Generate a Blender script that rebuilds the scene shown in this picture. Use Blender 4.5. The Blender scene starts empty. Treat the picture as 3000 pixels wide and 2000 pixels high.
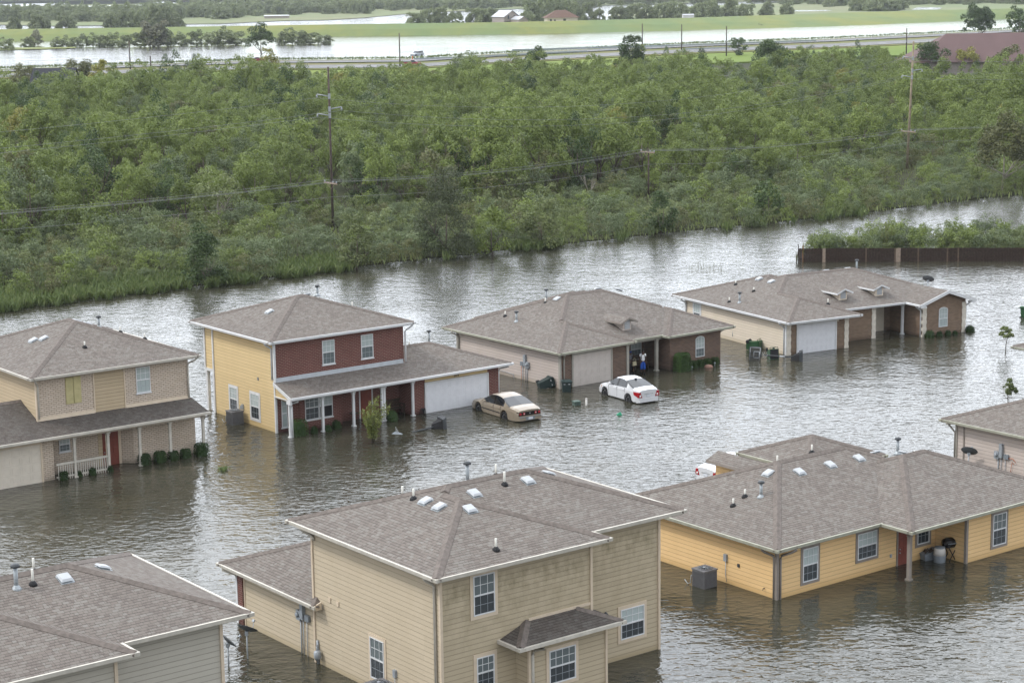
import bpy, math, random
import numpy as np
from mathutils import Vector, Matrix
S = bpy.context.scene
R = math.radians
# ---------------------------------------------------------------- camera
CAMH, FPX, TILT, ROLL = 27.5, 5759.4, 10.553, -0.825
cam = bpy.data.cameras.new('camera'); camo = bpy.data.objects.new('camera', cam)
S.collection.objects.link(camo); S.camera = camo
cam.sensor_width = 36; cam.lens = 36*FPX/3000; cam.clip_start = 1; cam.clip_end = 20000
ct, st, cr, sr = math.cos(R(TILT)), math.sin(R(TILT)), math.cos(R(ROLL)), math.sin(R(ROLL))
FW = Vector((0, ct, -st)); UP0 = Vector((0, st, ct)); RT0 = Vector((1, 0, 0))
RT = cr*RT0+sr*UP0; UP = -sr*RT0+cr*UP0
m = Matrix((RT, UP, -FW)).transposed().to_4x4(); m.translation = (0, 0, CAMH); camo.matrix_world = m
# ---------------------------------------------------------------- sky, sun, exposure
SUN_EL, SUN_AZ, CLOUD = 50, 262, 8.2
w = bpy.data.worlds.new('World'); S.world = w; w.use_nodes = True
nt = w.node_tree; nt.nodes.clear()
sky = nt.nodes.new('ShaderNodeTexSky'); sky.sky_type = 'NISHITA'; sky.sun_disc = False
sky.sun_elevation = R(SUN_EL); sky.sun_rotation = R(SUN_AZ); sky.air_density = 1.0; sky.dust_density = 3.5; sky.ozone_density = 1.0
hsv = nt.nodes.new('ShaderNodeHueSaturation'); hsv.inputs['Saturation'].default_value = 0.16
bg = nt.nodes.new('ShaderNodeBackground'); bg.inputs['Strength'].default_value = 0.15
wo = nt.nodes.new('ShaderNodeOutputWorld')
# thin bright overcast: a cloud layer mixed over the clear sky
cn = nt.nodes.new('ShaderNodeTexNoise'); cn.inputs['Scale'].default_value = 2.2; cn.inputs['Detail'].default_value = 5
cg = nt.nodes.new('ShaderNodeTexCoord'); nt.links.new(cg.outputs['Generated'], cn.inputs['Vector'])
cr_ = nt.nodes.new('ShaderNodeValToRGB'); cr_.color_ramp.elements[0].position = .3; cr_.color_ramp.elements[0].color = (.82, .88, .98, 1); cr_.color_ramp.elements[1].position = .7; cr_.color_ramp.elements[1].color = (.94, .975, 1.02, 1)
cm = nt.nodes.new('ShaderNodeVectorMath'); cm.operation = 'SCALE'; cm.inputs['Scale'].default_value = CLOUD
# cloud layer made brighter ahead of the camera, for its reflection in the water
cs = nt.nodes.new('ShaderNodeSeparateXYZ'); nt.links.new(cg.outputs['Generated'], cs.inputs[0])
cr2 = nt.nodes.new('ShaderNodeMapRange'); cr2.inputs[1].default_value = -.3; cr2.inputs[2].default_value = 1; cr2.inputs[3].default_value = CLOUD; cr2.inputs[4].default_value = CLOUD*2.35; cr2.interpolation_type = 'SMOOTHSTEP'
nt.links.new(cs.outputs['Y'], cr2.inputs[0]); nt.links.new(cr2.outputs[0], cm.inputs['Scale'])
mxs = nt.nodes.new('ShaderNodeMix'); mxs.data_type = 'RGBA'; mxs.inputs[0].default_value = .85
nt.links.new(cn.outputs['Fac'], cr_.inputs[0]); nt.links.new(cr_.outputs[0], cm.inputs[0])
nt.links.new(sky.outputs[0], hsv.inputs['Color']); nt.links.new(hsv.outputs[0], mxs.inputs[6]); nt.links.new(cm.outputs[0], mxs.inputs[7]); nt.links.new(mxs.outputs[2], bg.inputs['Color']); nt.links.new(bg.outputs[0], wo.inputs['Surface'])
sl = bpy.data.lights.new('sun', 'SUN'); sl.energy = 1.5; sl.angle = R(10); sl.color = (1, .965, .91)
so = bpy.data.objects.new('sun', sl); S.collection.objects.link(so)
sd = Vector((math.sin(R(SUN_AZ))*math.cos(R(SUN_EL)), math.cos(R(SUN_AZ))*math.cos(R(SUN_EL)), math.sin(R(SUN_EL))))
so.rotation_euler = sd.to_track_quat('Z', 'Y').to_euler(); so.location = (0, 0, 60)
S.view_settings.view_transform = 'Standard'; S.view_settings.look = 'None'; S.view_settings.exposure = 0.32; S.view_settings.gamma = 1
S.render.engine = 'CYCLES'
S.cycles.max_bounces = 5; S.cycles.diffuse_bounces = 2; S.cycles.glossy_bounces = 3; S.cycles.transmission_bounces = 3
S.cycles.transparent_max_bounces = 6; S.cycles.volume_bounces = 1; S.cycles.use_denoising = True; S.cycles.denoising_prefilter = 'ACCURATE'
S.cycles.caustics_reflective = False; S.cycles.caustics_refractive = False; S.cycles.sample_clamp_indirect = 6
# ---------------------------------------------------------------- helpers
COL = S.collection
def at(px, py, z=0.0):                     # ground point seen at a pixel of the 3000x2000 photograph
    d = FW+RT*((px-1500)/FPX)+UP*((1000-py)/FPX)
    t = (z-CAMH)/d.z
    return Vector((d.x*t, d.y*t, z))
def pix(p):
    q = Vector(p)-Vector((0, 0, CAMH)); k = q.dot(FW)
    if k < 1: return (-1e6, -1e6)
    return (1500+FPX*q.dot(RT)/k, 1000-FPX*q.dot(UP)/k)
MATS = {}
def nd(nt, t, **kw):
    n = nt.nodes.new(t)
    for k, v in kw.items():
        if k in n.inputs: n.inputs[k].default_value = v
        else: setattr(n, k, v)
    return n
def newmat(name):
    m = bpy.data.materials.new(name); m.use_nodes = True; nt = m.node_tree
    b = nt.nodes['Principled BSDF']; MATS[name] = m
    return m, nt, b
def rgb(c): return (c[0], c[1], c[2], 1)
def mixc(nt, f, a, b, mode='MIX'):
    n = nt.nodes.new('ShaderNodeMix'); n.data_type = 'RGBA'; n.blend_type = mode
    for s, v in ((0, f), (6, a), (7, b)):
        if hasattr(v, 'links') or isinstance(v, bpy.types.NodeSocket): nt.links.new(v, n.inputs[s])
        else: n.inputs[s].default_value = v if s == 0 else rgb(v)
    return n.outputs[2]
def ramp(nt, f, stops):
    n = nt.nodes.new('ShaderNodeValToRGB'); e = n.color_ramp.elements
    while len(e) < len(stops): e.new(0.5)
    for i, (p, c) in enumerate(stops): e[i].position = p; e[i].color = rgb(c) if hasattr(c, '__len__') else (c, c, c, 1)
    nt.links.new(f, n.inputs[0]); return n.outputs[0]
def noise(nt, vec, scale, detail=3, rough=.55, dist=0.0):
    n = nd(nt, 'ShaderNodeTexNoise', Scale=scale, Detail=detail, Roughness=rough, Distortion=dist)
    if vec is not None: nt.links.new(vec, n.inputs['Vector'])
    return n.outputs['Fac']
def mapping(nt, vec, scale=(1, 1, 1), rot=(0, 0, 0)):
    n = nt.nodes.new('ShaderNodeMapping'); n.inputs['Scale'].default_value = scale; n.inputs['Rotation'].default_value = rot
    nt.links.new(vec, n.inputs['Vector']); return n.outputs[0]
def math_(nt, op, a, b=0.0):
    n = nt.nodes.new('ShaderNodeMath'); n.operation = op
    for i, v in enumerate((a, b)):
        if isinstance(v, bpy.types.NodeSocket): nt.links.new(v, n.inputs[i])
        else: n.inputs[i].default_value = v
    return n.outputs[0]
def bump(nt, b, h, dist, strength=1.0):
    n = nd(nt, 'ShaderNodeBump', Strength=strength, Distance=dist); nt.links.new(h, n.inputs['Height']); nt.links.new(n.outputs[0], b.inputs['Normal'])
def tc(nt, k='Object'): return nt.nodes.new('ShaderNodeTexCoord').outputs[k]
def plain(name, c, rough=.6, var=.12, scale=3.0, metal=0.0, spec=.3):
    m, nt, b = newmat(name); v = tc(nt)
    f = noise(nt, v, scale, 4)
    col = mixc(nt, ramp(nt, f, [(.3, 0.0), (.7, 1.0)]), [x*(1-var) for x in c], [min(1, x*(1+var)) for x in c])
    nt.links.new(col, b.inputs['Base Color']); b.inputs['Roughness'].default_value = rough; b.inputs['Metallic'].default_value = metal
    b.inputs['Specular IOR Level'].default_value = spec
    return m
def siding(name, c, lap=.2, stain=0.0):
    m, nt, b = newmat(name); uv = tc(nt, 'UV'); sp = nd(nt, 'ShaderNodeSeparateXYZ'); nt.links.new(uv, sp.inputs[0])
    r = math_(nt, 'DIVIDE', sp.outputs[1], lap); fr = math_(nt, 'FRACT', r); row = math_(nt, 'FLOOR', r)
    seam_shade = math_(nt, 'LESS_THAN', fr, .13)  # lap gap's shadow, and its dirt, painted as a dark line
    cb = nd(nt, 'ShaderNodeCombineXYZ'); nt.links.new(math_(nt, 'MULTIPLY', sp.outputs[0], .28), cb.inputs[0]); nt.links.new(math_(nt, 'MULTIPLY', row, 3.7), cb.inputs[1])
    wn = nd(nt, 'ShaderNodeTexWhiteNoise'); wn.noise_dimensions = '2D'
    fl = nd(nt, 'ShaderNodeVectorMath', operation='FLOOR'); nt.links.new(cb.outputs[0], fl.inputs[0]); nt.links.new(fl.outputs[0], wn.inputs['Vector'])
    col = mixc(nt, wn.outputs[0], [x*.965 for x in c], [x*1.03 for x in c])
    big = noise(nt, mapping(nt, uv, (.35, .12, 1)), 2.0, 5)
    col = mixc(nt, ramp(nt, big, [(.45, 0.0), (.75, .35)]), col, [c[0]*.82, c[1]*.8, c[2]*.74])
    if stain:
        z = sp.outputs[1]
        band = ramp(nt, math_(nt, 'DIVIDE', z, 6.0), [(.28, 0.0), (.55, .35), (.74, .55), (.80, 1.0), (.87, .9), (.91, 0.0)])
        st1 = ramp(nt, noise(nt, mapping(nt, uv, (1.5, .9, 1)), 1.3, 6, .65), [(.40, 0.0), (.62, 1.0)])
        st2 = ramp(nt, noise(nt, mapping(nt, uv, (5, 2.2, 1)), 1.6, 5, .7), [(.3, .35), (.7, 1.0)])
        f = math_(nt, 'MULTIPLY', math_(nt, 'MULTIPLY', band, st1), st2)
        col = mixc(nt, math_(nt, 'MULTIPLY', f, stain), col, (.135, .122, .055))
    base_ = ramp(nt, math_(nt, 'MULTIPLY', math_(nt, 'ADD', sp.outputs[1], math_(nt, 'MULTIPLY', big, .25)), 1.2), [(.25, 1.0), (.55, 0.0)])
    col = mixc(nt, math_(nt, 'MULTIPLY', base_, .55), col, [c[0]*.62, c[1]*.58, c[2]*.45])
    col = mixc(nt, math_(nt, 'MULTIPLY', seam_shade, .42), col, [x*.38 for x in c])
    nt.links.new(col, b.inputs['Base Color']); b.inputs['Roughness'].default_value = .6; b.inputs['Specular IOR Level'].default_value = .25
    bump(nt, b, math_(nt, 'SUBTRACT', 1.0, fr), .018)
    return m
def brick(name, c1, c2, mortar, bw=.23, bh=.085, ms=.011, bias=0.0):
    m, nt, b = newmat(name); uv = tc(nt, 'UV')
    t = nd(nt, 'ShaderNodeTexBrick', Scale=1.0); t.inputs['Brick Width'].default_value = bw; t.inputs['Row Height'].default_value = bh
    t.inputs['Mortar Size'].default_value = ms; t.inputs['Bias'].default_value = bias
    t.inputs['Color1'].default_value = rgb(c1); t.inputs['Color2'].default_value = rgb(c2); t.inputs['Mortar'].default_value = rgb(mortar)
    nt.links.new(uv, t.inputs['Vector'])
    f = noise(nt, uv, 1.7, 5)
    col = mixc(nt, ramp(nt, f, [(.35, 0.0), (.75, .3)]), t.outputs[0], [x*.6 for x in c1])
    sp = nd(nt, 'ShaderNodeSeparateXYZ'); nt.links.new(uv, sp.inputs[0]); wet = ramp(nt, math_(nt, 'ADD', sp.outputs[1], math_(nt, 'MULTIPLY', f, .3)), [(.26, 1.0), (.42, 0.0)])
    col = mixc(nt, math_(nt, 'MULTIPLY', wet, .5), col, [x*.4 for x in c2])
    nt.links.new(col, b.inputs['Base Color']); b.inputs['Roughness'].default_value = .85
    bump(nt, b, math_(nt, 'SUBTRACT', 1.0, t.outputs['Fac']), .008)
    return m
def shingle(name, k=1.0, dirt=0.25):
    m, nt, b = newmat(name); uv = tc(nt, 'UV')
    cols = [(.166, .142, .125), (.186, .163, .145), (.205, .190, .171), (.142, .121, .108)]
    def lay(off, a, c, wd):
        t = nd(nt, 'ShaderNodeTexBrick', Scale=1.0); t.inputs['Brick Width'].default_value = wd; t.inputs['Row Height'].default_value = .145
        t.inputs['Mortar Size'].default_value = .006; t.offset = off
        t.inputs['Color1'].default_value = rgb([x*k for x in a]); t.inputs['Color2'].default_value = rgb([x*k for x in c]); t.inputs['Mortar'].default_value = rgb([x*k*.45 for x in a])
        nt.links.new(uv, t.inputs['Vector']); return t
    t1 = lay(.37, cols[0], cols[2], .25); t2 = lay(.61, cols[1], cols[3], .17)
    sp = nd(nt, 'ShaderNodeSeparateXYZ'); nt.links.new(uv, sp.inputs[0])
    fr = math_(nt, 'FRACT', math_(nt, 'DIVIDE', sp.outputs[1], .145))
    fn = nd(nt, 'ShaderNodeTexWhiteNoise'); fn.noise_dimensions = '2D'
    cb = nd(nt, 'ShaderNodeCombineXYZ'); row = math_(nt, 'FLOOR', math_(nt, 'DIVIDE', sp.outputs[1], .145))
    nt.links.new(math_(nt, 'FLOOR', math_(nt, 'ADD', math_(nt, 'DIVIDE', sp.outputs[0], .22), math_(nt, 'MULTIPLY', row, .43))), cb.inputs[0]); nt.links.new(row, cb.inputs[1]); nt.links.new(cb.outputs[0], fn.inputs['Vector'])
    col = mixc(nt, math_(nt, 'GREATER_THAN', fn.outputs[0], .55), t1.outputs[0], t2.outputs[0])
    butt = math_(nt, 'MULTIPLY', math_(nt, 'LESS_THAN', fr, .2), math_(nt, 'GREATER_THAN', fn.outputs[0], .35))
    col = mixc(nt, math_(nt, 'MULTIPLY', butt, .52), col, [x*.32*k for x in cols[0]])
    f = noise(nt, mapping(nt, uv, (.5, .25, 1)), .9, 5)
    col = mixc(nt, ramp(nt, f, [(.45, 0.0), (.8, dirt)]), col, (.10*k, .092*k, .085*k))
    g = noise(nt, uv, 40, 2)
    col = mixc(nt, .25, col, g, 'OVERLAY')
    nt.links.new(col, b.inputs['Base Color']); b.inputs['Roughness'].default_value = .9; b.inputs['Specular IOR Level'].default_value = .2
    bump(nt, b, math_(nt, 'SUBTRACT', 1.0, fr), .012)
    return m
class MB:
    def __init__(s): s.v = []; s.f = []; s.m = []; s.sm = set()
    def poly(s, pts, m=0):
        n = len(s.v); s.v += [tuple(p) for p in pts]; s.f.append(tuple(range(n, n+len(pts)))); s.m.append(m); return s
    def box(s, a, b, m=0):
        x0, y0, z0 = [min(p, q) for p, q in zip(a, b)]; x1, y1, z1 = [max(p, q) for p, q in zip(a, b)]
        n = len(s.v); s.v += [(x0, y0, z0), (x1, y0, z0), (x1, y1, z0), (x0, y1, z0), (x0, y0, z1), (x1, y0, z1), (x1, y1, z1), (x0, y1, z1)]
        for f in ((0, 3, 2, 1), (4, 5, 6, 7), (0, 1, 5, 4), (1, 2, 6, 5), (2, 3, 7, 6), (3, 0, 4, 7)): s.f.append(tuple(n+i for i in f)); s.m.append(m)
        return s
    def hexa(s, p, m=0):                     # 8 corners, bottom 4 then top 4
        n = len(s.v); s.v += [tuple(q) for q in p]
        for f in ((0, 3, 2, 1), (4, 5, 6, 7), (0, 1, 5, 4), (1, 2, 6, 5), (2, 3, 7, 6), (3, 0, 4, 7)): s.f.append(tuple(n+i for i in f)); s.m.append(m)
        return s
    def tube(s, pts, r, n=8, m=0, r2=None, caps=True):
        pts = [Vector(p) for p in pts]; rings = []
        for i, p in enumerate(pts):
            d = (pts[min(i+1, len(pts)-1)]-pts[max(i-1, 0)]).normalized()
            a = d.orthogonal().normalized() if abs(d.z) > .95 else d.cross(Vector((0, 0, 1))).normalized()
            b = d.cross(a); rr = r if r2 is None else r+(r2-r)*i/max(1, len(pts)-1)
            base = len(s.v); s.v += [tuple(p+a*rr*math.cos(2*math.pi*k/n)+b*rr*math.sin(2*math.pi*k/n)) for k in range(n)]; rings.append(base)
        for i in range(len(rings)-1):
            for k in range(n):
                s.f.append((rings[i]+k, rings[i]+(k+1) % n, rings[i+1]+(k+1) % n, rings[i+1]+k)); s.m.append(m); s.sm.add(len(s.f)-1)
        if caps:
            s.f.append(tuple(rings[0]+k for k in reversed(range(n)))); s.m.append(m); s.f.append(tuple(rings[-1]+k for k in range(n))); s.m.append(m)
        return s
    def lathe(s, prof, c, n=16, m=0, axis='Z'):
        rings = []
        for r, z in prof:
            base = len(s.v); rings.append(base)
            for k in range(n):
                a = 2*math.pi*k/n; q = (r*math.cos(a), r*math.sin(a), z)
                if axis == 'Y': q = (q[0], z, q[1])
                if axis == 'X': q = (z, q[0], q[1])
                s.v.append((c[0]+q[0], c[1]+q[1], c[2]+q[2]))
        for i in range(len(rings)-1):
            for k in range(n):
                s.f.append((rings[i]+k, rings[i]+(k+1) % n, rings[i+1]+(k+1) % n, rings[i+1]+k)); s.m.append(m); s.sm.add(len(s.f)-1)
        s.f.append(tuple(rings[0]+k for k in reversed(range(n)))); s.m.append(m); s.f.append(tuple(rings[-1]+k for k in range(n))); s.m.append(m)
        return s
    def slab(s, pts, t, m=0, mb=None):       # polygon with thickness t downwards
        pts = [Vector(p) for p in pts]; n = len(pts); lo = [p-Vector((0, 0, t)) for p in pts]; mb = m if mb is None else mb
        s.poly(pts, m); s.poly(lo[::-1], mb)
        for i in range(n): s.poly([lo[i], lo[(i+1) % n], pts[(i+1) % n], pts[i]], mb)
        return s
    def build(s, name, mats, parent=None, loc=None, rot=None, smooth=None, label=None):
        me = bpy.data.meshes.new(name); me.from_pydata(s.v, [], s.f)
        mats = mats if isinstance(mats, (list, tuple)) else [mats]
        for q in mats: me.materials.append(MATS[q] if isinstance(q, str) else q)
        me.polygons.foreach_set('material_index', s.m)
        sm = np.zeros(len(s.f), bool)
        if smooth: sm[:] = True
        for i in s.sm: sm[i] = True
        me.polygons.foreach_set('use_smooth', sm)
        uv = me.uv_layers.new(name='UVMap').data; co = s.v
        for p in me.polygons:
            nn = p.normal
            if abs(nn.z) > .96: t = Vector((1, 0, 0)); b = Vector((0, 1, 0))
            else: t = Vector((-nn.y, nn.x, 0)).normalized(); b = nn.cross(t)
            for li in p.loop_indices:
                c = Vector(co[me.loops[li].vertex_index]); uv[li].uv = (c.dot(t), c.dot(b))
        me.update()
        o = bpy.data.objects.new(name, me); COL.objects.link(o)
        if parent: o.parent = parent
        if loc is not None: o.location = loc
        if rot is not None: o.rotation_euler = rot
        if label: o['label'] = label
        return o
def tag(o, label=None, cat=None, group=None, kind=None):
    if label: o['label'] = label
    if cat: o['category'] = cat
    if group: o['group'] = group
    if kind: o['kind'] = kind
    return o
def empty(name, label, cat, loc=(0, 0, 0), rz=0.0, group=None):
    o = bpy.data.objects.new(name, None); COL.objects.link(o); o.location = loc; o.rotation_euler = (0, 0, rz); o.empty_display_size = .3
    return tag(o, label, cat, group)
def copy_tree(o, parent=None):
    c = o.copy(); COL.objects.link(c); c.parent = parent
    for ch in list(o.children): copy_tree(ch, c)
    return c
def sphere(mb, c, r, n=10, m=0, sq=(1, 1, 1)):
    base = len(mb.v); mb.v.append((c[0], c[1], c[2]-r*sq[2]))
    h = n//2
    for i in range(1, h):
        a = math.pi*i/h-math.pi/2
        for k in range(n): t = 2*math.pi*k/n; mb.v.append((c[0]+r*sq[0]*math.cos(a)*math.cos(t), c[1]+r*sq[1]*math.cos(a)*math.sin(t), c[2]+r*sq[2]*math.sin(a)))
    mb.v.append((c[0], c[1], c[2]+r*sq[2])); top = len(mb.v)-1
    for k in range(n):
        mb.f.append((base, base+1+(k+1) % n, base+1+k)); mb.m.append(m); mb.sm.add(len(mb.f)-1)
        o = base+1+(h-2)*n; mb.f.append((o+k, o+(k+1) % n, top)); mb.m.append(m); mb.sm.add(len(mb.f)-1)
    for i in range(h-2):
        for k in range(n):
            o = base+1+i*n; mb.f.append((o+k, o+(k+1) % n, o+n+(k+1) % n, o+n+k)); mb.m.append(m); mb.sm.add(len(mb.f)-1)
# ---------------------------------------------------------------- materials
shingle('shingles'); shingle('shingles_dark', .62, .5); plain('ridge_cap', (.146, .124, .110), .9, .25, 6)
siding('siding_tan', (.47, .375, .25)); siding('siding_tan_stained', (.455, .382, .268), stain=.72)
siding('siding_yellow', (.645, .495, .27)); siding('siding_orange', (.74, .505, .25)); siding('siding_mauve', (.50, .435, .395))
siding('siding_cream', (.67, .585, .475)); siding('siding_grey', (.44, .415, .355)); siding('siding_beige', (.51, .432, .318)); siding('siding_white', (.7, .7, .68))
brick('brick_red', (.150, .044, .036), (.112, .034, .028), (.28, .18, .145), .27, .1, .013); brick('brick_brown', (.17, .10, .068), (.085, .052, .042), (.23, .18, .14), .26, .095, .013)
brick('brick_buff', (.66, .56, .46), (.56, .46, .36), (.32, .26, .20), .3, .11, .016); brick('brick_tan', (.25, .165, .105), (.15, .095, .06), (.28, .22, .17))
plain('trim_white', (.66, .67, .68), .45, .07); plain('trim_cream', (.52, .49, .43), .5, .12); plain('trim_taupe', (.245, .215, .19), .55, .08)
plain('trim_stone', (.36, .34, .30), .5, .07); plain('trim_tan', (.60, .50, .38), .5, .06); plain('gutter_moss', (.36, .36, .29), .6, .15)
plain('soffit', (.42, .39, .34), .7, .06); plain('flashing', (.42, .45, .48), .4, .1); plain('quoin', (.66, .61, .53), .7, .12, 5)
plain('door_red', (.20, .055, .038), .5, .12); plain('door_white', (.72, .73, .76), .45, .04); plain('door_cream', (.66, .60, .51), .5, .05); plain('door_mauve', (.54, .49, .45), .5, .05)
plain('metal_grey', (.32, .35, .38), .4, .12, 5, .2); plain('metal_dark', (.055, .06, .065), .5, .2); plain('galv', (.33, .36, .38), .45, .2, 9, .2)
plain('vent_white', (.42, .44, .46), .5, .06); plain('pvc', (.60, .59, .54), .4, .05); plain('rubber', (.02, .02, .022), .7, .2); plain('plywood', (.46, .41, .215), .8, .12)
plain('bin_dark', (.025, .042, .040), .45, .15); plain('bin_green', (.028, .085, .036), .45, .15); plain('pad_green', (.075, .115, .095), .5, .15)
plain('wood_pole', (.085, .066, .055), .9, .35, 2); plain('wood_pole_pale', (.25, .205, .145), .9, .3, 2); plain('wire', (.24, .25, .25), .5, .1); plain('insulator', (.33, .35, .37), .4, .1)
plain('fence_dark', (.040, .026, .020), .9, .45, 5); plain('fence_orange', (.36, .165, .06), .8, .2, 5); plain('fence_pale', (.30, .235, .185), .9, .2, 5); plain('fence_mid', (.12, .085, .06), .9, .3, 5)
plain('asphalt', (.155, .152, .150), .9, .12, .05); plain('guardrail', (.30, .34, .36), .45, .1); plain('concrete', (.42, .41, .39), .9, .1)
plain('roof_purple', (.125, .080, .078), .9, .1, .2); plain('roof_slate', (.035, .036, .045), .9, .2); plain('roof_rust', (.13, .078, .058), .9, .15); plain('roof_metal', (.42, .43, .45), .4, .06)
plain('wall_cream', (.66, .60, .50), .8, .05); plain('wall_taupe', (.32, .28, .25), .8, .06); plain('wood_furniture', (.07, .05, .038), .8, .3, 6); plain('cloth_grey', (.1, .1, .115), .9, .2)
plain('blind', (.55, .62, .60), .5, .05); plain('plastic_grey', (.20, .225, .25), .5, .12); plain('plastic_white', (.62, .60, .57), .5, .08)
plain('orange_plastic', (.55, .12, .02), .5, .1); plain('tarp_green', (.03, .27, .15), .5, .1); plain('stone_pink', (.30, .18, .14), .9, .2)
def glass(name, c, rough=.06, spec=.6):
    m, nt, b = newmat(name); b.inputs['Base Color'].default_value = rgb(c); b.inputs['Roughness'].default_value = rough; b.inputs['Specular IOR Level'].default_value = spec
    v = tc(nt); bump(nt, b, noise(nt, v, 1.3, 2), .004)
    return m
glass('glass_blind', (.40, .46, .455)); glass('glass_dark', (.04, .048, .054)); glass('glass_mid', (.12, .145, .15)); glass('car_glass', (.012, .014, .017), .04, .8); glass('clear_board', (.10, .10, .09), .1, .5)
def carpaint(name, c, metal=.0):
    m, nt, b = newmat(name); v = tc(nt)
    col = mixc(nt, ramp(nt, noise(nt, v, 2.5, 4), [(.35, 0.0), (.75, .18)]), c, [x*.72 for x in c])
    nt.links.new(col, b.inputs['Base Color']); b.inputs['Roughness'].default_value = .32; b.inputs['Metallic'].default_value = metal
    b.inputs['Coat Weight'].default_value = .35; b.inputs['Coat Roughness'].default_value = .06
carpaint('paint_white', (.64, .65, .67)); carpaint('paint_gold', (.29, .24, .18), .1); carpaint('paint_red', (.28, .014, .022)); carpaint('paint_silver', (.40, .43, .47), .4); carpaint('paint_maroon', (.25, .015, .03))
plain('tail_red', (.32, .012, .018), .2, .15, 8); plain('tail_clear', (.75, .72, .70), .15, .05); plain('tail_black', (.012, .010, .010), .25, .1); plain('amber', (.65, .25, .06), .3, .05)
plain('plate', (.62, .65, .70), .4, .1, 20); plain('tyre', (.014, .014, .015), .8, .2); plain('alloy', (.45, .46, .47), .35, .15, 12, .6); plain('letters', (.03, .028, .025), .6, .05)
plain('skin', (.075, .038, .024), .6, .1, 8); plain('hair', (.008, .007, .007), .8, .1); plain('shirt_white', (.80, .80, .82), .9, .05, 5); plain('shorts_blue', (.018, .085, .40), .8, .1, 5)
plain('black_cloth', (.012, .012, .016), .9, .1, 5); plain('shirt_grey', (.10, .10, .115), .9, .1, 5); plain('cap_pink', (.24, .03, .08), .8, .1); plain('bag_cream', (.55, .49, .33), .6, .1, 6); plain('bag_blue', (.02, .05, .20), .8, .1)
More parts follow.
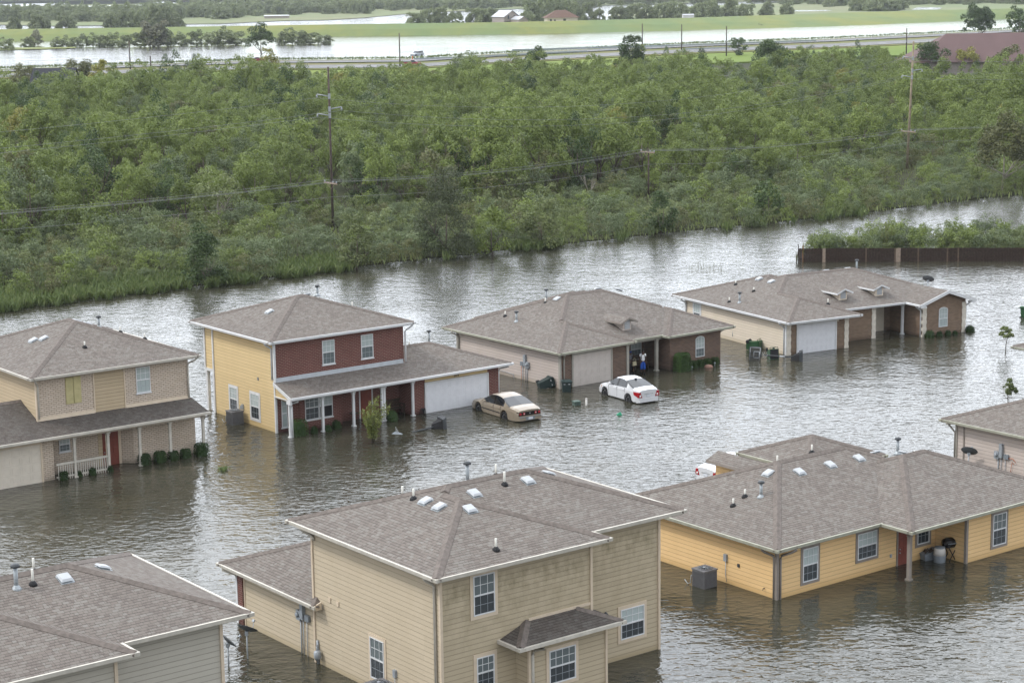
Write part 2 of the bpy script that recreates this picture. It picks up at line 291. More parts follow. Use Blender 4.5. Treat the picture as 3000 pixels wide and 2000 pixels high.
# ---------------------------------------------------------------- house kit (local axes: u along the front, v into the depth, z up from the water)
class House:
    def __init__(s, name, label, o, deg, trim='trim_white', win='trim_white', gut=None, z0=-.9):
        s.e = empty(name, label, 'house', (o[0], o[1], 0), R(deg)); s.trim = trim; s.win = win; s.gut = gut or trim; s.z0 = z0
    @staticmethod
    def M(side, pos):
        return {'F': lambda a, o, z: (a, pos-o, z), 'B': lambda a, o, z: (a, pos+o, z), 'L': lambda a, o, z: (pos-o, a, z), 'R': lambda a, o, z: (pos+o, a, z)}[side]
    def wb(s, mb, side, pos, a0, a1, z0, z1, o0, o1, m=0):
        f = s.M(side, pos); mb.box(f(a0, o0, z0), f(a1, o1, z1), m); return mb
    def walls(s, u0, v0, u1, v1, z1, mats, z0=None, t=.14):
        z0 = s.z0 if z0 is None else z0; by = {}
        for k, b in (('F', ((u0, v0, z0), (u1, v0+t, z1))), ('B', ((u0, v1-t, z0), (u1, v1, z1))),
                     ('L', ((u0, v0+t, z0), (u0+t, v1-t, z1))), ('R', ((u1-t, v0+t, z0), (u1, v1-t, z1)))):
            mt = mats.get(k, mats.get('*'))
            if mt: by.setdefault(mt, MB()).box(*b)
        for mt, mb in by.items(): mb.build('brick_wall' if 'brick' in mt else 'siding_wall', mt, s.e)
    def panel(s, side, pos, a0, a1, z0, z1, mat, o=.02, name=None):
        return s.wb(MB(), side, pos, a0, a1, z0, z1, -.05, o).build(name or ('brick_wall' if 'brick' in mat else 'siding_wall'), mat, s.e)
    def boards(s, items, mat=None, w=.11):       # vertical corner boards: (u, v, z0, z1)
        for u, v, a, b in items: MB().box((u-w/2-.012, v-w/2-.012, a), (u+w/2+.012, v+w/2+.012, b)).build('corner_trim', mat or s.trim, s.e)
    def win1(s, side, pos, a0, a1, z0, z1, cas=None, cw=.13, cols=3, up='glass_blind', lo='glass_dark', arch=0, split=.5, rows=2, opened=False):
        f = s.M(side, pos); mb = MB(); fw = .045; zm = z0+(z1-z0)*split
        for q in ((a0, a0+fw, z0, z1), (a1-fw, a1, z0, z1), (a0+fw, a1-fw, z0, z0+fw), (a0+fw, a1-fw, zm-.03, zm+.03)): s.wb(mb, side, pos, *q, -.02, .05)
        n = 8; pts = []
        if arch:
            c = (a0+a1)/2; h = (a1-a0)/2
            pts = [(c+h*math.cos(math.pi*k/n), z1+arch*math.sin(math.pi*k/n)) for k in range(n+1)]
            for (x0, y0), (x1, y1) in zip(pts, pts[1:]):
                g = 1-fw/h
                i0 = (c+(x0-c)*g, z1+(y0-z1)*g*.9); i1 = (c+(x1-c)*g, z1+(y1-z1)*g*.9)
                mb.hexa([f(x0, -.02, y0), f(x1, -.02, y1), f(i1[0], -.02, i1[1]), f(i0[0], -.02, i0[1]), f(x0, .05, y0), f(x1, .05, y1), f(i1[0], .05, i1[1]), f(i0[0], .05, i0[1])])
        else: s.wb(mb, side, pos, a0+fw, a1-fw, z1-fw, z1, -.02, .05)
        o = mb.build('window', s.win, s.e)
        mt = MB()
        for i in range(1, cols):
            a = a0+(a1-a0)*i/cols; s.wb(mt, side, pos, a-.011, a+.011, zm+.03, z1+(arch*.8 if arch else -fw), .022, .032)
            if not opened: s.wb(mt, side, pos, a-.009, a+.009, z0+fw, zm-.03, .013, .021, 1)
        for i in range(1, rows):
            z = zm+(z1-zm)*i/rows; s.wb(mt, side, pos, a0+fw, a1-fw, z-.011, z+.011, .024, .034)
            z = z0+(zm-z0)*i/rows
            if not opened: s.wb(mt, side, pos, a0+fw, a1-fw, z-.009, z+.009, .015, .023, 1)
        mt.build('muntins', [s.win, 'metal_grey'], o)
        p = MB(); s.wb(p, side, pos, a0+fw*.5, a1-fw*.5, zm, z1-.01, -.03, .02)
        if arch: p.poly([f(a, .02, z) for a, z in pts])
        p.build('pane', up, o)
        p = MB(); s.wb(p, side, pos, a0+fw*.5, a1-fw*.5, z0+.01, zm, -.03, .012); p.build('pane', 'rubber' if opened else lo, o)
        if cas:
            c = MB(); g = .025
            for q in ((a0-cw, a0-.001, z0-cw, z1+cw), (a1+.001, a1+cw, z0-cw, z1+cw), (a0, a1, z0-cw, z0-.001), (a0, a1, z1+.001, z1+cw)): s.wb(c, side, pos, *q, -.02, .03)
            c.build('casing', cas, o)
        elif not arch:
            c = MB(); s.wb(c, side, pos, a0-.05, a1+.05, z0-.07, z0-.002, -.02, .07); c.build('sill', s.win, o)
        return o
    def door(s, side, pos, a0, a1, z1, mat='door_red', cas=None, handle='r', z0=-.35):
        mb = MB(); s.wb(mb, side, pos, a0, a1, z0, z1, -.04, .025)
        h = z1-.1; w_ = a1-a0
        for (x, y) in ((0, .62), (1, .62), (0, .33), (1, .33), (0, .04), (1, .04)):
            b0 = a0+w_*(.12+.41*x); zz = z1-.12-(1-y)*1.0*1.62+.5
            if zz-.4 > 0.02: s.wb(mb, side, pos, b0, b0+w_*.33, zz-.42, zz-.05, .02, .04)
        o = mb.build('door', mat, s.e)
        k = MB(); a = a1-.09 if handle == 'r' else a0+.09; f = s.M(side, pos)
        for zz in (.72, .9): k.lathe([(.012, 0), (.035, .02), (.035, .05), (.02, .07)], (0, 0, 0), 8)
        k.v = [f(a+x, .04+z, (.62 if i < len(k.v)//2 else .80)+y) for i, (x, y, z) in enumerate(k.v)]
        k.build('handle', 'galv', o)
        if cas:
            c = MB()
            for q in ((a0-.09, a0-.002, z0, z1+.09), (a1+.002, a1+.09, z0, z1+.09), (a0, a1, z1+.002, z1+.09)): s.wb(c, side, pos, *q, -.02, .05)
            c.build('casing', cas, o)
        return o
    def garage(s, side, pos, a0, a1, z1, mat, cas, cols=4, rec=.22, z0=-.5):
        f = s.M(side, pos); mb = MB(); ph = .53; n = int((z1-z0)/ph)+1; w_ = (a1-a0)/cols
        for i in range(n):
            t = z1-i*ph; b = max(z0, t-ph+.006)
            s.wb(mb, side, pos, a0, a1, b, t, -rec, -rec+.05)
            for c in range(cols*2):
                x = a0+(a1-a0)*(c+.1)/(cols*2); x2 = a0+(a1-a0)*(c+.9)/(cols*2)
                if t-.43 > z0:
                    for q in ((x, x2, t-.10, t-.08), (x, x2, t-.43, t-.41), (x, x+.02, t-.41, t-.10), (x2-.02, x2, t-.41, t-.10)): s.wb(mb, side, pos, *q, -rec+.04, -rec+.062)
        o = mb.build('garage_door', mat, s.e)
        c = MB()
        for q in ((a0-.11, a0, z0, z1+.12), (a1, a1+.11, z0, z1+.12), (a0, a1, z1, z1+.12)): s.wb(c, side, pos, *q, -rec-.02, .09)
        c.build('door_frame', cas, o); return o
    def post(s, u, v, z1, w=.13, mat=None, z0=-.6):
        h = w/2; mb = MB().box((u-h, v-h, z0), (u+h, v+h, z1)); g = h+.05
        mb.box((u-g, v-g, z1-.16), (u+g, v+g, z1-.02)); mb.box((u-g, v-g, z0), (u+g, v+g, .07)); mb.box((u-h-.02, v-h-.02, z1-.26), (u+h+.02, v+h+.02, z1-.22))
        return mb.build('porch_post', mat or s.trim, s.e)
    def pipe(s, pts, mat=None, r=.06, name='downspout'):
        mb = MB(); pts = [Vector(p) for p in pts]
        mb.tube(pts, r, 6); return mb.build(name, mat or s.gut, s.e)
    def downspout(s, u, v, du, dv, ztop, zbot, off=.55, mat=None):  # from the gutter at (u+du*off) back to the wall at u,v then down
        s.pipe([(u+du*off, v+dv*off, ztop), (u+du*off, v+dv*off, ztop-.14), (u+du*(off-.08), v+dv*(off-.08), ztop-.22), (u+du*.12, v+dv*.12, ztop-.42), (u+du*.06, v+dv*.06, ztop-.52), (u+du*.06, v+dv*.06, zbot)], mat)
    def hips(s, rects, slope, caps=True, mat='shingles', noeave=(), capmat='ridge_cap', gut=True):
        # rects: (u0, v0, u1, v1, z) eave rectangles; a hip roof over each; ridge caps and gutters only where they show
        mb = MB(); capm = MB(); gm = MB(); E = []; T = .17
        def hz(i, u, v):
            u0, v0, u1, v1, z = rects[i][:5]; d = min(u-u0, u1-u, v-v0, v1-v)
            return z+slope*d if d >= -.02 else -9
        for i, r in enumerate(rects):
            u0, v0, u1, v1, z = r[:5]; z -= .006*i; w_ = u1-u0; d = v1-v0
            if w_ >= d: a, b = (u0+d/2, (v0+v1)/2, z+slope*d/2), (u1-d/2, (v0+v1)/2, z+slope*d/2)
            else: a, b = ((u0+u1)/2, v0+w_/2, z+slope*w_/2), ((u0+u1)/2, v1-w_/2, z+slope*w_/2)
            A, B, C, D = (u0, v0, z), (u1, v0, z), (u1, v1, z), (u0, v1, z)
            if w_ >= d: mb.poly([A, B, b, a]); mb.poly([C, D, a, b]); mb.poly([D, A, a]); mb.poly([B, C, b]); hp = [(A, a), (D, a), (B, b), (C, b), (a, b)]
            else: mb.poly([D, A, a, b]); mb.poly([B, C, b, a]); mb.poly([A, B, a]); mb.poly([C, D, b]); hp = [(A, a), (B, a), (C, b), (D, b), (a, b)]
            zl = z-T-.003*i
            for p, q in ((A, B), (B, C), (C, D), (D, A)): mb.poly([(p[0], p[1], zl), (q[0], q[1], zl), q, p], 1)
            mb.poly([(u0, v0, zl), (u0, v1, zl), (u1, v1, zl), (u1, v0, zl)], 2)
            if caps:
                for p, q in hp:
                    p = Vector(p); q = Vector(q); L = (q-p).length
                    if L < .1: continue
                    n = max(2, int(L/.25)); run = None
                    for k in range(n+1):
                        x = p.lerp(q, k/n); ok = k < n and all(hz(j, x.x, x.y) < x.z-.03 for j in range(len(rects)) if j != i)
                        if ok and run is None: run = k
                        if not ok and run is not None:
                            E.append((p.lerp(q, run/n), p.lerp(q, k/n), abs((q-p).z) > .01)); run = None
            for side, (p, q, ou, ov) in {'F': (A, B, 0, -1), 'R': (B, C, 1, 0), 'B': (C, D, 0, 1), 'L': (D, A, -1, 0)}.items():
                if side in (r[5] if len(r) > 5 else ''): continue
                p = Vector(p); q = Vector(q); L = (q-p).length; n = max(2, int(L/.15)); run = None
                for k in range(n+1):
                    x = p.lerp(q, k/n)
                    ok = k < n and not any(rects[j][0]+.01 < x.x+ou*.02 < rects[j][2]-.01 and rects[j][1]+.01 < x.y+ov*.02 < rects[j][3]-.01 for j in range(len(rects)) if j != i)
                    if ok and run is None: run = k
                    if not ok and run is not None:
                        a0 = p.lerp(q, run/n); a1 = p.lerp(q, k/n); run = None
                        if (a1-a0).length < .2: continue
                        e = (q-p).normalized()*.11 if k == n else Vector(); e0 = (q-p).normalized()*.11 if (a0-p).length < .01 and False else Vector()
                        o = Vector((ou, ov, 0))*.095; zz = Vector((0, 0, -.125)); up = Vector((0, 0, .012)); i_ = Vector((ou, ov, 0))*.002
                        mid = Vector((ou, ov, 0))*.075
                        gm.hexa([a0+zz+i_, a1+e+zz+i_, a1+e+zz+mid, a0+zz+mid, a0+up+i_, a1+e+up+i_, a1+e+up+o, a0+up+o])
        o = mb.build('roof', [mat, s.trim, 'soffit'], s.e)
        for p, q, hip in E:
            d = (q-p); h = Vector((d.x, d.y, 0)).normalized(); x = Vector((-h.y, h.x, 0)); e = .19; dz = slope*e/(1.414 if hip else 1); up = Vector((0, 0, .075)); dn = Vector((0, 0, .02))
            L_ = [p-x*e-Vector((0, 0, dz))+dn, p+up, p+x*e-Vector((0, 0, dz))+dn]; R_ = [q-x*e-Vector((0, 0, dz))+dn, q+up, q+x*e-Vector((0, 0, dz))+dn]
            capm.poly([L_[0], L_[1], R_[1], R_[0]]); capm.poly([L_[1], L_[2], R_[2], R_[1]])
            k_ = Vector((0, 0, -.07))
            for a, b in ((L_[0], R_[0]), (R_[2], L_[2])): capm.poly([b, b+k_, a+k_, a])
            capm.poly([L_[2], L_[1], L_[0]]); capm.poly([R_[0], R_[1], R_[2]])
        if capm.f: capm.build('ridge_cap', capmat, o)
        if gm.f and gut: gm.build('gutter', s.gut, s.e)
        return o
    def roof_vent(s, u, v, z, ku=0, kv=0):      # box vent on a slope rising ku per u, kv per v
        mb = MB()
        def P(a, b, h): return (u+a, v+b, z+ku*a+kv*b+h)
        mb.hexa([P(-.17, -.17, .0), P(.17, -.17, 0), P(.17, .17, 0), P(-.17, .17, 0), P(-.17, -.17, .07), P(.17, -.17, .07), P(.17, .17, .07), P(-.17, .17, .07)], 1)
        mb.hexa([P(-.23, -.23, .07), P(.23, -.23, .07), P(.23, .23, .07), P(-.23, .23, .07), P(-.17, -.17, .135), P(.17, -.17, .135), P(.17, .17, .135), P(-.17, .17, .135)])
        mb.hexa([P(-.25, -.25, .0), P(.25, -.25, 0), P(.25, .25, 0), P(-.25, .25, 0), P(-.25, -.25, .015), P(.25, -.25, .015), P(.25, .25, .015), P(-.25, .25, .015)], 1)
        mb.build('roof_vent', ['vent_white', 'galv'], s.e)
    def vent_pipe(s, u, v, z, h=.42):
        mb = MB().tube([(u, v, z-.1), (u, v, z+h)], .045, 8, 0); mb.lathe([(.17, -.06), (.14, .04), (.07, .12), (.05, .13)], (u, v, z), 10, 1)
        mb.build('vent_pipe', ['pvc', 'rubber'], s.e)
    def flue(s, u, v, z, h=.75):
        mb = MB().tube([(u, v, z-.1), (u, v, z+h)], .075, 10, 0); mb.lathe([(.16, h-.02), (.17, h+.03), (.13, h+.09), (.02, h+.11)], (u, v, z), 10, 1)
        mb.lathe([(.22, -.08), (.15, .01), (.09, .08), (.08, .1)], (u, v, z), 10, 0)
        mb.build('flue', ['galv', 'metal_dark'], s.e)
    def meter(s, side, pos, a, z, flip=1, cable=None):
        f = s.M(side, pos)
        def bx(a0, a1, z0, z1, o): mb.box(f(a+flip*a0, 0, z0), f(a+flip*a1, o, z1))
        mb = MB(); bx(-.1, .1, z, z+.78, .16); mb.build('breaker_box', 'metal_grey', s.e)
        mb = MB(); bx(.14, .44, z-.1, z+.32, .14); n = len(mb.v); mb.lathe([(.1, 0), (.1, .08), (.06, .1)], (0, 0, 0), 12)
        mb.v[n:] = [f(a+flip*.29+x, .14+zz, z+.14+y) for x, y, zz in mb.v[n:]]; mb.build('electric_meter', 'metal_grey', s.e)
        mb = MB(); bx(-.5, -.2, z-.02, z+.24, .12); mb.build('cable_box', 'plastic_grey', s.e)
        mb = MB()
        for da, zt, r in ((.2, z-.1, .03), (0, z, .022), (-.28, z, .02)): mb.tube([f(a+flip*da, .05, zt), f(a+flip*da, .05, -.4)], r, 6)
        mb.build('conduit', 'metal_grey', s.e)
        if cable:
            mb = MB().tube([f(a+flip*(-.42), .06, z), f(a+flip*(-.44), .05, z*.5), f(a+flip*(-.42), .06, -.2)], .012, 5); mb.build('cable', cable, s.e)
    def dormer(s, u, v, zb, w, zt, kslope, trim, face, back=False):
        # false gable dormer: front face at v, base zb, wall top zt, roof runs level back into the slope kslope
        h = w/2; pk = zt+h*.42; dv = (pk-zb)/kslope+.35; dw = (zt-zb)/kslope; g = -1 if back else 1
        def Q(a, b, c): return (u+a, v+g*b, c)
        mb = MB(); mb.poly([Q(-h, 0, zb-.1), Q(h, 0, zb-.1), Q(h, 0, zt-.08), Q(0, 0, pk-.10), Q(-h, 0, zt-.08)])
        for sg in (-1, 1): mb.poly([Q(sg*h, 0, zb-.1), Q(sg*h, 0, zt-.08), Q(sg*h, dw+.2, zt-.08), Q(sg*h, dw+.2, zt-.25)])
        mb.build('dormer_wall', face, s.e)
        ov = .28; e = h+.4; ez = zt-.4*.42; rf = MB()
        for sg in (-1, 1):
            a = [Q(sg*e, -ov, ez), Q(0, -ov, pk), Q(0, dv, pk), Q(sg*e, (ez-zb)/kslope+.25, ez)]
            rf.slab(a if sg*g < 0 else a[::-1], .13, 0, 1)
        rf.build('dormer_roof', ['shingles', trim], s.e)
        lv = MB()
        for i in range(6):
            z = zb+.1+(zt-zb-.12)*i/6; lv.hexa([Q(-h*.62, -.02, z), Q(h*.62, -.02, z), Q(h*.62, -.005, z), Q(-h*.62, -.005, z), Q(-h*.62, -.05, z+(zt-zb)*.11), Q(h*.62, -.05, z+(zt-zb)*.11), Q(h*.62, -.005, z+(zt-zb)*.15), Q(-h*.62, -.005, z+(zt-zb)*.15)])
        lv.build('louvre', 'vent_white', s.e)
    def number(s, txt, side, pos, a, z, size=.2):
        c = bpy.data.curves.new('house_number', 'FONT'); c.body = txt; c.size = size; c.align_x = 'CENTER'; c.extrude = .008
        o = bpy.data.objects.new('tmp', c); COL.objects.link(o); dg = bpy.context.evaluated_depsgraph_get(); dg.update()
        me = bpy.data.meshes.new_from_object(o.evaluated_get(dg)); bpy.data.objects.remove(o); me.name = 'house_number'; me.materials.clear(); me.materials.append(MATS['letters'])
        q = bpy.data.objects.new('house_number', me); COL.objects.link(q); q.parent = s.e; f = s.M(side, pos)
        q.location = f(a, .035, z); q.rotation_euler = (R(90), 0, {'F': 0, 'L': R(-90), 'R': R(90), 'B': R(180)}[side])
    def wall_light(s, side, pos, a, z):
        f = s.M(side, pos); mb = MB().lathe([(.02, -.16), (.07, -.12), (.09, .05), (.12, .06), (.02, .16)], f(a, .12, z), 8); mb.box(f(a-.03, 0, z-.05), f(a+.03, .12, z+.0)); mb.build('wall_lamp', 'metal_dark', s.e)
ANG = 37.4
def loc(o, u, v, z=0, deg=ANG):
    a = R(deg); return (o[0]+u*math.cos(a)-v*math.sin(a), o[1]+u*math.sin(a)+v*math.cos(a), z)
# ================================================================ two-storey red brick and yellow house, centre left
O2 = (-14.56, 118.0)
h = House('two_storey_house', 'two storey red brick and yellow house with white porch posts and garage', O2, ANG)
h.walls(0, 0, 9.57, 7.62, 5.62, {'F': 'brick_red', 'L': 'siding_yellow', 'R': 'siding_yellow', 'B': 'siding_yellow'})
h.walls(0.003, 7.625, 9.57, 8.74, 5.6, {'*': 'siding_yellow'}, z0=2.78)
MB().box((.01, 7.63, 2.68), (9.56, 8.73, 2.779)).build('soffit', 'trim_white', h.e)
h.boards([(0, 7.62, -.9, 5.6), (0, .0, -.9, 5.6), (0, 8.70, 2.72, 5.6)])
MB().box((-.03, 7.7, 2.66), (.0, 8.74, 2.84)).box((-.03, 7.7, 5.46), (.0, 8.66, 5.56)).build('trim_board', 'trim_white', h.e)
h.post(.08, 8.6, 2.7, .2)
h.hips([(-.5, -.45, 10.12, 9.7, 5.79)], .335)
h.downspout(-.0, .22, -1, 0, 5.72, 3.3, .5); h.downspout(9.57, -.1, 1, -.5, 5.72, 3.25, .5)
for a in (3.45, 6.33): h.win1('F', 0, a, a+.9, 3.82, 5.34, up='glass_blind', lo='glass_mid')
h.win1('L', 0, 4.72, 5.66, .55, 2.06, 'trim_white'); h.win1('L', 0, 2.0, 3.02, .45, 2.06, 'trim_white')
MB().box((-.03, 1.96, 3.0), (0, 2.1, 3.18)).build('wall_vent', 'plastic_grey', h.e); MB().box((-.03, 4.3, .8), (0, 4.42, 1.0)).build('wall_vent', 'metal_grey', h.e)
MB().box((-.09, 3.95, .85), (0, 4.13, 1.15)).tube([(-.05, 4.0, .85), (-.05, 3.98, -.2)], .015, 5).build('switch_box', 'metal_grey', h.e)
# garage wing and porch roof
GV = -1.46
h.walls(9.2, GV, 16.05, 5.2, 2.33, {'F': 'brick_red', 'L': 'brick_red', 'R': 'brick_red', 'B': 'siding_yellow'})
h.panel('F', GV, 10.15, 15.13, 1.99, 2.33, 'siding_yellow', .02)
h.garage('F', GV-.03, 10.2, 15.06, 1.88, 'door_white', 'trim_white', 4, .0)
h.number('2474', 'F', GV, 12.62, 2.06, .2)
s_ = .337; K = -2.02; ze = 2.5; zr = ze+s_*3.86; rf = MB()
rf.slab([(-.12, K, ze), (16.72, K, ze), (12.86, 1.84, zr), (9.58, 1.84, zr), (9.58, 0, ze-s_*K), (-.12, 0, ze-s_*K)], .17, 0, 1)
rf.slab([(16.72, K, ze), (16.72, 5.7, ze), (12.86, 1.84, zr)], .17, 0, 1); rf.slab([(16.72, 5.7, ze), (9.58, 5.7, ze), (9.58, 1.84, zr), (12.86, 1.84, zr)], .17, 0, 1)
ro = rf.build('roof', ['shingles', 'trim_white'], h.e)
def cap(ro, segs, sl, mat='ridge_cap'):
    c = MB()
    for p, q in segs:
        p = Vector(p); q = Vector(q); d = q-p; k = Vector((d.x, d.y, 0)).normalized(); x = Vector((-k.y, k.x, 0)); e = .19; dz = Vector((0, 0, sl*e/(1.414 if abs(d.z) > .01 else 1)-.02)); u_ = Vector((0, 0, .07)); kk = Vector((0, 0, -.05))
        A = [p-x*e-dz, p+u_, p+x*e-dz]; B = [q-x*e-dz, q+u_, q+x*e-dz]
        c.poly([A[0], A[1], B[1], B[0]]); c.poly([A[1], A[2], B[2], B[1]]); c.poly([B[0], B[0]+kk, A[0]+kk, A[0]]); c.poly([A[2], A[2]+kk, B[2]+kk, B[2]])
    c.build('ridge_cap', mat, ro)
cap(ro, [((16.72, K, ze), (12.86, 1.84, zr)), ((16.72, 5.7, ze), (12.86, 1.84, zr)), ((9.6, 1.84, zr), (12.86, 1.84, zr))], s_)
MB().box((-.12, K-.12, ze-.12), (16.84, K-.002, ze+.012)).box((16.722, K, ze-.12), (16.84, 5.7, ze+.012)).build('gutter', 'trim_white', h.e)
MB().hexa([(.1, -.06, 3.15), (9.5, -.06, 3.15), (9.5, -.002, 3.15), (.1, -.002, 3.15), (.1, -.03, 3.42), (9.5, -.03, 3.42), (9.5, -.002, 3.42), (.1, -.002, 3.42)]).build('flashing', 'flashing', h.e)
MB().slab([(-.1, -1.75, 2.33), (9.2, -1.75, 2.33), (9.2, 0, 2.33), (-.1, 0, 2.33)], .05).build('porch_ceiling', 'trim_white', h.e)
g = MB(); g.poly([(-.03, -1.72, 2.2), (-.03, -.02, 2.2), (-.03, -.02, 3.05), (-.03, -1.72, 2.48)]); g.poly([(.05, -1.72, 2.2), (.05, -1.72, 2.48), (.05, -.02, 3.05), (.05, -.02, 2.2)]); g.poly([(-.03, -1.72, 2.2), (.05, -1.72, 2.2), (.05, -.02, 2.2), (-.03, -.02, 2.2)]); g.build('siding_wall', 'siding_yellow', h.e)
MB().hexa([(-.15, K, ze-.22), (-.12, K, ze-.22), (-.12, .0, 2.98), (-.15, 0, 2.98), (-.15, K, ze+.01), (-.12, K, ze+.01), (-.12, 0, 3.2), (-.15, 0, 3.2)]).box((-.16, -2.0, 2.08), (-.02, -1.55, 2.34)).build('rake_board', 'trim_white', h.e)
MB().box((.0, -1.72, 2.22), (9.2, -1.52, 2.34)).build('porch_beam', 'trim_white', h.e)
for u in (.02, 2.37, 4.62, 6.75, 9.1): h.post(u, -1.6, 2.3, .14)
h.post(6.92, -1.6, 2.3, .14)
h.pipe([(.35, K-.06, 2.42), (.35, K-.06, 2.25), (.1, -1.72, 2.12), (.1, -1.72, 1.9), (.12, -1.71, -.3)]); h.pipe([(16.4, K-.06, 2.42), (16.4, K-.06, 2.3), (16.12, -1.5, 2.12), (16.1, -1.4, 1.9), (16.1, -1.4, -.3)])
# bay under the porch
by = MB(); by.poly([(1.0, 0, -.9), (1.35, -.5, -.9), (1.35, -.5, 2.3), (1.0, 0, 2.3)]); by.box((1.36, -.52, -.9), (4.45, 0, 2.3)); by.build('brick_wall', 'brick_red', h.e)
h.win1('F', -.005, .38, .78, .28, 2.05, up='glass_blind', lo='glass_blind', cols=1); h.win1('F', -.525, 1.75, 2.75, .62, 2.12, up='glass_mid', lo='glass_dark'); h.win1('F', -.525, 2.78, 3.75, .62, 2.12, up='glass_blind', lo='glass_dark', opened=True)
h.door('F', .0, 6.15, 7.0, 1.95, 'door_red', 'trim_white', z0=-.3)
MB().box((9.14, -1.46, -.9), (9.2, 0, 2.3)).build('brick_wall', 'brick_red', h.e)
h.wall_light('F', 0, 5.75, 2.0)
for q in ((3.9, 4.9, 1), (4.0, 6.0, 1)): h.roof_vent(q[0]-1.6, q[1]-.6, 5.79+.335*(q[0]-1.1), .335, 0) if q[1] < 5 else None
h.flue(6.4, 5.1, 7.3, .55); h.vent_pipe(8.6, 4.4, 6.25); h.flue(13.6, 2.9, 3.55, .75); h.roof_vent(5.7, 5.3, 7.3, 0, -.335); h.vent_pipe(11.6, 2.3, 3.65, .3)
# ================================================================ two-storey buff brick house, far left
O1 = (-19.12, 113.7)
h = House('two_storey_house', 'two storey pale buff brick house with yellow boarded window, cut off by the left edge', O1, ANG, 'trim_cream')
h.win = 'trim_white'
h.walls(-9.55, 0, 0, 10.4, 5.63, {'F': 'brick_buff', 'L': 'siding_tan', 'R': 'siding_tan', 'B': 'siding_tan'})
h.panel('F', 0, -6.03, -4.18, 2.9, 5.6, 'siding_tan', .015)
h.boards([(-9.55, 0, 2.8, 5.6), (0, 10.4, -.9, 5.6)], 'trim_tan'); MB().box((-6.1, -.05, 3.0), (-6.03, 0, 5.58)).box((-4.18, -.05, 3.0), (-4.1, 0, 5.58)).build('trim_board', 'trim_tan', h.e)
h.hips([(-10.05, -.5, .5, 10.95, 5.8)], .37)
h.downspout(-9.45, 0, -.7, -1, 5.74, 3.35, .5); h.downspout(-.1, 0, .8, -1, 5.74, 3.25, .5)
sh = MB()
for a in (-7.8, -7.32): sh.box((a, -.05, 3.95), (a+.46, 0, 5.48)).box((a+.03, -.07, 4.0), (a+.43, -.05, 4.68)).box((a+.03, -.07, 4.74), (a+.43, -.05, 5.42))
sh.build('window_shutter', 'plywood', h.e)
h.win1('F', 0, -3.4, -2.5, 3.96, 5.48, up='glass_blind', lo='glass_blind')
K = -1.68; ze = 2.6; s_ = .38; zr = ze+s_*3.85; UL = -17.0; rf = MB()
rf.slab([(UL, K, ze), (.38, K, ze), (.12, 0, ze-s_*K), (-9.56, 0, ze-s_*K), (-9.56, 2.17, zr), (UL, 2.17, zr)], .17, 0, 1)
rf.slab([(UL, 2.17, zr), (-9.56, 2.17, zr), (-9.56, 6.0, ze), (UL, 6.0, ze)], .17, 0, 1)
ro = rf.build('roof', ['shingles_dark', 'trim_cream'], h.e); cap(ro, [((UL, 2.17, zr), (-9.57, 2.17, zr))], s_)
MB().box((UL, K-.12, ze-.12), (.42, K-.002, ze+.012)).build('gutter', 'trim_cream', h.e)
MB().hexa([(-9.5, -.07, 3.2), (-6.1, -.07, 3.2), (-6.1, -.002, 3.2), (-9.5, -.002, 3.2), (-9.5, -.03, 3.42), (-6.1, -.03, 3.42), (-6.1, -.002, 3.42), (-9.5, -.002, 3.42)]).build('flashing', 'trim_tan', h.e); MB().hexa([(-4.1, -.07, 3.2), (0, -.07, 3.2), (0, -.002, 3.2), (-4.1, -.002, 3.2), (-4.1, -.03, 3.40), (0, -.03, 3.40), (0, -.002, 3.40), (-4.1, -.002, 3.40)]).build('flashing', 'trim_tan', h.e)
MB().slab([(-9.6, -1.5, 2.4), (.2, -1.5, 2.4), (.2, .0, 2.4), (-9.6, 0, 2.4)], .05).build('porch_ceiling', 'trim_tan', h.e)
MB().box((-9.2, -1.42, 2.3), (.2, -1.24, 2.42)).build('porch_beam', 'trim_cream', h.e)
for u in (.12, -2.05, -4.0, -5.98, -8.05): h.post(u, -1.3, 2.36, .14)
h.pipe([(.3, K-.05, 2.5), (.3, K-.05, 2.35), (.25, -1.35, 2.25), (.22, -1.2, 2.0), (.22, -1.2, -.2)], 'trim_cream')
h.walls(-17, -1.05, -9.2, 5.5, 2.43, {'F': 'brick_buff', 'R': 'brick_buff', 'B': 'siding_tan', 'L': 'siding_tan'})
h.garage('F', -1.05, -14.7, -10.0, 2.18, 'door_cream', 'trim_tan', 4, .0)
# wall lines under the porch: recessed entry
MB().box((-5.95, -.02, -.9), (-4.05, .0, 2.4)).build('door_recess', 'rubber', h.e) if False else None
h.win1('F', 0, -8.39, -7.72, 1.25, 2.1, up='glass_blind', lo='glass_mid', cols=3)
h.panel('F', 0, -5.98, -5.72, -.6, 2.38, 'siding_tan', .02); h.panel('F', 0, -4.72, -4.55, -.6, 2.38, 'trim_tan', .03, 'trim_board')
h.door('F', .0, -5.45, -4.72, 2.25, 'door_red', 'trim_tan', 'l', z0=-.4); h.door('F', .0, -5.72, -5.5, 2.25, 'door_red', None, 'l', z0=-.4)
MB().poly([(-4.55, 0, -.9), (-4.0, -.55, -.9), (-4.0, -.55, 2.4), (-4.55, 0, 2.4)]).box((-4.0, -.55, -.9), (-.0, 0, 2.4)).build('brick_wall', 'brick_buff', h.e)
rl = MB().box((-9.2, -1.36, .84), (-8.12, -1.24, .95)).box((-7.97, -1.36, .84), (-6.06, -1.24, .95)).box((-9.2, -1.34, .12), (-8.12, -1.26, .2)).box((-7.97, -1.34, .12), (-6.06, -1.26, .2))
u = -9.1
while u < -6.1:
    if not -8.16 < u < -7.94: rl.box((u, -1.33, -.1), (u+.05, -1.28, .86))
    u += .135
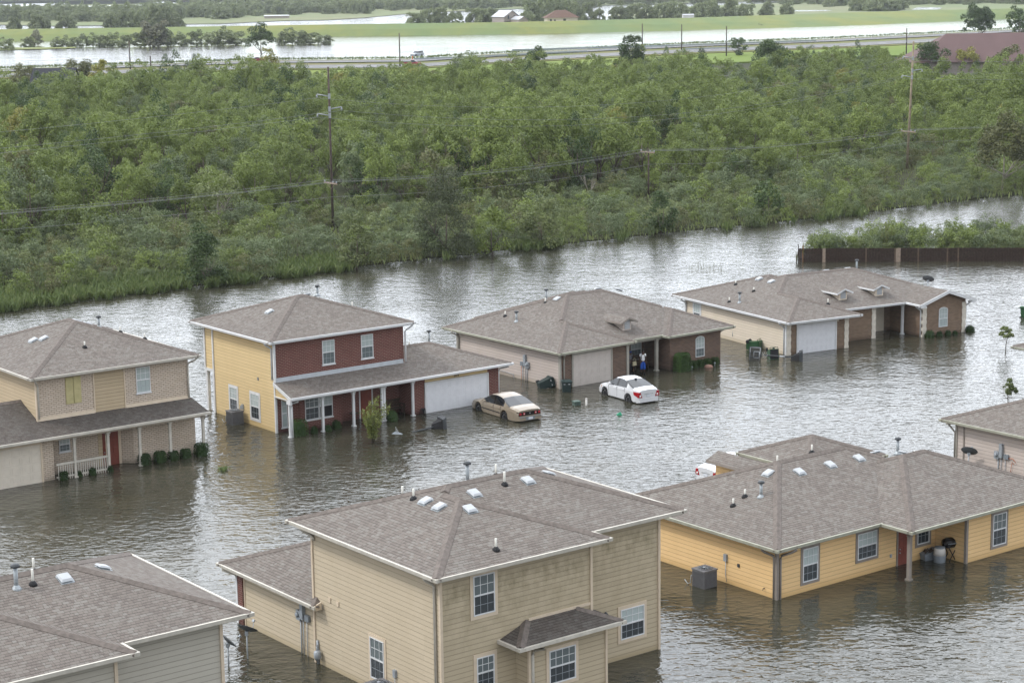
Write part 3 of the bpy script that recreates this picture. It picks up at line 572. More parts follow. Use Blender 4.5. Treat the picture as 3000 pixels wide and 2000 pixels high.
rl.build('porch_railing', 'trim_cream', h.e)
for q in ((-7.3, 4.7), (-6.9, 4.1)): h.roof_vent(q[0], q[1]+.5, 5.8+.37*(q[0]+10.05), .37, 0)
h.vent_pipe(-5.6, 1.9, 5.8+.37*2.4, .35); h.flue(-2.6, 6.2, 6.95, .6); h.vent_pipe(-1.6, 5.4, 6.6, .35); h.vent_pipe(-.9, 3.6, 6.35, .35); h.roof_vent(-4.0, 6.2, 7.45, -.37, 0); h.roof_vent(-3.6, 5.6, 7.3, -.37, 0)
# ================================================================ one-storey brown brick house, centre
O3 = (3.204, 129.93)
h = House('brick_bungalow', 'single storey brown brick and mauve house with people on its porch', O3, ANG, 'trim_taupe', gut='gutter_moss')
h.win = 'trim_white'; Z = 2.36
h.walls(0, 0, 6.0, 11.75, Z, {'F': 'brick_brown', 'L': 'siding_mauve', 'R': 'brick_brown', 'B': 'siding_mauve'})
h.walls(6.0, 2.5, 9.76, 11.74, Z, {'F': 'brick_brown', 'B': 'siding_mauve'}); h.walls(9.76, -.2, 14.65, 11.73, Z, {'F': 'brick_brown', 'L': 'brick_brown', 'R': 'brick_brown', 'B': 'siding_mauve'})
h.boards([(0, .0, -.9, Z), (0, 11.7, -.9, Z)], 'trim_stone', .13)
h.panel('F', 0, 1.08, 4.62, 2.1, Z, 'siding_mauve', .02)
h.garage('F', -.0, 1.12, 4.48, 2.14, 'door_mauve', 'trim_stone', 3, .0)
h.number('2484', 'F', 0, 2.9, 2.18, .15)
h.hips([(-.45, .05, 15.5, 12.85, 2.55), (-.45, -.52, 6.25, 7.5, 2.55), (9.22, -.68, 15.5, 7.5, 2.55), (3.6, 5.0, 15.1, 14.6, 2.55), (7.0, 8.0, 14.8, 15.8, 2.55)], .385)
for u, v in ((5.98, -.0), (8.95, .3)): h.post(u, v, Z, .2, 'trim_stone')
MB().slab([(6.0, .1, Z+.02), (9.76, .1, Z+.02), (9.76, 2.5, Z+.02), (6, 2.5, Z+.02)], .05).build('porch_ceiling', 'trim_stone', h.e)
MB().box((6.0, .25, Z-.14), (9.76, .4, Z-.03)).build('porch_beam', 'trim_stone', h.e)
MB().box((6.0, -.1, -.5), (9.76, 2.5, -.03)).build('porch_floor', 'concrete', h.e)
h.win1('F', 2.5, 8.45, 9.45, .5, 1.95, up='glass_blind', lo='glass_mid')
h.win1('F', -.2, 12.2, 13.05, .6, 1.86, up='glass_blind', lo='glass_mid', arch=.24)
h.door('F', 2.5, 6.5, 7.4, 2.0, 'door_red', 'trim_stone')
h.dormer(7.02, 1.2, 2.99, .74, 3.80, .385, 'trim_taupe', 'siding_mauve')
h.meter('L', 0, 3.75, 1.02, -1, 'orange_plastic')
h.downspout(0, 11.5, -1, .3, 2.5, -.4, .55, 'trim_stone'); h.downspout(.35, 0, -.7, -1, 2.5, -.4, .5, 'trim_stone'); h.downspout(14.65, .1, 1, -.5, 2.5, -.4, .5, 'trim_stone')
MB().lathe([(.1, -.1), (.16, 0), (.16, .3), (.08, .36)], (-.3, 8.6, .3), 10).tube([(-.2, 8.4, .35), (-.12, 6, .3), (-.12, 5.0, .25), (-.12, 4.9, -.2)], .02, 5).build('gas_meter', 'metal_grey', h.e)
k = .385
h.vent_pipe(2.2, 8.9, 2.55+k*2.65, .35); h.flue(1.9, 7.2, 2.55+k*2.35, .65); h.flue(5.0, 7.7, 2.55+k*5.3, .7); h.vent_pipe(4.6, 7.3, 2.55+k*4.9, .4); h.roof_vent(5.2, 6.75, 2.55+k*5.6, k, 0); h.roof_vent(9.4, 7.2, 4.9, 0, -k); h.roof_vent(10.9, 6.6, 4.75, -k, 0)
# ================================================================ one-storey brick and cream house with two dormers, right
O4 = (19.98, 140.54); D4 = 28.4
h = House('brick_bungalow', 'single storey tan brick and cream house with white corner blocks and two roof dormers', O4, D4)
Z = 2.36
h.walls(0, 0, 5.6, 13.3, Z, {'F': 'brick_tan', 'L': 'siding_cream', 'R': 'brick_tan', 'B': 'siding_cream'})
h.walls(5.6, 2.0, 9.75, 13.2, Z, {'F': 'brick_tan', 'B': 'siding_cream', 'R': 'brick_tan'}); h.walls(9.75, 4.15, 12.95, 13.1, Z, {'F': 'brick_tan', 'B': 'siding_cream'})
h.walls(12.95, .35, 17.17, 13.0, Z, {'F': 'brick_tan', 'L': 'brick_tan', 'R': 'brick_tan', 'B': 'siding_cream'})
for u, v in ((.17, 0), (5.43, 0), (9.58, 2.0), (13.12, .35), (17.0, .35)):
    q = MB()
    for i in range(12):
        z = -.9+i*.27
        if z < Z-.1: w_ = .2 if i % 2 else .17; q.box((u-w_, v-.045, z+.004), (u+w_, v+.2, min(z+.266, Z-.01)))
    q.build('quoin_column', 'quoin', h.e)
h.boards([(-.02, .06, -.9, Z), (0, 13.25, -.9, Z)], 'trim_white', .1)
h.panel('F', 0, .88, 4.72, 2.08, Z, 'siding_cream', .02); h.garage('F', -.0, .98, 4.38, 2.12, 'door_white', 'trim_white', 4, .0)
h.number('2494', 'F', 0, 2.65, 2.16, .15)
gz = 2.56; k = .33
h.hips([(-.45, 1.6, 17.7, 13.3, gz, 'R'), (-.45, -.8, 6.15, 9.0, gz), (-.45, 3.6, 10.45, 14.5, gz)], k)
gu0, gu1, gp, gv = 12.35, 17.78, 15.06, -.12; gzr = gz+.33*2.715
rf = MB(); rf.slab([(gu0, gv, gz), (gp, gv, gzr), (gp, 6, gzr), (gu0, 6, gz)][::-1], .15, 0, 1); rf.slab([(gu1, gv, gz), (gp, gv, gzr), (gp, 6, gzr), (gu1, 6, gz)], .15, 0, 1); rf.build('roof', ['shingles', 'trim_white'], h.e)
MB().poly([(12.96, .345, Z-.05), (17.16, .345, Z-.05), (17.16, .345, gz), (gp, .345, gzr-.12), (12.96, .345, gz)]).build('brick_wall', 'brick_tan', h.e)
rk = MB()
for a, b in (((gu0, gz), (gp, gzr)), ((gp, gzr), (gu1, gz))): rk.hexa([(a[0], gv-.05, a[1]-.22), (b[0], gv-.05, b[1]-.22), (b[0], gv-.002, b[1]-.22), (a[0], gv-.002, a[1]-.22), (a[0], gv-.05, a[1]+.03), (b[0], gv-.05, b[1]+.03), (b[0], gv-.002, b[1]+.03), (a[0], gv-.002, a[1]+.03)])
rk.box((gu0, gv-.06, gz-.24), (gu0+.55, gv+.3, gz-.12)).box((gu1-.55, gv-.06, gz-.24), (gu1, gv+.3, gz-.12)).build('rake_board', 'trim_white', h.e)
MB().box((gu0-.115, gv, gz-.12), (gu0-.002, 1.6, gz+.012)).box((gu1+.002, gv, gz-.12), (gu1+.115, 8, gz+.012)).build('gutter', 'trim_white', h.e)
h.post(12.45, 2.1, Z, .17)
MB().slab([(9.75, 1.9, Z+.02), (12.95, 1.9, Z+.02), (12.95, 4.15, Z+.02), (9.75, 4.15, Z+.02)], .05).build('porch_ceiling', 'trim_white', h.e)
h.panel('F', 4.15, 9.8, 12.3, -.6, Z, 'wall_cream', .03, 'siding_wall'); h.panel('R', 9.75, 2.2, 4.1, -.6, Z, 'wall_cream', .02, 'siding_wall')
MB().tube([(10.1, 4.09, 1.75), (10.1, 4.09, 1.95)], .07, 8).build('wall_lamp', 'metal_grey', h.e)
h.win1('F', 2.0, 6.35, 7.1, .75, 2.05, up='glass_blind', lo='glass_blind', split=.4); h.win1('F', .35, 14.52, 15.38, .6, 1.9, up='glass_blind', lo='glass_blind', arch=.22); h.win1('L', 0, 11.2, 12.1, .75, 2.2, 'trim_white')
h.dormer(6.55, 1.8+.05, 3.26-.58, .95, 3.35, k, 'trim_white', 'siding_cream') if False else None
for u in (7.38, 10.85): h.dormer(u, 2.95, 3.0, .74, 3.76, k, 'trim_white', 'siding_cream')
h.downspout(-.0, .25, -1, 0, 2.5, -.4, .5); h.downspout(0, 13.1, -1, .2, 2.5, -.4, .5); h.downspout(12.95, .5, -1, .2, 2.5, -.4, .5); h.downspout(17.17, .4, 1, -.2, 2.5, 1.0, .5)
for u, v in ((4.1, 9.2), (4.1, 7.6)): h.roof_vent(u, v, gz+k*4.55, k, 0)
h.vent_pipe(2.75, 10.4, gz+k*3.2, .3); h.vent_pipe(2.4, 7.5, gz+k*2.85, .3); h.vent_pipe(.35, 7.8, gz+k*.8, .35); h.flue(.6, 6.8, gz+k*1.05, .7); h.vent_pipe(5.7, 2.6, gz+k*1.0, .4); h.flue(13.6, 9.2, 4.0, .75); h.roof_vent(11.9, 8.3, 4.3, 0, -k); h.roof_vent(9.8, 8.3, 4.3, 0, -k)
# ================================================================ big tan two-storey house, bottom centre, and its grey twin
def big_house(o, label, side_m, front_m, brick_m, trim, full=True):
    h = House('two_storey_house', label, o, ANG, trim); h.win = 'trim_white'; L0, FV, FR_, BD = -11.78, -1.12, -4.55, 7.78
    h.walls(L0, 0, 0, BD, 5.73, {'F': front_m, 'L': side_m, 'R': front_m, 'B': side_m}); h.walls(L0-.004, FV, FR_, .3, 5.73, {'F': front_m, 'L': side_m, 'R': front_m})
    h.boards([(L0, FV, -.9, 5.72), (FR_, FV, 2.6, 5.72), (0, 0, -.9, 5.72), (L0, BD, -.9, 5.72), (0, BD, -.9, 5.72)], 'trim_tan', .09)
    h.hips([(-12.33, -.55, .9, 8.7, 5.9), (-12.33, -1.67, -4.05, 8.0, 5.9)], .337)
    k = .337
    for u, v in ((-6.95, 3.2), (-4.16, 3.3)): h.roof_vent(u, v, 5.9+k*(v+.55), 0, k)
    h.roof_vent(-8.25, 1.75, 5.9+k*3.42, 0, k); h.roof_vent(-8.9, 3.85, 5.9+k*3.43, k, 0); h.roof_vent(-8.95, 2.85, 5.9+k*3.38, k, 0); h.roof_vent(-2.2, 4.4, 5.9+k*3.1, -k, 0)
    h.vent_pipe(-8.95, 4.6, 5.9+k*3.38, .42); h.vent_pipe(-8.8, 5.6, 5.9+k*3.0, .42); h.vent_pipe(-8.97, -.85, 5.9+k*.82, .45); h.vent_pipe(-5.3, 3.4, 5.9+k*3.95, .55); h.vent_pipe(-4.6, 4.9, 5.9+k*3.8, .5); h.flue(-6.35, 4.5, 5.9+k*4.2, .75)
    h.downspout(L0, FV+.3, -1, 0, 5.82, -.4, .5); h.downspout(L0, BD-.2, -.9, .7, 5.82, 5.2, .5)
    if not full:
        h.flue(-5.9, 3.4, 5.9+k*3.95, .75); return h
    h.win1('L', L0, 2.72, 3.68, .52, 2.2, 'trim_tan', cols=3, up='glass_mid')
    for a, z in ((6.57, 2.95), (5.97, 2.93)): MB().box((L0-.04, a-.08, z-.1), (L0, a+.08, z+.1)).build('wall_vent', 'trim_tan', h.e)
    MB().box((L0-.1, 1.88, 1.0), (L0, 2.04, 1.3)).tube([(L0-.06, 1.95, 1.0), (L0-.06, 1.95, -.1)], .015, 5).build('switch_box', 'metal_grey', h.e)
    h.win1('F', FV, -10.28, -9.28, 3.9, 5.46, 'trim_tan', .14, up='glass_mid', lo='glass_dark'); h.win1('F', FV, -10.18, -9.36, 1.0, 2.24, 'trim_tan', .14, up='glass_mid')
    h.win1('F', 0, -2.08, -.82, .84, 2.12, 'trim_tan', .14, cols=4); h.door('F', 0, -3.95, -3.28, 1.75, 'door_red', 'trim_tan'); h.wall_light('F', 0, -2.95, 2.1); MB().box((-2.95, -.05, .42), (-2.82, 0, .6)).build('outlet_box', 'metal_grey', h.e)
    # bay with its own small hip roof
    BV = -1.95; h.walls(-8.3, BV, -4.5, 0, 2.5, {'F': front_m, 'L': front_m, 'R': front_m}); h.boards([(-8.3, BV, -.9, 2.5), (-4.5, BV, -.9, 2.5)], 'trim_tan', .08)
    e0, e1, ev, ez, s2 = -9.08, -4.0, -2.42, 2.72, .36; zt = ez+s2*1.3
    rf = MB().slab([(e0, ev, ez), (e1, ev, ez), (e1-1.3, ev+1.3, zt), (e0+1.3, ev+1.3, zt)], .16, 0, 1); rf.slab([(e0, ev, ez), (e0+1.3, ev+1.3, zt), (e0, ev+1.3, ez)], .16, 0, 1); rf.slab([(e1, ev, ez), (e1, 0, ez), (e1-1.3, 0, zt), (e1-1.3, ev+1.3, zt)], .16, 0, 1)
    ro = rf.build('roof', ['shingles_dark', trim], h.e); cap(ro, [((e0, ev, ez), (e0+1.28, ev+1.28, zt)), ((e1, ev, ez), (e1-1.3, ev+1.3, zt))], s2)
    MB().box((e0, ev-.115, ez-.12), (e1+.1, ev-.002, ez+.012)).box((e0-.115, ev-.115, ez-.12), (e0-.002, ev+1.3, ez+.012)).build('gutter', trim, h.e)
    MB().box((e0+1.4, FV-.04, zt-.02), (FR_, FV, zt+.09)).build('flashing', 'trim_tan', h.e)
    h.win1('F', BV, -7.35, -6.05, .75, 2.1, 'trim_tan', .14, cols=4, up='glass_mid')
    h.pipe([(-8.0, ev-.06, ez-.1), (-8.0, ev-.06, ez-.24), (-8.16, BV-.12, ez-.36), (-8.18, BV-.07, ez-.6), (-8.18, BV-.07, -.4)], trim)
    # low garage annexe behind
    h.walls(L0+.12, BD, -3.2, 14.1, 2.43, {'L': side_m, 'B': brick_m, 'R': brick_m}); MB().box((L0+.02, 13.75, -.9), (L0+.3, 14.14, 2.43)).build('brick_wall', brick_m, h.e); h.boards([(L0+.14, 13.7, -.9, 2.43), (L0+.1, BD+.02, -.9, 2.43)], 'trim_tan', .08); MB().box((L0-.0, 14.14, -.9), (L0+.12, 14.26, 2.4)).build('corner_trim', 'trim_white', h.e)
    h.hips([(-12.18, 7.15, -2.8, 14.95, 2.6, 'F')], .36)
    MB().hexa([(-12.18, 7.1, 2.42), (-11.85, 7.1, 2.42), (-11.85, 7.16, 2.42), (-12.18, 7.16, 2.42), (-12.18, 7.1, 2.62), (-11.85, 7.1, 2.74), (-11.85, 7.16, 2.74), (-12.18, 7.16, 2.62)]).build('rake_board', 'trim_tan', h.e)
    h.flue(-11.0, 8.6, 2.6+.36*1.2, .6); h.pipe([(-12.2, 14.6, 2.5), (-12.2, 14.6, 2.38), (-11.8, 14.2, 2.2), (-11.72, 14.2, 2.0), (-11.72, 14.2, -.3)], trim)
    h.meter('L', L0+.12, 8.82, 1.55, 1)
    MB().lathe([(.1, -.1), (.15, 0), (.15, .25), (.08, .3)], (L0-.2, 7.9-.55+.0, .35), 10).tube([(L0-.05, 7.55, -.1), (L0-.05, 7.55, 1.0)], .05, 6).tube([(L0-.1, 7.5, .8), (L0-.2, 7.4, .8), (L0-.2, 7.35, .6)], .03, 6).build('gas_meter', 'metal_grey', h.e)
    return h
O5 = (5.89, 77.7)
big_house(O5, 'large two storey tan sided house with mould stains under its eaves, bottom centre', 'siding_beige', 'siding_tan_stained', 'brick_red', 'trim_cream')
O8 = (loc((-10.103, 64.582), .28, .61)[0], loc((-10.103, 64.582), .28, .61)[1])
big_house(O8, 'grey sided two storey house cut off at the bottom left corner', 'siding_grey', 'siding_grey', 'brick_red', 'trim_cream', False)
# ================================================================ orange-yellow one-storey house, right
O6 = (11.615, 83.94)
h = House('yellow_bungalow', 'single storey bright orange yellow house with taupe window trim and posts', O6, ANG, 'trim_taupe', gut='gutter_moss'); h.win = 'trim_white'; Z = 2.3
sm_ = 'siding_orange'
h.walls(0, 0, 10.62, 10.2, Z, {'*': sm_}); h.walls(10.65, -1.83, 17.2, 7.0, Z, {'*': sm_})
h.walls(11.0, 10.0, 15.6, 12.9, Z, {'L': sm_, 'B': 'brick_brown', 'R': sm_})
h.boards([(0, 0, -.9, Z), (10.65, -1.83, -.9, Z), (8.72, -.0, -.9, Z)], 'trim_taupe', .11)
h.hips([(-.5, -.5, 15.2, 10.6, 2.49), (6.2, -2.33, 17.7, 7.6, 2.49), (10.55, 8.0, 16.0, 13.4, 2.56)], .365)
h.walls(4.95, 10.9, 6.5, 10.95, 3.0, {'*': sm_}) if False else None
h.dormer(5.15, 8.95, 3.1, .85, 4.12, .365, 'trim_taupe', sm_, back=True)
h.win1('F', 0, 1.62, 2.58, .46, 2.02, 'trim_taupe'); h.win1('F', 0, 5.2, 6.48, .79, 2.04, 'trim_taupe', cols=4); h.win1('F', 0, 9.3, 10.15, .75, 2.04, 'trim_taupe', split=.62); h.win1('F', -1.83, 12.55, 13.53, .46, 2.02, 'trim_taupe', up='glass_mid')
h.door('F', 0, 7.95, 8.68, 2.1, 'door_red', 'trim_taupe', 'l'); MB().box((7.42, -.05, .5), (7.52, 0, .66)).build('outlet_box', 'metal_grey', h.e)
h.post(6.68, -1.83, Z+.02, .17, 'trim_taupe')
h.pipe([(-.5, .45, 2.42), (-.5, .45, 2.3), (-.4, .42, 2.2), (-.1, .15, 2.02), (-.06, .12, 1.9), (-.06, .12, -.4)], 'trim_taupe'); h.pipe([(.65, -.56, 2.42), (.65, -.56, 2.3), (.5, -.45, 2.2), (.2, -.1, 2.02), (.16, -.07, 1.9), (.16, -.07, -.4)], 'trim_taupe')
k = .365
for u in (5.5, 7.6, 9.6): h.roof_vent(u, 4.0, 2.49+k*4.5, 0, k)
h.roof_vent(4.1, 4.7, 2.49+k*4.6, k, 0); h.vent_pipe(2.2, 4.3, 2.49+k*2.7, .35); h.vent_pipe(1.4, 4.25, 2.49+k*1.9, .35); h.flue(2.5, 3.55, 2.49+k*3.0, .65)
h.vent_pipe(5.3, 5.3, 4.35, .4); h.vent_pipe(8.6, 6.2, 4.2, .4); h.flue(12.6, 4.2, 3.9, .7); h.roof_vent(11.4, 4.6, 4.0, 0, -k); h.roof_vent(12.4, 3.6, 4.0, -k, 0); h.vent_pipe(13.6, 4.0, 3.75, .15); h.vent_pipe(14.4, 3.6, 3.6, .15)
MB().box((-.1, 3.15, 1.05), (0, 3.33, 1.38)).tube([(-.05, 3.22, 1.05), (-.05, 3.22, .4), (-.1, 3.1, .1)], .018, 5).build('switch_box', 'metal_grey', h.e); MB().box((-.05, 2.35, .95), (0, 2.47, 1.1)).build('wall_vent', 'metal_dark', h.e); MB().tube([(0, .75, .35), (-.1, .75, .35), (-.12, .75, .28)], .025, 6).build('hose_tap', 'metal_dark', h.e)
h.pipe([(10.7, 13.3, 2.45), (10.75, 13.0, 2.2), (10.95, 12.8, 2.0), (10.95, 12.8, 0)], 'trim_stone')
# ================================================================ mauve house at the right edge, and the next one showing only its eave
O7 = (24.9, 107.585)
h = House('mauve_bungalow', 'single storey mauve sided house at the right edge with grey meter boxes on its wall', O7, ANG, 'trim_taupe', gut='gutter_moss')
h.walls(0, -10, 13, 0, 2.44, {'*': 'siding_mauve'}); h.boards([(0, -.02, -.9, 2.44)], 'trim_stone', .1); h.boards([(0, -.55, -.9, 2.44)], 'trim_taupe', .06)
h.hips([(-.5, -10.6, 13.5, .72, 2.62)], .36); h.pipe([(-.55, .3, 2.5), (-.4, .2, 2.35), (-.06, .05, 1.9), (-.06, .05, -.3)], 'trim_stone'); h.meter('L', 0, -3.2, 1.05, 1)
MB().tube([(-.06, -3.7, 1.1), (-.09, -4.0, 1.15), (-.07, -4.2, .95), (-.07, -4.05, .85), (-.06, -3.95, .95), (-.06, -3.85, .3), (-.05, -3.85, -.2)], .015, 5).build('cable', 'orange_plastic', h.e)
h.win = 'trim_white'; h.win1('F', -10, 2.0, 3.0, .5, 2.0, 'trim_taupe'); h.win1('F', -10, 8.6, 9.9, .8, 2.0, 'trim_taupe', cols=4); h.door('F', -10, 5.5, 6.3, 2.0, 'door_red', 'trim_taupe')
a9 = loc((33.48, 129.18), .5, -.5)
h = House('mauve_bungalow', 'house showing only a corner of its eave at the right edge, near small trees', a9[:2], ANG, 'trim_taupe', gut='gutter_moss')
h.win = 'trim_white'; h.walls(.3, -9, 12, -.2, 2.44, {'*': 'siding_mauve'}); h.win1('F', -9, 2.0, 3.0, .5, 2.0, 'trim_taupe'); h.win1('F', -9, 8.0, 9.3, .8, 2.0, 'trim_taupe', cols=4); h.door('F', -9, 5.2, 6.0, 2.0, 'door_red', 'trim_taupe'); h.hips([(-.5, -9.5, 12.5, .5, 2.6)], .36); h.boards([(.3, -.2, -.9, 2.4)], 'trim_stone')
# ================================================================ foliage kit
RNG = np.random.default_rng(7); random.seed(7)
def leafmat(name, a, b, c=None, trans=.22, hue=.0):
    m, nt, p = newmat(name); oi = nt.nodes.new('ShaderNodeObjectInfo'); v = tc(nt)
    col = mixc(nt, oi.outputs['Random'], [x*.78 for x in a], [x*1.12 for x in b])
    f = ramp(nt, noise(nt, v, .9, 3), [(.35, 0.0), (.7, 1.0)])
    col = mixc(nt, math_(nt, 'MULTIPLY', f, .55), col, c or [x*1.35 for x in b])
    g = nd(nt, 'ShaderNodeNewGeometry'); col = mixc(nt, math_(nt, 'MULTIPLY', g.outputs['Random Per Island'], .45), col, [x*.55 for x in a])
    nt.links.new(col, p.inputs['Base Color']); p.inputs['Roughness'].default_value = .55; p.inputs['Specular IOR Level'].default_value = .25
    tr = nt.nodes.new('ShaderNodeBsdfTranslucent'); nt.links.new(col, tr.inputs['Color'])
    mx = nd(nt, 'ShaderNodeMixShader'); mx.inputs[0].default_value = trans
    nt.links.new(p.outputs[0], mx.inputs[1]); nt.links.new(tr.outputs[0], mx.inputs[2]); nt.links.new(mx.outputs[0], nt.nodes['Material Output'].inputs['Surface'])
    return m
leafmat('leaf_tallow', (.152, .208, .051), (.202, .262, .063), (.245, .295, .077)); leafmat('leaf_fargrey', (.19, .195, .125), (.22, .225, .14), (.25, .25, .16)); leafmat('leaf_dark', (.056, .094, .030), (.074, .115, .036), (.092, .14, .044)); leafmat('leaf_far', (.205, .25, .125), (.245, .29, .14), (.28, .315, .155))  # leaf_far is lightened so that its colour carries some of the distance haze
leafmat('leaf_yellow', (0.232, 0.240, 0.054), (0.295, 0.287, 0.062), (0.320, 0.295, 0.070)); leafmat('leaf_olive', (0.132, 0.143, 0.056), (0.155, 0.163, 0.065), (0.186, 0.186, 0.078)); leafmat('leaf_grey', (0.136, 0.178, 0.085), (0.171, 0.217, 0.102), (0.186, 0.232, 0.109))
leafmat('leaf_shrub', (.150, .190, .072), (.195, .235, .088), (.24, .27, .105)); leafmat('leaf_willow', (.066, .082, .042), (.080, .098, .048), (.105, .125, .056)); leafmat('leaf_grass', (.13, .185, .062), (.165, .22, .075), (.21, .25, .09)); leafmat('leaf_box', (.030, .060, .018), (.042, .080, .022), (.055, .10, .028)); leafmat('leaf_brown', (0.186, 0.132, 0.093), (0.232, 0.155, 0.109), (0.248, 0.171, 0.124))
leafmat('leaf_hedge', (.045, .090, .022), (.055, .105, .026), (.075, .135, .034)); leafmat('leaf_young', (0.155, 0.186, 0.054), (0.202, 0.232, 0.062), (0.248, 0.279, 0.078))
plain('bark', (.115, .095, .075), .9, .3, 4); plain('bark_pale', (.30, .27, .23), .9, .25, 4)
def leafmesh(name, C, N, size, mat, aspect=.6, parent=None, jit=.7, droop=0.0):
    C = np.asarray(C, float); n = len(C); N = np.asarray(N, float)+RNG.normal(0, jit, (n, 3)); N /= np.linalg.norm(N, axis=1)[:, None]+1e-9
    A = RNG.normal(0, 1, (n, 3)); A[:, 2] -= droop; A -= (A*N).sum(1)[:, None]*N; A /= np.linalg.norm(A, axis=1)[:, None]+1e-9; B = np.cross(N, A)
    s = (size if np.ndim(size) else np.full(n, size))*RNG.uniform(.65, 1.35, n); s = s[:, None]
    V = np.empty((n, 4, 3)); V[:, 0] = C-A*s*.5; V[:, 1] = C+B*s*.5*aspect+N*s*.08; V[:, 2] = C+A*s*.5; V[:, 3] = C-B*s*.5*aspect+N*s*.08
    me = bpy.data.meshes.new(name); me.vertices.add(4*n); me.vertices.foreach_set('co', V.ravel()); me.loops.add(4*n); me.loops.foreach_set('vertex_index', np.arange(4*n, dtype=np.int32))
    me.polygons.add(n); me.polygons.foreach_set('loop_start', np.arange(0, 4*n, 4, dtype=np.int32)); me.polygons.foreach_set('loop_total', np.full(n, 4, np.int32)); me.update(calc_edges=True)
    me.materials.append(MATS[mat]); o = bpy.data.objects.new(name, me); COL.objects.link(o); o.parent = parent; return o
def clumps(cent, rad, per, squash=1.12, inner=.55):
    C = []; N = []
    for c, r in zip(cent, rad):
        k = max(8, int(per*r*r)); d = RNG.normal(0, 1, (k, 3)); d /= np.linalg.norm(d, axis=1)[:, None]; d[:, 2] = np.where(d[:, 2] < -.35, -d[:, 2], d[:, 2])
        q = r*RNG.uniform(inner, 1.05, k)[:, None]; p = d*q; p[:, 2] *= squash; C.append(p+c); N.append(d+np.array([0, 0, .35]))
    return np.concatenate(C), np.concatenate(N)
def crown_pts(H, W, base, n, ragged=.25, conical=0.0):
    n = int(n*1.25)
    P_ = []; r_ = []
    while len(P_) < n:
        d = RNG.normal(0, 1, 3); d /= np.linalg.norm(d)
        if d[2] < (-.92 if base < .15*H else -.5): continue
        k = RNG.uniform(.45, 1.0)**.6*(1+RNG.uniform(-ragged, ragged))
        z = max(.08*H, H*(.36+.56*d[2]*k)) if base < .15*H else base+(H-base)*(.45+.5*d[2]*k)
        w_ = W/2*(1-conical*max(0, (z-base)/(H-base)))
        P_.append((d[0]*k*w_*.82, d[1]*k*w_*.82, z)); r_.append(RNG.uniform(.085, .17)*W)
    return np.array(P_), np.array(r_)
def limbs(mb, H, base, W, n, r0, seed):
    rn = random.Random(seed); top = (rn.uniform(-.2, .2), rn.uniform(-.2, .2), H*.8); lean = (rn.uniform(-.25, .25), rn.uniform(-.25, .25))
    tr = [(0, 0, -.6), (lean[0]*.3, lean[1]*.3, base*.6), (lean[0], lean[1], base*1.1), (top[0]*.6+lean[0], top[1]*.6+lean[1], base*1.1+(H-base)*.45)]
    mb.tube(tr, r0, 7, 0, r0*.25)
    for i in range(n):
        a = rn.uniform(0, 6.28); z = base*rn.uniform(.7, 1.25); l = W*rn.uniform(.28, .45); h_ = rn.uniform(.25, .55)*(H-base)
        p0 = Vector((lean[0]*.8, lean[1]*.8, z)); p2 = p0+Vector((math.cos(a)*l, math.sin(a)*l, h_)); p1 = p0.lerp(p2, .5)+Vector((rn.uniform(-.2, .2), rn.uniform(-.2, .2), -.1))
        mb.tube([p0, p1, p2], r0*.45, 5, 0, r0*.1)
        for j in range(2):
            q = p1+Vector((rn.uniform(-1, 1)*l*.5, rn.uniform(-1, 1)*l*.5, rn.uniform(.3, 1)*h_*.7)); mb.tube([p1, q], r0*.22, 4, 0, r0*.06)
    return mb
def tree(name, label, H, W, mat, seed, base=.28, n=22, per=70, size=.4, group=None, bark='bark', jit=.5, aspect=.6, conical=0.0, droop=0.0, cat='tree', ragged=.25, nl=5, rk=1.0):
    global RNG
    RNG = np.random.default_rng(seed); e = empty(name, label, cat, group=group)
    c, r = crown_pts(H, W, base*H, n, ragged, conical); C, N = clumps(c, r*rk, per)
    leafmesh('crown', C, N, size, mat, aspect, e, jit, droop)
    limbs(MB(), H, base*H, W, nl, .022*H, seed).build('trunk', bark, e)
    return e
def place(e, p, rz=0, sc=1.0):
    e.location = p; e.rotation_euler = (0, 0, rz); e.scale = (sc, sc, sc) if not hasattr(sc, '__len__') else sc; return e
def bush(label, p, w, d, hgt, mat='leaf_box', box=True, n=420, size=.09, rz=0, group=None, name='bush', cat='bush'):
    e = empty(name, label, cat, p, rz, group)
    k = int(n*3.2); size *= 1.05; q = RNG.uniform(-1, 1, (k, 3))
    if box:
        ax = RNG.integers(0, 3, k); sg = np.sign(q[np.arange(k), ax]); q[np.arange(k), ax] = sg*RNG.uniform(.86, 1.04, k)
        q = np.sign(q)*np.abs(q)**.9; nrm = q*(np.abs(q) > .8)
        rr = np.linalg.norm(q, axis=1)[:, None]; q = q/np.maximum(1, rr/1.38)
    else: q /= np.linalg.norm(q, axis=1)[:, None]; q *= RNG.uniform(.75, 1.08, k)[:, None]; nrm = q
    C = q*np.array([w/2, d/2, (hgt+.5)/2])+np.array([0, 0, (hgt-.5)/2])
    leafmesh('foliage', C, nrm+np.array([0, 0, .2]), size, mat, .6, e, .45)
    co = MB(); sphere(co, (0, 0, (hgt-.5)/2), 1, 12, 0, (w*.42, d*.42, (hgt+.5)*.44)); co.v = [tuple(np.sign(a)*abs(a/m_)**(.45 if box else .8)*m_*(.93 if box else 1) if i_ < 2 else (hgt-.5)/2+np.sign(a-(hgt-.5)/2)*abs((a-(hgt-.5)/2)/m_)**(.45 if box else .8)*m_*.93 for i_, (a, m_) in enumerate(zip(v_, (w*.42, d*.42, (hgt+.5)*.44)))) for v_ in co.v]; co.build('branches', 'leaf_box', e)
    return e
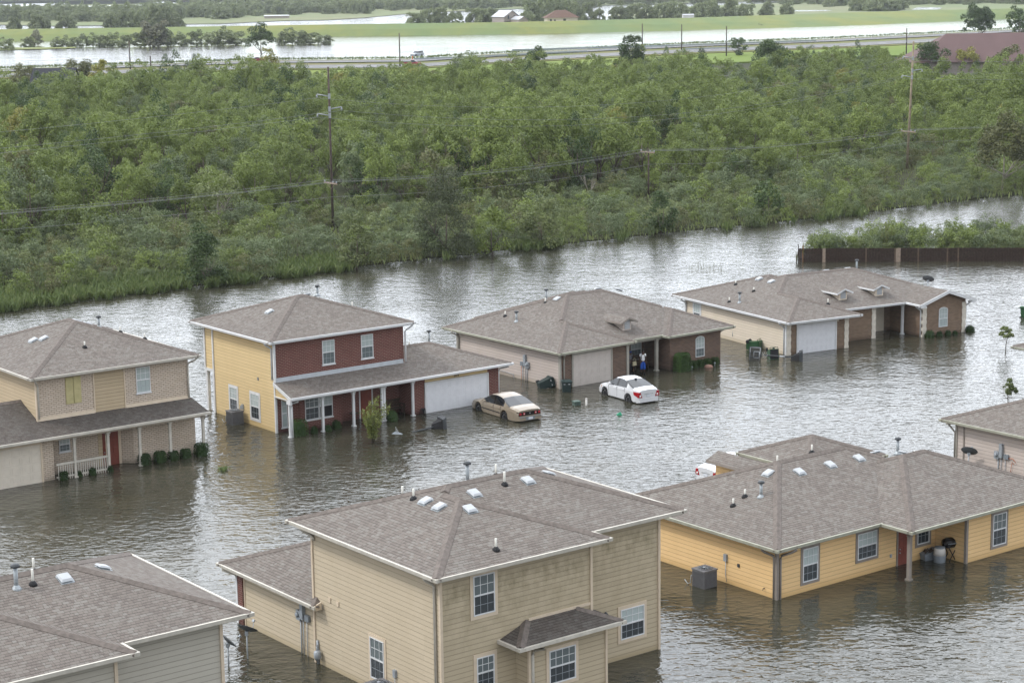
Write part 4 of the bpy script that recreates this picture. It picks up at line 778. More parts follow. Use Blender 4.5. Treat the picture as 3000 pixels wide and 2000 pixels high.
# ================================================================ cars
def interp(x, pts): return float(np.interp(x, [p[0] for p in pts], [p[1] for p in pts]))
def car(name, label, cat, L, W, paint, belt, roof, wheels, rw, gh, style, ground=0.0, group=None):
    # x runs from the front bumper (0) to the rear (L), moved so that the origin is the middle; y left; z up from the road
    e = empty(name, label, cat, group=group); hw = W/2; x0 = L/2
    xs = set(np.linspace(0, L, 27).round(3))
    for xw in wheels:
        for k in np.linspace(-1, 1, 11): xs.add(round(xw+k*(rw+.07), 3))
    for k in ('a', 'b', 'c', 'd'): xs.add(gh[k])
    for k in gh['pill']: xs.add(k[0]); xs.add(k[1])
    xs = sorted(x for x in xs if 0 <= x <= L); body, gl = MB(), {}
    wid = [(0, hw*.80), (.12, hw*.88), (.45, hw*.96), (L*.3, hw), (L*.75, hw), (L-.4, hw*.965), (L-.1, hw*.90), (L, hw*.84)]
    bot = [(0, .30), (.25, .22), (L-.3, .24), (L, .34)]
    rings = []
    for x in xs:
        w_ = interp(x, wid); zb = interp(x, bot); zt = interp(x, belt); arch = 0
        for xw in wheels:
            if abs(x-xw) < rw+.07: arch = max(arch, rw+math.sqrt(max(0, (rw+.07)**2-(x-xw)**2)))
        zs = max(zb, arch); zr = interp(x, roof) if gh['a'] <= x <= gh['d'] else zt
        g = max(0.0, min(1.0, (zr-zt)/.3)); cw = w_-.05-(w_*gh['tumble'])*g*min(1, (zr-zt)/.45) if zr > zt+.001 else w_-.10
        rings.append([(0, zs+.0), (w_-.05, zs), (w_-.005, zs+.05), (w_, max(zs+.06, zb+.28)), (w_-.005, max(zs+.08, zt-.18)), (w_-.045, max(zs+.10, zt-.02)), (cw, max(zr, zt)+.005), (cw-.09, zr+.045), (0, zr+.075)])
    def put(i, k, sg, mb):
        a, b = rings[i], rings[i+1]; P = [(x0-xs[i], sg*a[k][0], a[k][1]), (x0-xs[i+1], sg*b[k][0], b[k][1]), (x0-xs[i+1], sg*b[k+1][0], b[k+1][1]), (x0-xs[i], sg*a[k+1][0], a[k+1][1])]
        mb.poly(P if sg < 0 else P[::-1]); mb.sm.add(len(mb.f)-1)
    for i in range(len(xs)-1):
        xm = (xs[i]+xs[i+1])/2
        for sg in (1, -1):
            for k in range(8):
                tgt = body
                if k == 5 and gh['a']+.35*(gh['b']-gh['a']) < xm < gh['c']+gh.get('ce', .3)*(gh['d']-gh['c']): tgt = gl.setdefault(('window_pillar' if any(p[0] < xm < p[1] for p in gh['pill']) else 'side_window', sg), MB())
                if k in (6, 7) and gh['a']+.04 < xm < gh['b']-.0: tgt = gl.setdefault(('windscreen', 0), MB())
                if k in (6, 7) and gh['c'] < xm < gh['d']-.04: tgt = gl.setdefault(('rear_window', 0), MB())
                put(i, k, sg, tgt)
    for i, fl in ((0, 1), (len(xs)-1, 0)):
        r = rings[i]; P = [(x0-xs[i], y, z) for y, z in r]+[(x0-xs[i], -y, z) for y, z in reversed(r[1:-1])]
        body.poly(P if fl else P[::-1])
    body.build('body', paint, e)
    for (nm, sg), mb in gl.items(): mb.build(nm, 'tail_black' if nm == 'window_pillar' else 'car_glass', e)
    for xw in wheels:
        for sg in (1, -1):
            we = MB().lathe([(rw*.60, -.10), (rw*.92, -.10), (rw, -.06), (rw, .06), (rw*.93, .10), (rw*.64, .10), (rw*.62, .07)], (0, 0, 0), 20, 0, 'Y').build('wheel', 'tyre', e, (x0-xw, sg*(hw-.115), rw))
            ri = MB().lathe([(rw*.62, .03), (rw*.62, .07), (rw*.56, .075), (rw*.2, .05), (.01, .06)] if sg > 0 else [(.01, -.06), (rw*.2, -.05), (rw*.56, -.075), (rw*.62, -.07), (rw*.62, -.03)], (0, 0, 0), 16, 0, 'Y')
            for k in range(7):
                a = k*2*math.pi/7; ri.tube([(rw*.32*math.cos(a), sg*.07, rw*.32*math.sin(a)), (rw*.5*math.cos(a), sg*.082, rw*.5*math.sin(a))], rw*.055, 5, 1)
            ri.build('rim', [style.get('rim', 'alloy'), 'rubber'], we)
    # mirrors, door seams and handles
    def skin_w(x): return interp(x, wid)
    for sg in (1, -1):
        xm = gh['a']+.42*(gh['b']-gh['a'])+.15; zt = interp(xm, belt)
        mm = MB(); sphere(mm, (x0-xm-.05, sg*(skin_w(xm)+.07), zt+.06), .1, 8, 0, (.6, 1.0, .75)); mm.build('wing_mirror', style.get('mirror', paint), e)
        if style.get('doors'):
            sm_ = MB(); dk = MB()
            for x in style['doors']: sm_.box((x0-x-.006, sg*(skin_w(x)-.02), .34), (x0-x+.006, sg*(skin_w(x)+.002), interp(x, belt)-.06))
            if style.get('strip'): sm_.box((x0-wheels[0]-rw-.1, sg*(hw-.01), .50), (x0-wheels[1]+rw+.1, sg*(hw+.012), .555))
            sm_.build('door_seams', 'rubber', e)
            for x in style['handles']: MB().box((x0-x-.1, sg*(skin_w(x)-.02), interp(x, belt)-.20), (x0-x+.1, sg*(skin_w(x)+.022), interp(x, belt)-.165)).build('door_handle', style.get('mirror', paint), e)
    style['detail'](e, L, W, x0, skin_w)
    e['ground'] = ground
    return e
def lampblock(e, name, mat, x, y0, y1, z0, z1, dx, sub=()):
    o = MB().hexa([(x, y0, z0), (x+dx, y0, z0), (x+dx, y1, z0), (x, y1, z0), (x, y0, z1), (x+dx, y0, z1), (x+dx, y1, z1), (x, y1, z1)]).build(name, mat, e)
    for nm, mt, c, r in sub: MB().lathe([(r, -.012), (r, .0), (r*.6, .012), (.01, .014)][::-1] if False else [(.01, -.014), (r*.6, -.012), (r, 0), (r, .01)], (c[0], c[1], c[2]), 14, 0, 'X').build(nm, mt, o)
    return o
def det_gold(e, L, W, x0, sw):
    xr = x0-L; o = MB()
    o.hexa([(xr+.12, -.815, .60), (xr-.03, -.74, .60), (xr-.03, .74, .60), (xr+.12, .815, .60), (xr+.12, -.81, .82), (xr-.03, -.73, .82), (xr-.03, .73, .82), (xr+.12, .81, .82)])
    o = o.build('tail_panel', 'tail_black', e)
    for y in (.64, .40, -.40, -.64):
        q = MB().lathe([(.01, -.02), (.06, -.018), (.085, 0), (.085, .02)], (xr-.03, y, .71), 14, 0, 'X').build('tail_light', 'tail_red', o)
        if abs(y) < .5: MB().lathe([(.01, -.028), (.03, -.024), (.032, 0)], (xr-.03, y, .71), 10, 0, 'X').build('reversing_light', 'tail_clear', q)
    MB().lathe([(.01, -.03), (.035, -.026), (.035, 0)], (xr-.03, 0, .72), 5, 0, 'X').build('emblem', 'alloy', o)
    MB().box((xr+.2, -.24, .93), (xr+.12, .24, .955)).build('brake_light', 'tail_red', e)
    MB().hexa([(xr+.22, -.86, .30), (xr-.09, -.74, .32), (xr-.09, .74, .32), (xr+.22, .86, .30), (xr+.24, -.87, .56), (xr-.08, -.76, .55), (xr-.08, .76, .55), (xr+.24, .87, .56)]).build('rear_bumper', 'paint_gold', e)
    MB().box((xr-.105, -.74, .50), (xr+.1, .74, .535)).build('bumper_strip', 'plastic_grey', e); MB().box((xr-.11, -.30, .35), (xr-.08, .30, .52)).build('plate_recess', 'plastic_grey', e); MB().box((xr-.125, -.15, .37), (xr-.10, .15, .51)).build('number_plate', 'plate', e)
    for s in (1, -1): MB().hexa([(x0-.25, s*.80, .56), (x0-.02, s*.45, .56), (x0+.0, s*.45, .56), (x0-.2, s*.84, .56), (x0-.3, s*.78, .68), (x0-.05, s*.45, .68), (x0-.02, s*.46, .68), (x0-.25, s*.82, .68)]).build('headlight', 'tail_clear', e)
def det_white(e, L, W, x0, sw):
    xr = x0-L
    for s in (1, -1):
        o = MB().hexa([(xr+.40, s*.75, .66), (xr+.40, s*.868, .74), (xr-.03, s*.80, .60), (xr-.03, s*.60, .60), (xr+.45, s*.75, .93), (xr+.45, s*.866, .93), (xr-.015, s*.79, .92), (xr-.015, s*.60, .92)])
        o.hexa([(xr-.035, s*.50, .58), (xr-.035, s*.80, .60), (xr+.1, s*.80, .60), (xr+.1, s*.50, .58), (xr-.03, s*.64, .92), (xr-.03, s*.79, .92), (xr+.1, s*.79, .92), (xr+.1, s*.64, .92)]); o = o.build('tail_light', 'tail_red', e)
        MB().lathe([(.01, -.03), (.05, -.026), (.075, 0), (.075, .05)], (xr-.03, s*.655, .69), 14, 0, 'X').build('reversing_light', 'tail_clear', o)
        MB().hexa([(x0-.5, s*.80, .62), (x0-.08, s*.60, .60), (x0-.06, s*.62, .60), (x0-.46, s*.845, .62), (x0-.5, s*.78, .78), (x0-.16, s*.60, .74), (x0-.12, s*.64, .74), (x0-.46, s*.83, .78)]).build('headlight', 'amber', e)
    MB().box((xr-.02, -.33, .765), (xr+.08, .33, .80)).build('chrome_strip', 'alloy', e); MB().box((xr-.03, -.16, .60), (xr+.0, .16, .74)).build('number_plate', 'plate', e)
    MB().hexa([(xr+.02, -.07, .845), (xr-.012, -.07, .845), (xr-.012, .07, .845), (xr+.02, .07, .845), (xr+.03, -.07, .875), (xr, -.07, .875), (xr, .07, .875), (xr+.03, .07, .875)]).build('emblem', 'alloy', e)
    MB().hexa([(xr+.2, -.83, .24), (xr-.05, -.70, .28), (xr-.05, .70, .28), (xr+.2, .83, .24), (xr+.22, -.845, .54), (xr-.035, -.70, .53), (xr-.035, .70, .53), (xr+.22, .845, .54)]).build('rear_bumper', 'paint_white', e)
    MB().lathe([(.01, 0), (.09, .0), (.05, .05), (.01, .06)], (xr+1.35, 0, 1.50), 8).tube([(xr+1.32, 0, 1.53), (xr+1.2, 0, 1.62)], .008, 4).build('antenna', 'rubber', e)
    MB().lathe([(rw_ := .01, -.005), (.02, 0), (.01, .005)], (xr+.02, .5, .70), 6, 0, 'X').build('badge', 'rubber', e)
def det_simple(e, L, W, x0, sw):
    xr = x0-L
    for s in (1, -1):
        MB().box((xr-.01, s*(W/2*.80), .72), (xr+.10, s*(W/2*.96), 1.02)).build('tail_light', 'tail_red', e); MB().box((x0-.22, s*(W/2*.70), .66), (x0+.012, s*(W/2*.92), .84)).build('headlight', 'tail_clear', e)
    MB().box((xr-.04, -W/2*.84, .38), (xr+.2, W/2*.84, .58)).build('rear_bumper', 'metal_grey', e); MB().box((x0-.2, -W/2*.84, .36), (x0+.05, W/2*.84, .56)).build('front_bumper', 'metal_grey', e)
gold = car('sedan_car', 'tan sedan standing in flood water beside the white garage door of the red brick house', 'car', 5.1, 1.86, 'paint_gold',
    [(0, .58), (.12, .70), (.6, .78), (1.45, .92), (3.0, .97), (4.2, .99), (4.75, .96), (5.1, .86)], [(1.30, .93), (2.15, 1.36), (2.6, 1.42), (3.1, 1.40), (3.45, 1.33), (4.35, .99)], (.98, 3.80), .33,
    dict(a=1.30, b=2.15, c=3.40, d=4.35, tumble=.26, pill=[(2.62, 2.72), (3.42, 3.47)]), dict(detail=det_gold, doors=(1.55, 2.67, 3.45), handles=(2.5, 3.3), strip=True, mirror='paint_gold'))
white = car('sedan_car', 'white sedan with red tail lights standing in flood water before the brown brick house', 'car', 4.4, 1.74, 'paint_white',
    [(0, .60), (.1, .74), (.5, .86), (1.2, 1.00), (2.6, 1.06), (3.6, 1.09), (4.05, 1.08), (4.4, .98)], [(1.02, 1.0), (1.85, 1.44), (2.25, 1.50), (2.7, 1.48), (3.0, 1.42), (3.85, 1.09)], (.84, 3.37), .32,
    dict(a=1.02, b=1.85, c=2.95, d=3.85, tumble=.25, pill=[(2.12, 2.26), (3.02, 3.06)]), dict(detail=det_white, doors=(1.3, 2.2, 3.02), handles=(2.02, 2.85)))
def setcar(c, front, rear, ground, sc, halfw, wf, wr):   # near-side wheel points seen on the photograph
    f = Vector((front.x-rear.x, front.y-rear.y, 0)); d = f.normalized(); rt = Vector((d.y, -d.x, 0)); mid = (Vector((front.x, front.y, 0))+Vector((rear.x, rear.y, 0)))/2
    off = ((wf+wr)/2)*sc; c.location = mid+rt*halfw*sc-d*off+Vector((0, 0, ground)); c.rotation_euler = (0, 0, math.atan2(d.y, d.x)); c.scale = (sc, sc, sc)
setcar(gold, at(1402.5, 1201), at(1481.5, 1227), -.26, 1.09, .84, 5.1/2-.98, 5.1/2-3.80)
setcar(white, at(1772.5, 1155.5), at(1844, 1176.5), -.2, 1.04, .78, 4.4/2-.84, 4.4/2-3.37)
w2 = copy_tree(white); w2['label'] = 'white sedan behind the orange yellow house, only its tail showing past the roof'
w2.location = at(2068, 1387, .45)-Vector((0, 0, .75))+Vector((1.75, 1.32, 0)); w2.rotation_euler = (0, 0, R(37)); w2.scale = (1, 1, 1)
suv = car('suv_car', 'silver blue four wheel drive driving along the far highway', 'car', 5.13, 2.0, 'paint_silver', [(0, .80), (.15, 1.0), (1.4, 1.12), (5.0, 1.18), (5.13, 1.0)], [(1.35, 1.12), (2.1, 1.75), (2.6, 1.86), (4.6, 1.86), (5.05, 1.2)], (.95, 3.9), .39,
    dict(a=1.35, b=2.1, c=4.6, d=5.05, tumble=.14, pill=[(2.72, 2.82), (3.72, 3.84)]), dict(detail=det_simple, doors=(1.7, 2.77, 3.78), handles=(2.6, 3.6)))
truck = car('pickup_truck', 'red pickup truck on the near lanes of the far highway', 'truck', 5.6, 2.0, 'paint_red', [(0, .85), (.15, 1.02), (1.5, 1.12), (3.4, 1.14), (3.42, 1.10), (5.6, 1.10)], [(1.4, 1.12), (2.1, 1.72), (2.5, 1.82), (3.2, 1.80), (3.4, 1.15)], (.95, 4.4), .39,
    dict(a=1.4, b=2.1, c=3.2, d=3.4, tumble=.16, pill=[(2.6, 2.7), (3.2, 3.4)]), dict(detail=det_simple, doors=(1.7, 2.65), handles=(2.5,)))
MB().box((-2.7, -.85, 1.13), (-.75, .85, 1.19)).build('truck_bed', 'rubber', truck)
redc = car('sedan_car', 'dark red sedan under the round tree beside the far highway', 'car', 4.8, 1.8, 'paint_maroon', [(0, .58), (.12, .70), (.6, .78), (1.45, .92), (3.9, .98), (4.45, .95), (4.8, .86)], [(1.20, .93), (2.0, 1.36), (2.5, 1.42), (3.0, 1.38), (4.1, .98)], (.95, 3.6), .33,
    dict(a=1.2, b=2.0, c=3.1, d=4.1, tumble=.26, pill=[(2.45, 2.55), (3.2, 3.25)]), dict(detail=det_simple, doors=(1.5, 2.5), handles=(2.4,)))
# ================================================================ things standing and floating in the water
def bin_(name, label, mat, lid=True, group=None):
    e = empty(name, label, 'bin', group=group); mb = MB(); b = [(-.24, -.26), (.24, -.26), (.24, .26), (-.24, .26)]; t = [(-.31, -.36), (.31, -.36), (.31, .36), (-.31, .36)]
    mb.hexa([(x, y, 0) for x, y in b]+[(x, y, .98) for x, y in t]); mb.hexa([(-.34, -.39, .90), (.34, -.39, .90), (.34, .39, .90), (-.34, .39, .90), (-.34, -.39, .98), (.34, -.39, .98), (.34, .39, .98), (-.34, .39, .98)])
    mb.box((-.32, -.37, .72), (.32, -.30, .92)).build('body', mat, e)
    if lid:
        l = MB().hexa([(-.37, -.42, .985), (.37, -.42, .985), (.37, .40, .985), (-.37, .40, .985), (-.30, -.34, 1.09), (.30, -.34, 1.09), (.30, .36, 1.06), (-.30, .36, 1.06)]); l.box((-.37, -.44, .955), (.37, -.40, 1.0)); l.build('lid', mat, e)
    else: MB().box((-.30, -.34, .985), (.30, .34, .992)).build('opening', 'rubber', e)
    for s in (1, -1): MB().lathe([(.03, -.05), (.13, -.05), (.13, .05), (.03, .05)], (s*.26, .30, .12), 12, 0, 'X').build('wheel', 'rubber', e)
    MB().tube([(-.3, .42, .9), (-.3, .5, .93), (.3, .5, .93), (.3, .42, .9)], .022, 6).build('handle', mat, e)
    for x in (-.16, .16): MB().box((x-.06, -.395, .80), (x+.06, -.372, .86)).build('sticker', 'vent_white', e)
    return e
A = R(ANG)
b1 = bin_('wheelie_bin', 'dark green wheelie bin standing upright at the brown brick house corner', 'bin_dark', group='wheelie bins'); b1.location = at(1660, 1149)+Vector((0, .28, -.28)); b1.rotation_euler = (R(-2), 0, R(4))
b2 = bin_('wheelie_bin', 'dark green wheelie bin toppled on its side against mauve siding', 'bin_dark', group='wheelie bins'); b2.location = at(1579, 1138)+Vector((-.02, .15, .14)); b2.rotation_euler = (R(-8), R(74), R(14))
b3 = bin_('wheelie_bin', 'bright green wheelie bin lying on its side against cream siding', 'bin_green', group='wheelie bins'); b3.location = at(2187, 1013, .28)+Vector((.1, .4, 0)); b3.rotation_euler = (R(90), 0, R(62))
b4 = bin_('wheelie_bin', 'bright green wheelie bin with its open mouth towards us, behind the fallen backboard', 'bin_green', False, group='wheelie bins'); b4.location = at(2238, 1042, .28)+Vector((.55, .95, 0)); b4.rotation_euler = (R(84), 0, R(12))
b5 = bin_('wheelie_bin', 'green wheelie bin half cut off by the right edge of the photo', 'bin_green', group='wheelie bins'); b5.location = at(3002, 936, -.2); b5.rotation_euler = (0, R(6), R(70))
mb = MB().tube([(0, 0, 0), (.05, 0, .55)], .03, 6); sphere(mb, (.06, 0, .68), .15, 10, 0, (.25, 1, 1)); mb.tube([(0, .0, .05), (.9, .2, .05), (.9, .7, .08)], .025, 6)
e = mb.build('bicycle_wreck', 'galv', None, at(2146, 985, .35), (0, 0, R(20))); tag(e, 'thin grey metal pipework sticking up behind the lying green bin', 'pipes'); e.name = 'metal_pipes'
# fallen basketball hoops
def hoop(label, P0, P1, full, board_at=None, rz=0):
    e = empty('basketball_hoop', label, 'basketball hoop', P0); d = (P1-P0)
    bs = MB().hexa([(-.12, -.55, -.35), (.12, -.42, -.35), (.12, .42, -.35), (-.12, .55, -.35), (-.16, -.5, .62), (.1, -.36, .72), (.1, .36, .72), (-.16, .5, .62)])
    bs.build('base', 'metal_dark', e, None, (0, 0, rz))
    k = MB().hexa([(-.75, -.12, -.1), (-.12, -.45, -.2), (-.12, .45, -.2), (-.75, .12, -.1), (-.7, -.08, .3), (-.12, -.38, .55), (-.12, .38, .55), (-.7, .08, .3)]); k.build('water_tank', 'rubber', e, None, (0, 0, rz))
    MB().tube([(0, 0, .18), d], .055, 8).build('pole', 'metal_dark', e)
    if full: MB().tube([Vector((0, 0, .18)).lerp(d, .44), Vector((0, 0, .18)).lerp(d, .58)], .062, 8).build('pole_sticker', 'vent_white', e)
    return e
p0 = at(2349, 1058, 0)+Vector((0, .3, 0)); p1 = at(2238, 1040, .35)
hp = hoop('fallen basketball hoop with clear backboard lying before the white quoined garage', p0, p1, True, rz=R(-8))
bl = p1-p0; wv = Vector((.46, -.08, 0)); fr = MB()
B0 = at(2194, 1056, -.05)-p0; B1 = at(2227, 1057, -.05)-p0; T0 = B0+Vector((.07, .05, 1.02)); T1 = B1+Vector((.07, .05, 1.0))
for a, b in ((B0, T0), (B1, T1), (T0, T1), (B0.lerp(T0, .27), B1.lerp(T1, .27)), (B0.lerp(T0, .6), B1.lerp(T1, .6))): fr.tube([a, b], .026, 5)
fr.build('backboard_frame', 'metal_dark', hp)
bd = MB(); n_ = Vector((.02, .05, 0)); bd.hexa([B0+n_, B1+n_, B1+n_*1.4, B0+n_*1.4, T0+n_, T1+n_, T1+n_*1.4, T0+n_*1.4]); bo = bd.build('backboard', 'clear_board', hp)
sq = MB()
def bp(a, b): return (B0.lerp(B1, a)).lerp(T0.lerp(T1, a), b)
for a, b in (((.06, .05), (.06, .95)), ((.94, .05), (.94, .95)), ((.06, .95), (.94, .95)), ((.40, .22), (.40, .66)), ((.40, .22), (.88, .22)), ((.40, .66), (.88, .66)), ((.88, .22), (.88, .66))): sq.tube([bp(*a)-n_*.2, bp(*b)-n_*.2], .028, 4)
sq.build('backboard_lines', 'vent_white', bo)
c0 = bp(1.0, .40); rg = MB().tube([c0+Vector((.28+.24*math.cos(t), .0+.08*math.sin(t), .0+.22*math.sin(t))) for t in np.linspace(0, 6.283, 17)], .014, 5)
for z in (-.1, .0, .1): rg.tube([bp(.7, .42)+Vector((0, 0, z)), c0+Vector((.1, 0, z*.6))], .022, 5)
rg.build('rim', 'metal_dark', hp)
nn = MB()
for t in np.linspace(0, 6.283, 9)[:-1]: nn.tube([c0+Vector((.28+.24*math.cos(t), .08*math.sin(t), .22*math.sin(t))), c0+Vector((.34+.12*math.cos(t+.4), -.2, .1+.1*math.sin(t+.4)))], .012, 4)
nn.build('net', 'vent_white', hp)
q0 = at(1297, 1254, 0)+Vector((0, .2, 0)); q1 = at(1208, 1266, .0)
h2 = hoop('fallen basketball hoop with black base by the red brick house, backboard under water', q0, q1, False, rz=R(24))
MB().tube([(-.1, 0, .15), Vector((0, 0, .18)).lerp(q1-q0, .3)], .02, 5).build('strut', 'metal_dark', h2)
br = at(1162, 1270, 0); mb = MB().hexa([(-.42, -.1, -.03), (.45, -.35, -.03), (.5, -.2, -.03), (-.1, .2, -.03), (-.40, -.08, .02), (.45, -.33, .03), (.5, -.2, .04), (-.1, .2, .16)])
for i, x in enumerate((-.02, .06, .14, .2)): mb.tube([(x, 0, .0), (x-.05-.02*i, .0, .55-.12*i), (x-.0, .05, .5-.13*i)], .018, 5, 1)
o = mb.build('chair_wreck', ['plastic_grey', 'vent_white'], None, br); o.scale = (.75, .75, .8); o.name = 'submerged_bracket'; tag(o, 'white wire bracket poking out of the water beside the leafy young tree', 'bracket')
# meter pad, stake, floats
mb = MB().box((-.21, -.21, -.5), (.21, .21, .2)); mb.hexa([(-.24, -.24, .2), (.24, -.24, .2), (.24, .24, .2), (-.24, .24, .2), (-.22, -.22, .27), (.22, -.22, .27), (.22, .22, .27), (-.22, .22, .27)], 1)
pd = empty('utility_box', 'green utility box standing in the water between the two sedans', 'utility box', at(1689, 1187, 0)+Vector((0, .15, 0)), R(24)); mb.build('cabinet', ['pad_green', 'pad_green'], pd); MB().box((-.05, -.225, .05), (.05, -.208, .12)).build('latch', 'metal_dark', pd)
o = MB().tube([(0, 0, -.5), (.0, 0, .40)], .065, 10).lathe([(.07, .40), (.075, .44), (.06, .47), (.01, .48)], (0, 0, 0), 10).build('marker_stake', 'plastic_white', None, at(1718, 1187, 0)); tag(o, 'white plastic marker stake beside the green utility box', 'stake')
mb = MB(); mb.hexa([(-.22, -.12, -.05), (.22, -.1, -.05), (.2, .12, -.05), (-.2, .12, -.05), (-.12, -.02, .10), (.06, -.02, .2), (.1, .06, .18), (-.1, .06, .1)])
o = mb.build('floating_toy', 'tarp_green', None, at(1814, 1215, 0)); tag(o, 'small bright green plastic toy floating near the white sedan', 'toy')
def ac(label, p, rz):
    e = empty('air_conditioner', label, 'air conditioner', p, rz); mb = MB().box((-.40, -.40, -.3), (.40, .40, .78))
    for i in range(15):
        t = -.36+i*.051
        for s in (1, -1): mb.box((t, s*.40, -.25), (t+.016, s*.418, .72)); mb.box((s*.40, t, -.25), (s*.418, t+.016, .72))
    mb.build('cabinet', 'metal_grey' if False else 'unit_grey', e)
    MB().box((-.43, -.43, .78), (.43, .43, .84)).lathe([(.33, .84), (.35, .87), (.31, .875), (.30, .845)], (0, 0, 0), 20).build('top_cover', 'unit_grey', e)
    f = MB().lathe([(.30, .842), (.29, .846), (.1, .846), (.01, .85)], (0, 0, 0), 20, 0)
    for k in range(12): a = k*math.pi/6; f.tube([(.05*math.cos(a), .05*math.sin(a), .875), (.31*math.cos(a), .31*math.sin(a), .872)], .008, 4, 1)
    f.lathe([(.01, .86), (.08, .862), (.08, .9), (.01, .905)], (0, 0, 0), 10, 1); f.build('fan_grille', ['rubber', 'metal_grey'], e)
    MB().tube([(.4, .3, .5), (.52, .34, .45), (.55, .36, .1), (.7, .4, .02), (.85, .45, .2)], .022, 6).build('pipework', 'galv', e)
    return e
plain('unit_grey', (.16, .16, .168), .5, .1, 5)
ac('grey air conditioner unit in water against orange yellow siding', Vector(loc(O6, -1.05, 3.55)), A+R(90)); ac('grey air conditioner unit in water against pale yellow siding', Vector(loc(O2, -.62, 4.05)), A+R(90)); ac('grey air conditioner unit at the bottom edge beside the tan house', Vector(loc(O5, -12.4, 2.2)), A+R(90))
def dish(label, p, hgt, az, el, w_=.42):
    e = empty('satellite_dish', label, 'satellite dish', p); mb = MB().tube([(0, 0, -.5), (0, 0, hgt)], .032, 8); mb.build('mast', 'metal_grey', e)
    d = MB(); d.lathe([(.01, 0), (.2, .02), (.36, .07), (.44, .115), (.45, .12), (.44, .125), (.36, .085), (.2, .035), (.01, .012)], (0, 0, 0), 22)
    o = d.build('reflector', 'dish_grey', e, (0, 0, hgt+.1), (R(90-el), 0, R(az))); o.scale = (1.05, .8, 1)
    MB().tube([(0, -.34, .03), (0, -.42, .3), (0, -.3, .5)], .015, 5).box((-.05, -.34, .46), (.05, -.24, .56)).build('feed_arm', 'metal_grey', o)
    MB().box((-.07, -.1, hgt-.08), (.07, .1, hgt+.08)).build('bracket', 'metal_grey', e); return e
plain('dish_grey', (.085, .092, .10), .45, .15, 5)
dish('grey satellite dish on a pole, farther of the two by the grey house', at(726, 1928), 1.1, 150, 55); dish('dark satellite dish seen edge on, nearer of the two by the grey house', at(670, 1950), .9, 115, 45)
dish('satellite dish on a pole before the mauve house wall', Vector(loc(O7, -.6, -1.4)), 1.0, 150, 40)
dish('dark satellite dish on the roof of the house with two dormers', Vector((loc(O4, 15.3, 2.6, 3.36, D4))), .45, 150, 40)
# porch furniture
def bench(label, p, rz):
    e = empty('garden_bench', label, 'bench', p, rz)
    s_ = MB()
    for i in range(4): s_.box((-.6, -.25+i*.13, .40), (.6, -.15+i*.13, .43))
    s_.build('seat', 'wood_furniture', e); b = MB().box((-.6, .24, .85), (.6, .28, .95)).box((-.6, .22, .5), (.6, .26, .55))
    for i in range(11): b.box((-.5+i*.096, .225, .5), (-.46+i*.096, .265, .88))
    b.build('backrest', 'wood_furniture', e)
    for x in (-.6, .6): MB().box((x-.03, -.28, .62), (x+.03, .28, .66)).build('armrest', 'wood_furniture', e)
    for x in (-.58, .58):
        for y in (-.24, .24): MB().box((x-.03, y-.03, -.1), (x+.03, y+.03, .64)).build('leg', 'wood_furniture', e)
    return e
bench('dark wooden bench under the red brick porch, wrought back', Vector(loc(O2, 8.45, -.45, .0)), A)
e = empty('side_table', 'small round dark table on the porch behind the young tree', 'table', Vector(loc(O2, 5.35, -.5, -.05))); MB().lathe([(.3, .58), (.3, .62)], (0, 0, 0), 16).build('table_top', 'wood_furniture', e)
for a in (0, 2.1, 4.2): MB().tube([(.22*math.cos(a), .22*math.sin(a), .58), (.26*math.cos(a), .26*math.sin(a), -.1)], .02, 5).build('leg', 'wood_furniture', e)
mb = MB()
for i in range(5): mb.tube([(-.2+i*.1, 0, 0), (-.16+i*.08, 0, .3), (-.1+i*.06, .05, .42), (-.05+i*.04, .15, .3), (0, .2, 0)], .022, 5)
o = mb.build('garden_trellis', 'rubber', None, Vector(loc(O2, 9.75, -1.75))); tag(o, 'small dark wire trellis at the foot of the brick garage pier', 'trellis')
# grill, tub and cask on the orange house porch
g = empty('barbecue_grill', 'black barbecue grill on folding legs, white side shelf, under the orange house eave', 'grill', at(2780, 1642, 0)+Vector((.1, .2, 0)), R(20))
b = MB(); b.lathe([(.02, -.42), (.2, -.38), (.26, -.2), (.26, .2), (.2, .38), (.02, .42)], (0, 0, .84), 14, 0, 'X'); b.build('firebox', 'tail_black', g)
for s in (1, -1): MB().tube([(-.22, s*.2, -.1), (.22, s*.2, .66)], .022, 6).tube([(.22, s*.21, -.1), (-.22, s*.21, .66)], .022, 6).build('folding_legs', 'rubber', g)
MB().box((.44, -.2, .70), (.80, .22, .73)).hexa([(.44, -.22, .73), (.80, -.22, .73), (.78, -.02, .73), (.46, -.02, .73), (.46, -.18, .84), (.76, -.18, .80), (.75, -.05, .80), (.46, -.05, .84)]).build('side_shelf', 'plastic_white', g); MB().tube([(-.3, -.28, .86), (.3, -.28, .86)], .018, 6).build('lid_handle', 'galv', g)
c = empty('drum_cask', 'white and brown plastic drum between the grey tub and the grill', 'drum', at(2755, 1648, 0)+Vector((0, .2, 0)))
MB().lathe([(.26, -.3), (.28, .08), (.30, .28), (.29, .34)], (0, 0, 0), 18).build('base', 'plastic_grey', c); MB().lathe([(.29, .34), (.27, .58), (.24, .68), (.15, .70), (.05, .74)], (0, 0, 0), 18).build('body', 'plastic_white', c); MB().lathe([(.24, .68), (.25, .72), (.1, .75), (.02, .76)], (0, 0, 0), 18).build('lid', 'plastic_grey', c)
t = empty('storage_tub', 'tilted grey plastic tub full of oddments under the porch window', 'tub', at(2722, 1640, 0)+Vector((0, .2, 0)), R(25)); mb = MB(); b0 = [(-.3, -.2), (.3, -.2), (.3, .2), (-.3, .2)]; b1_ = [(-.42, -.3), (.42, -.3), (.42, .3), (-.42, .3)]
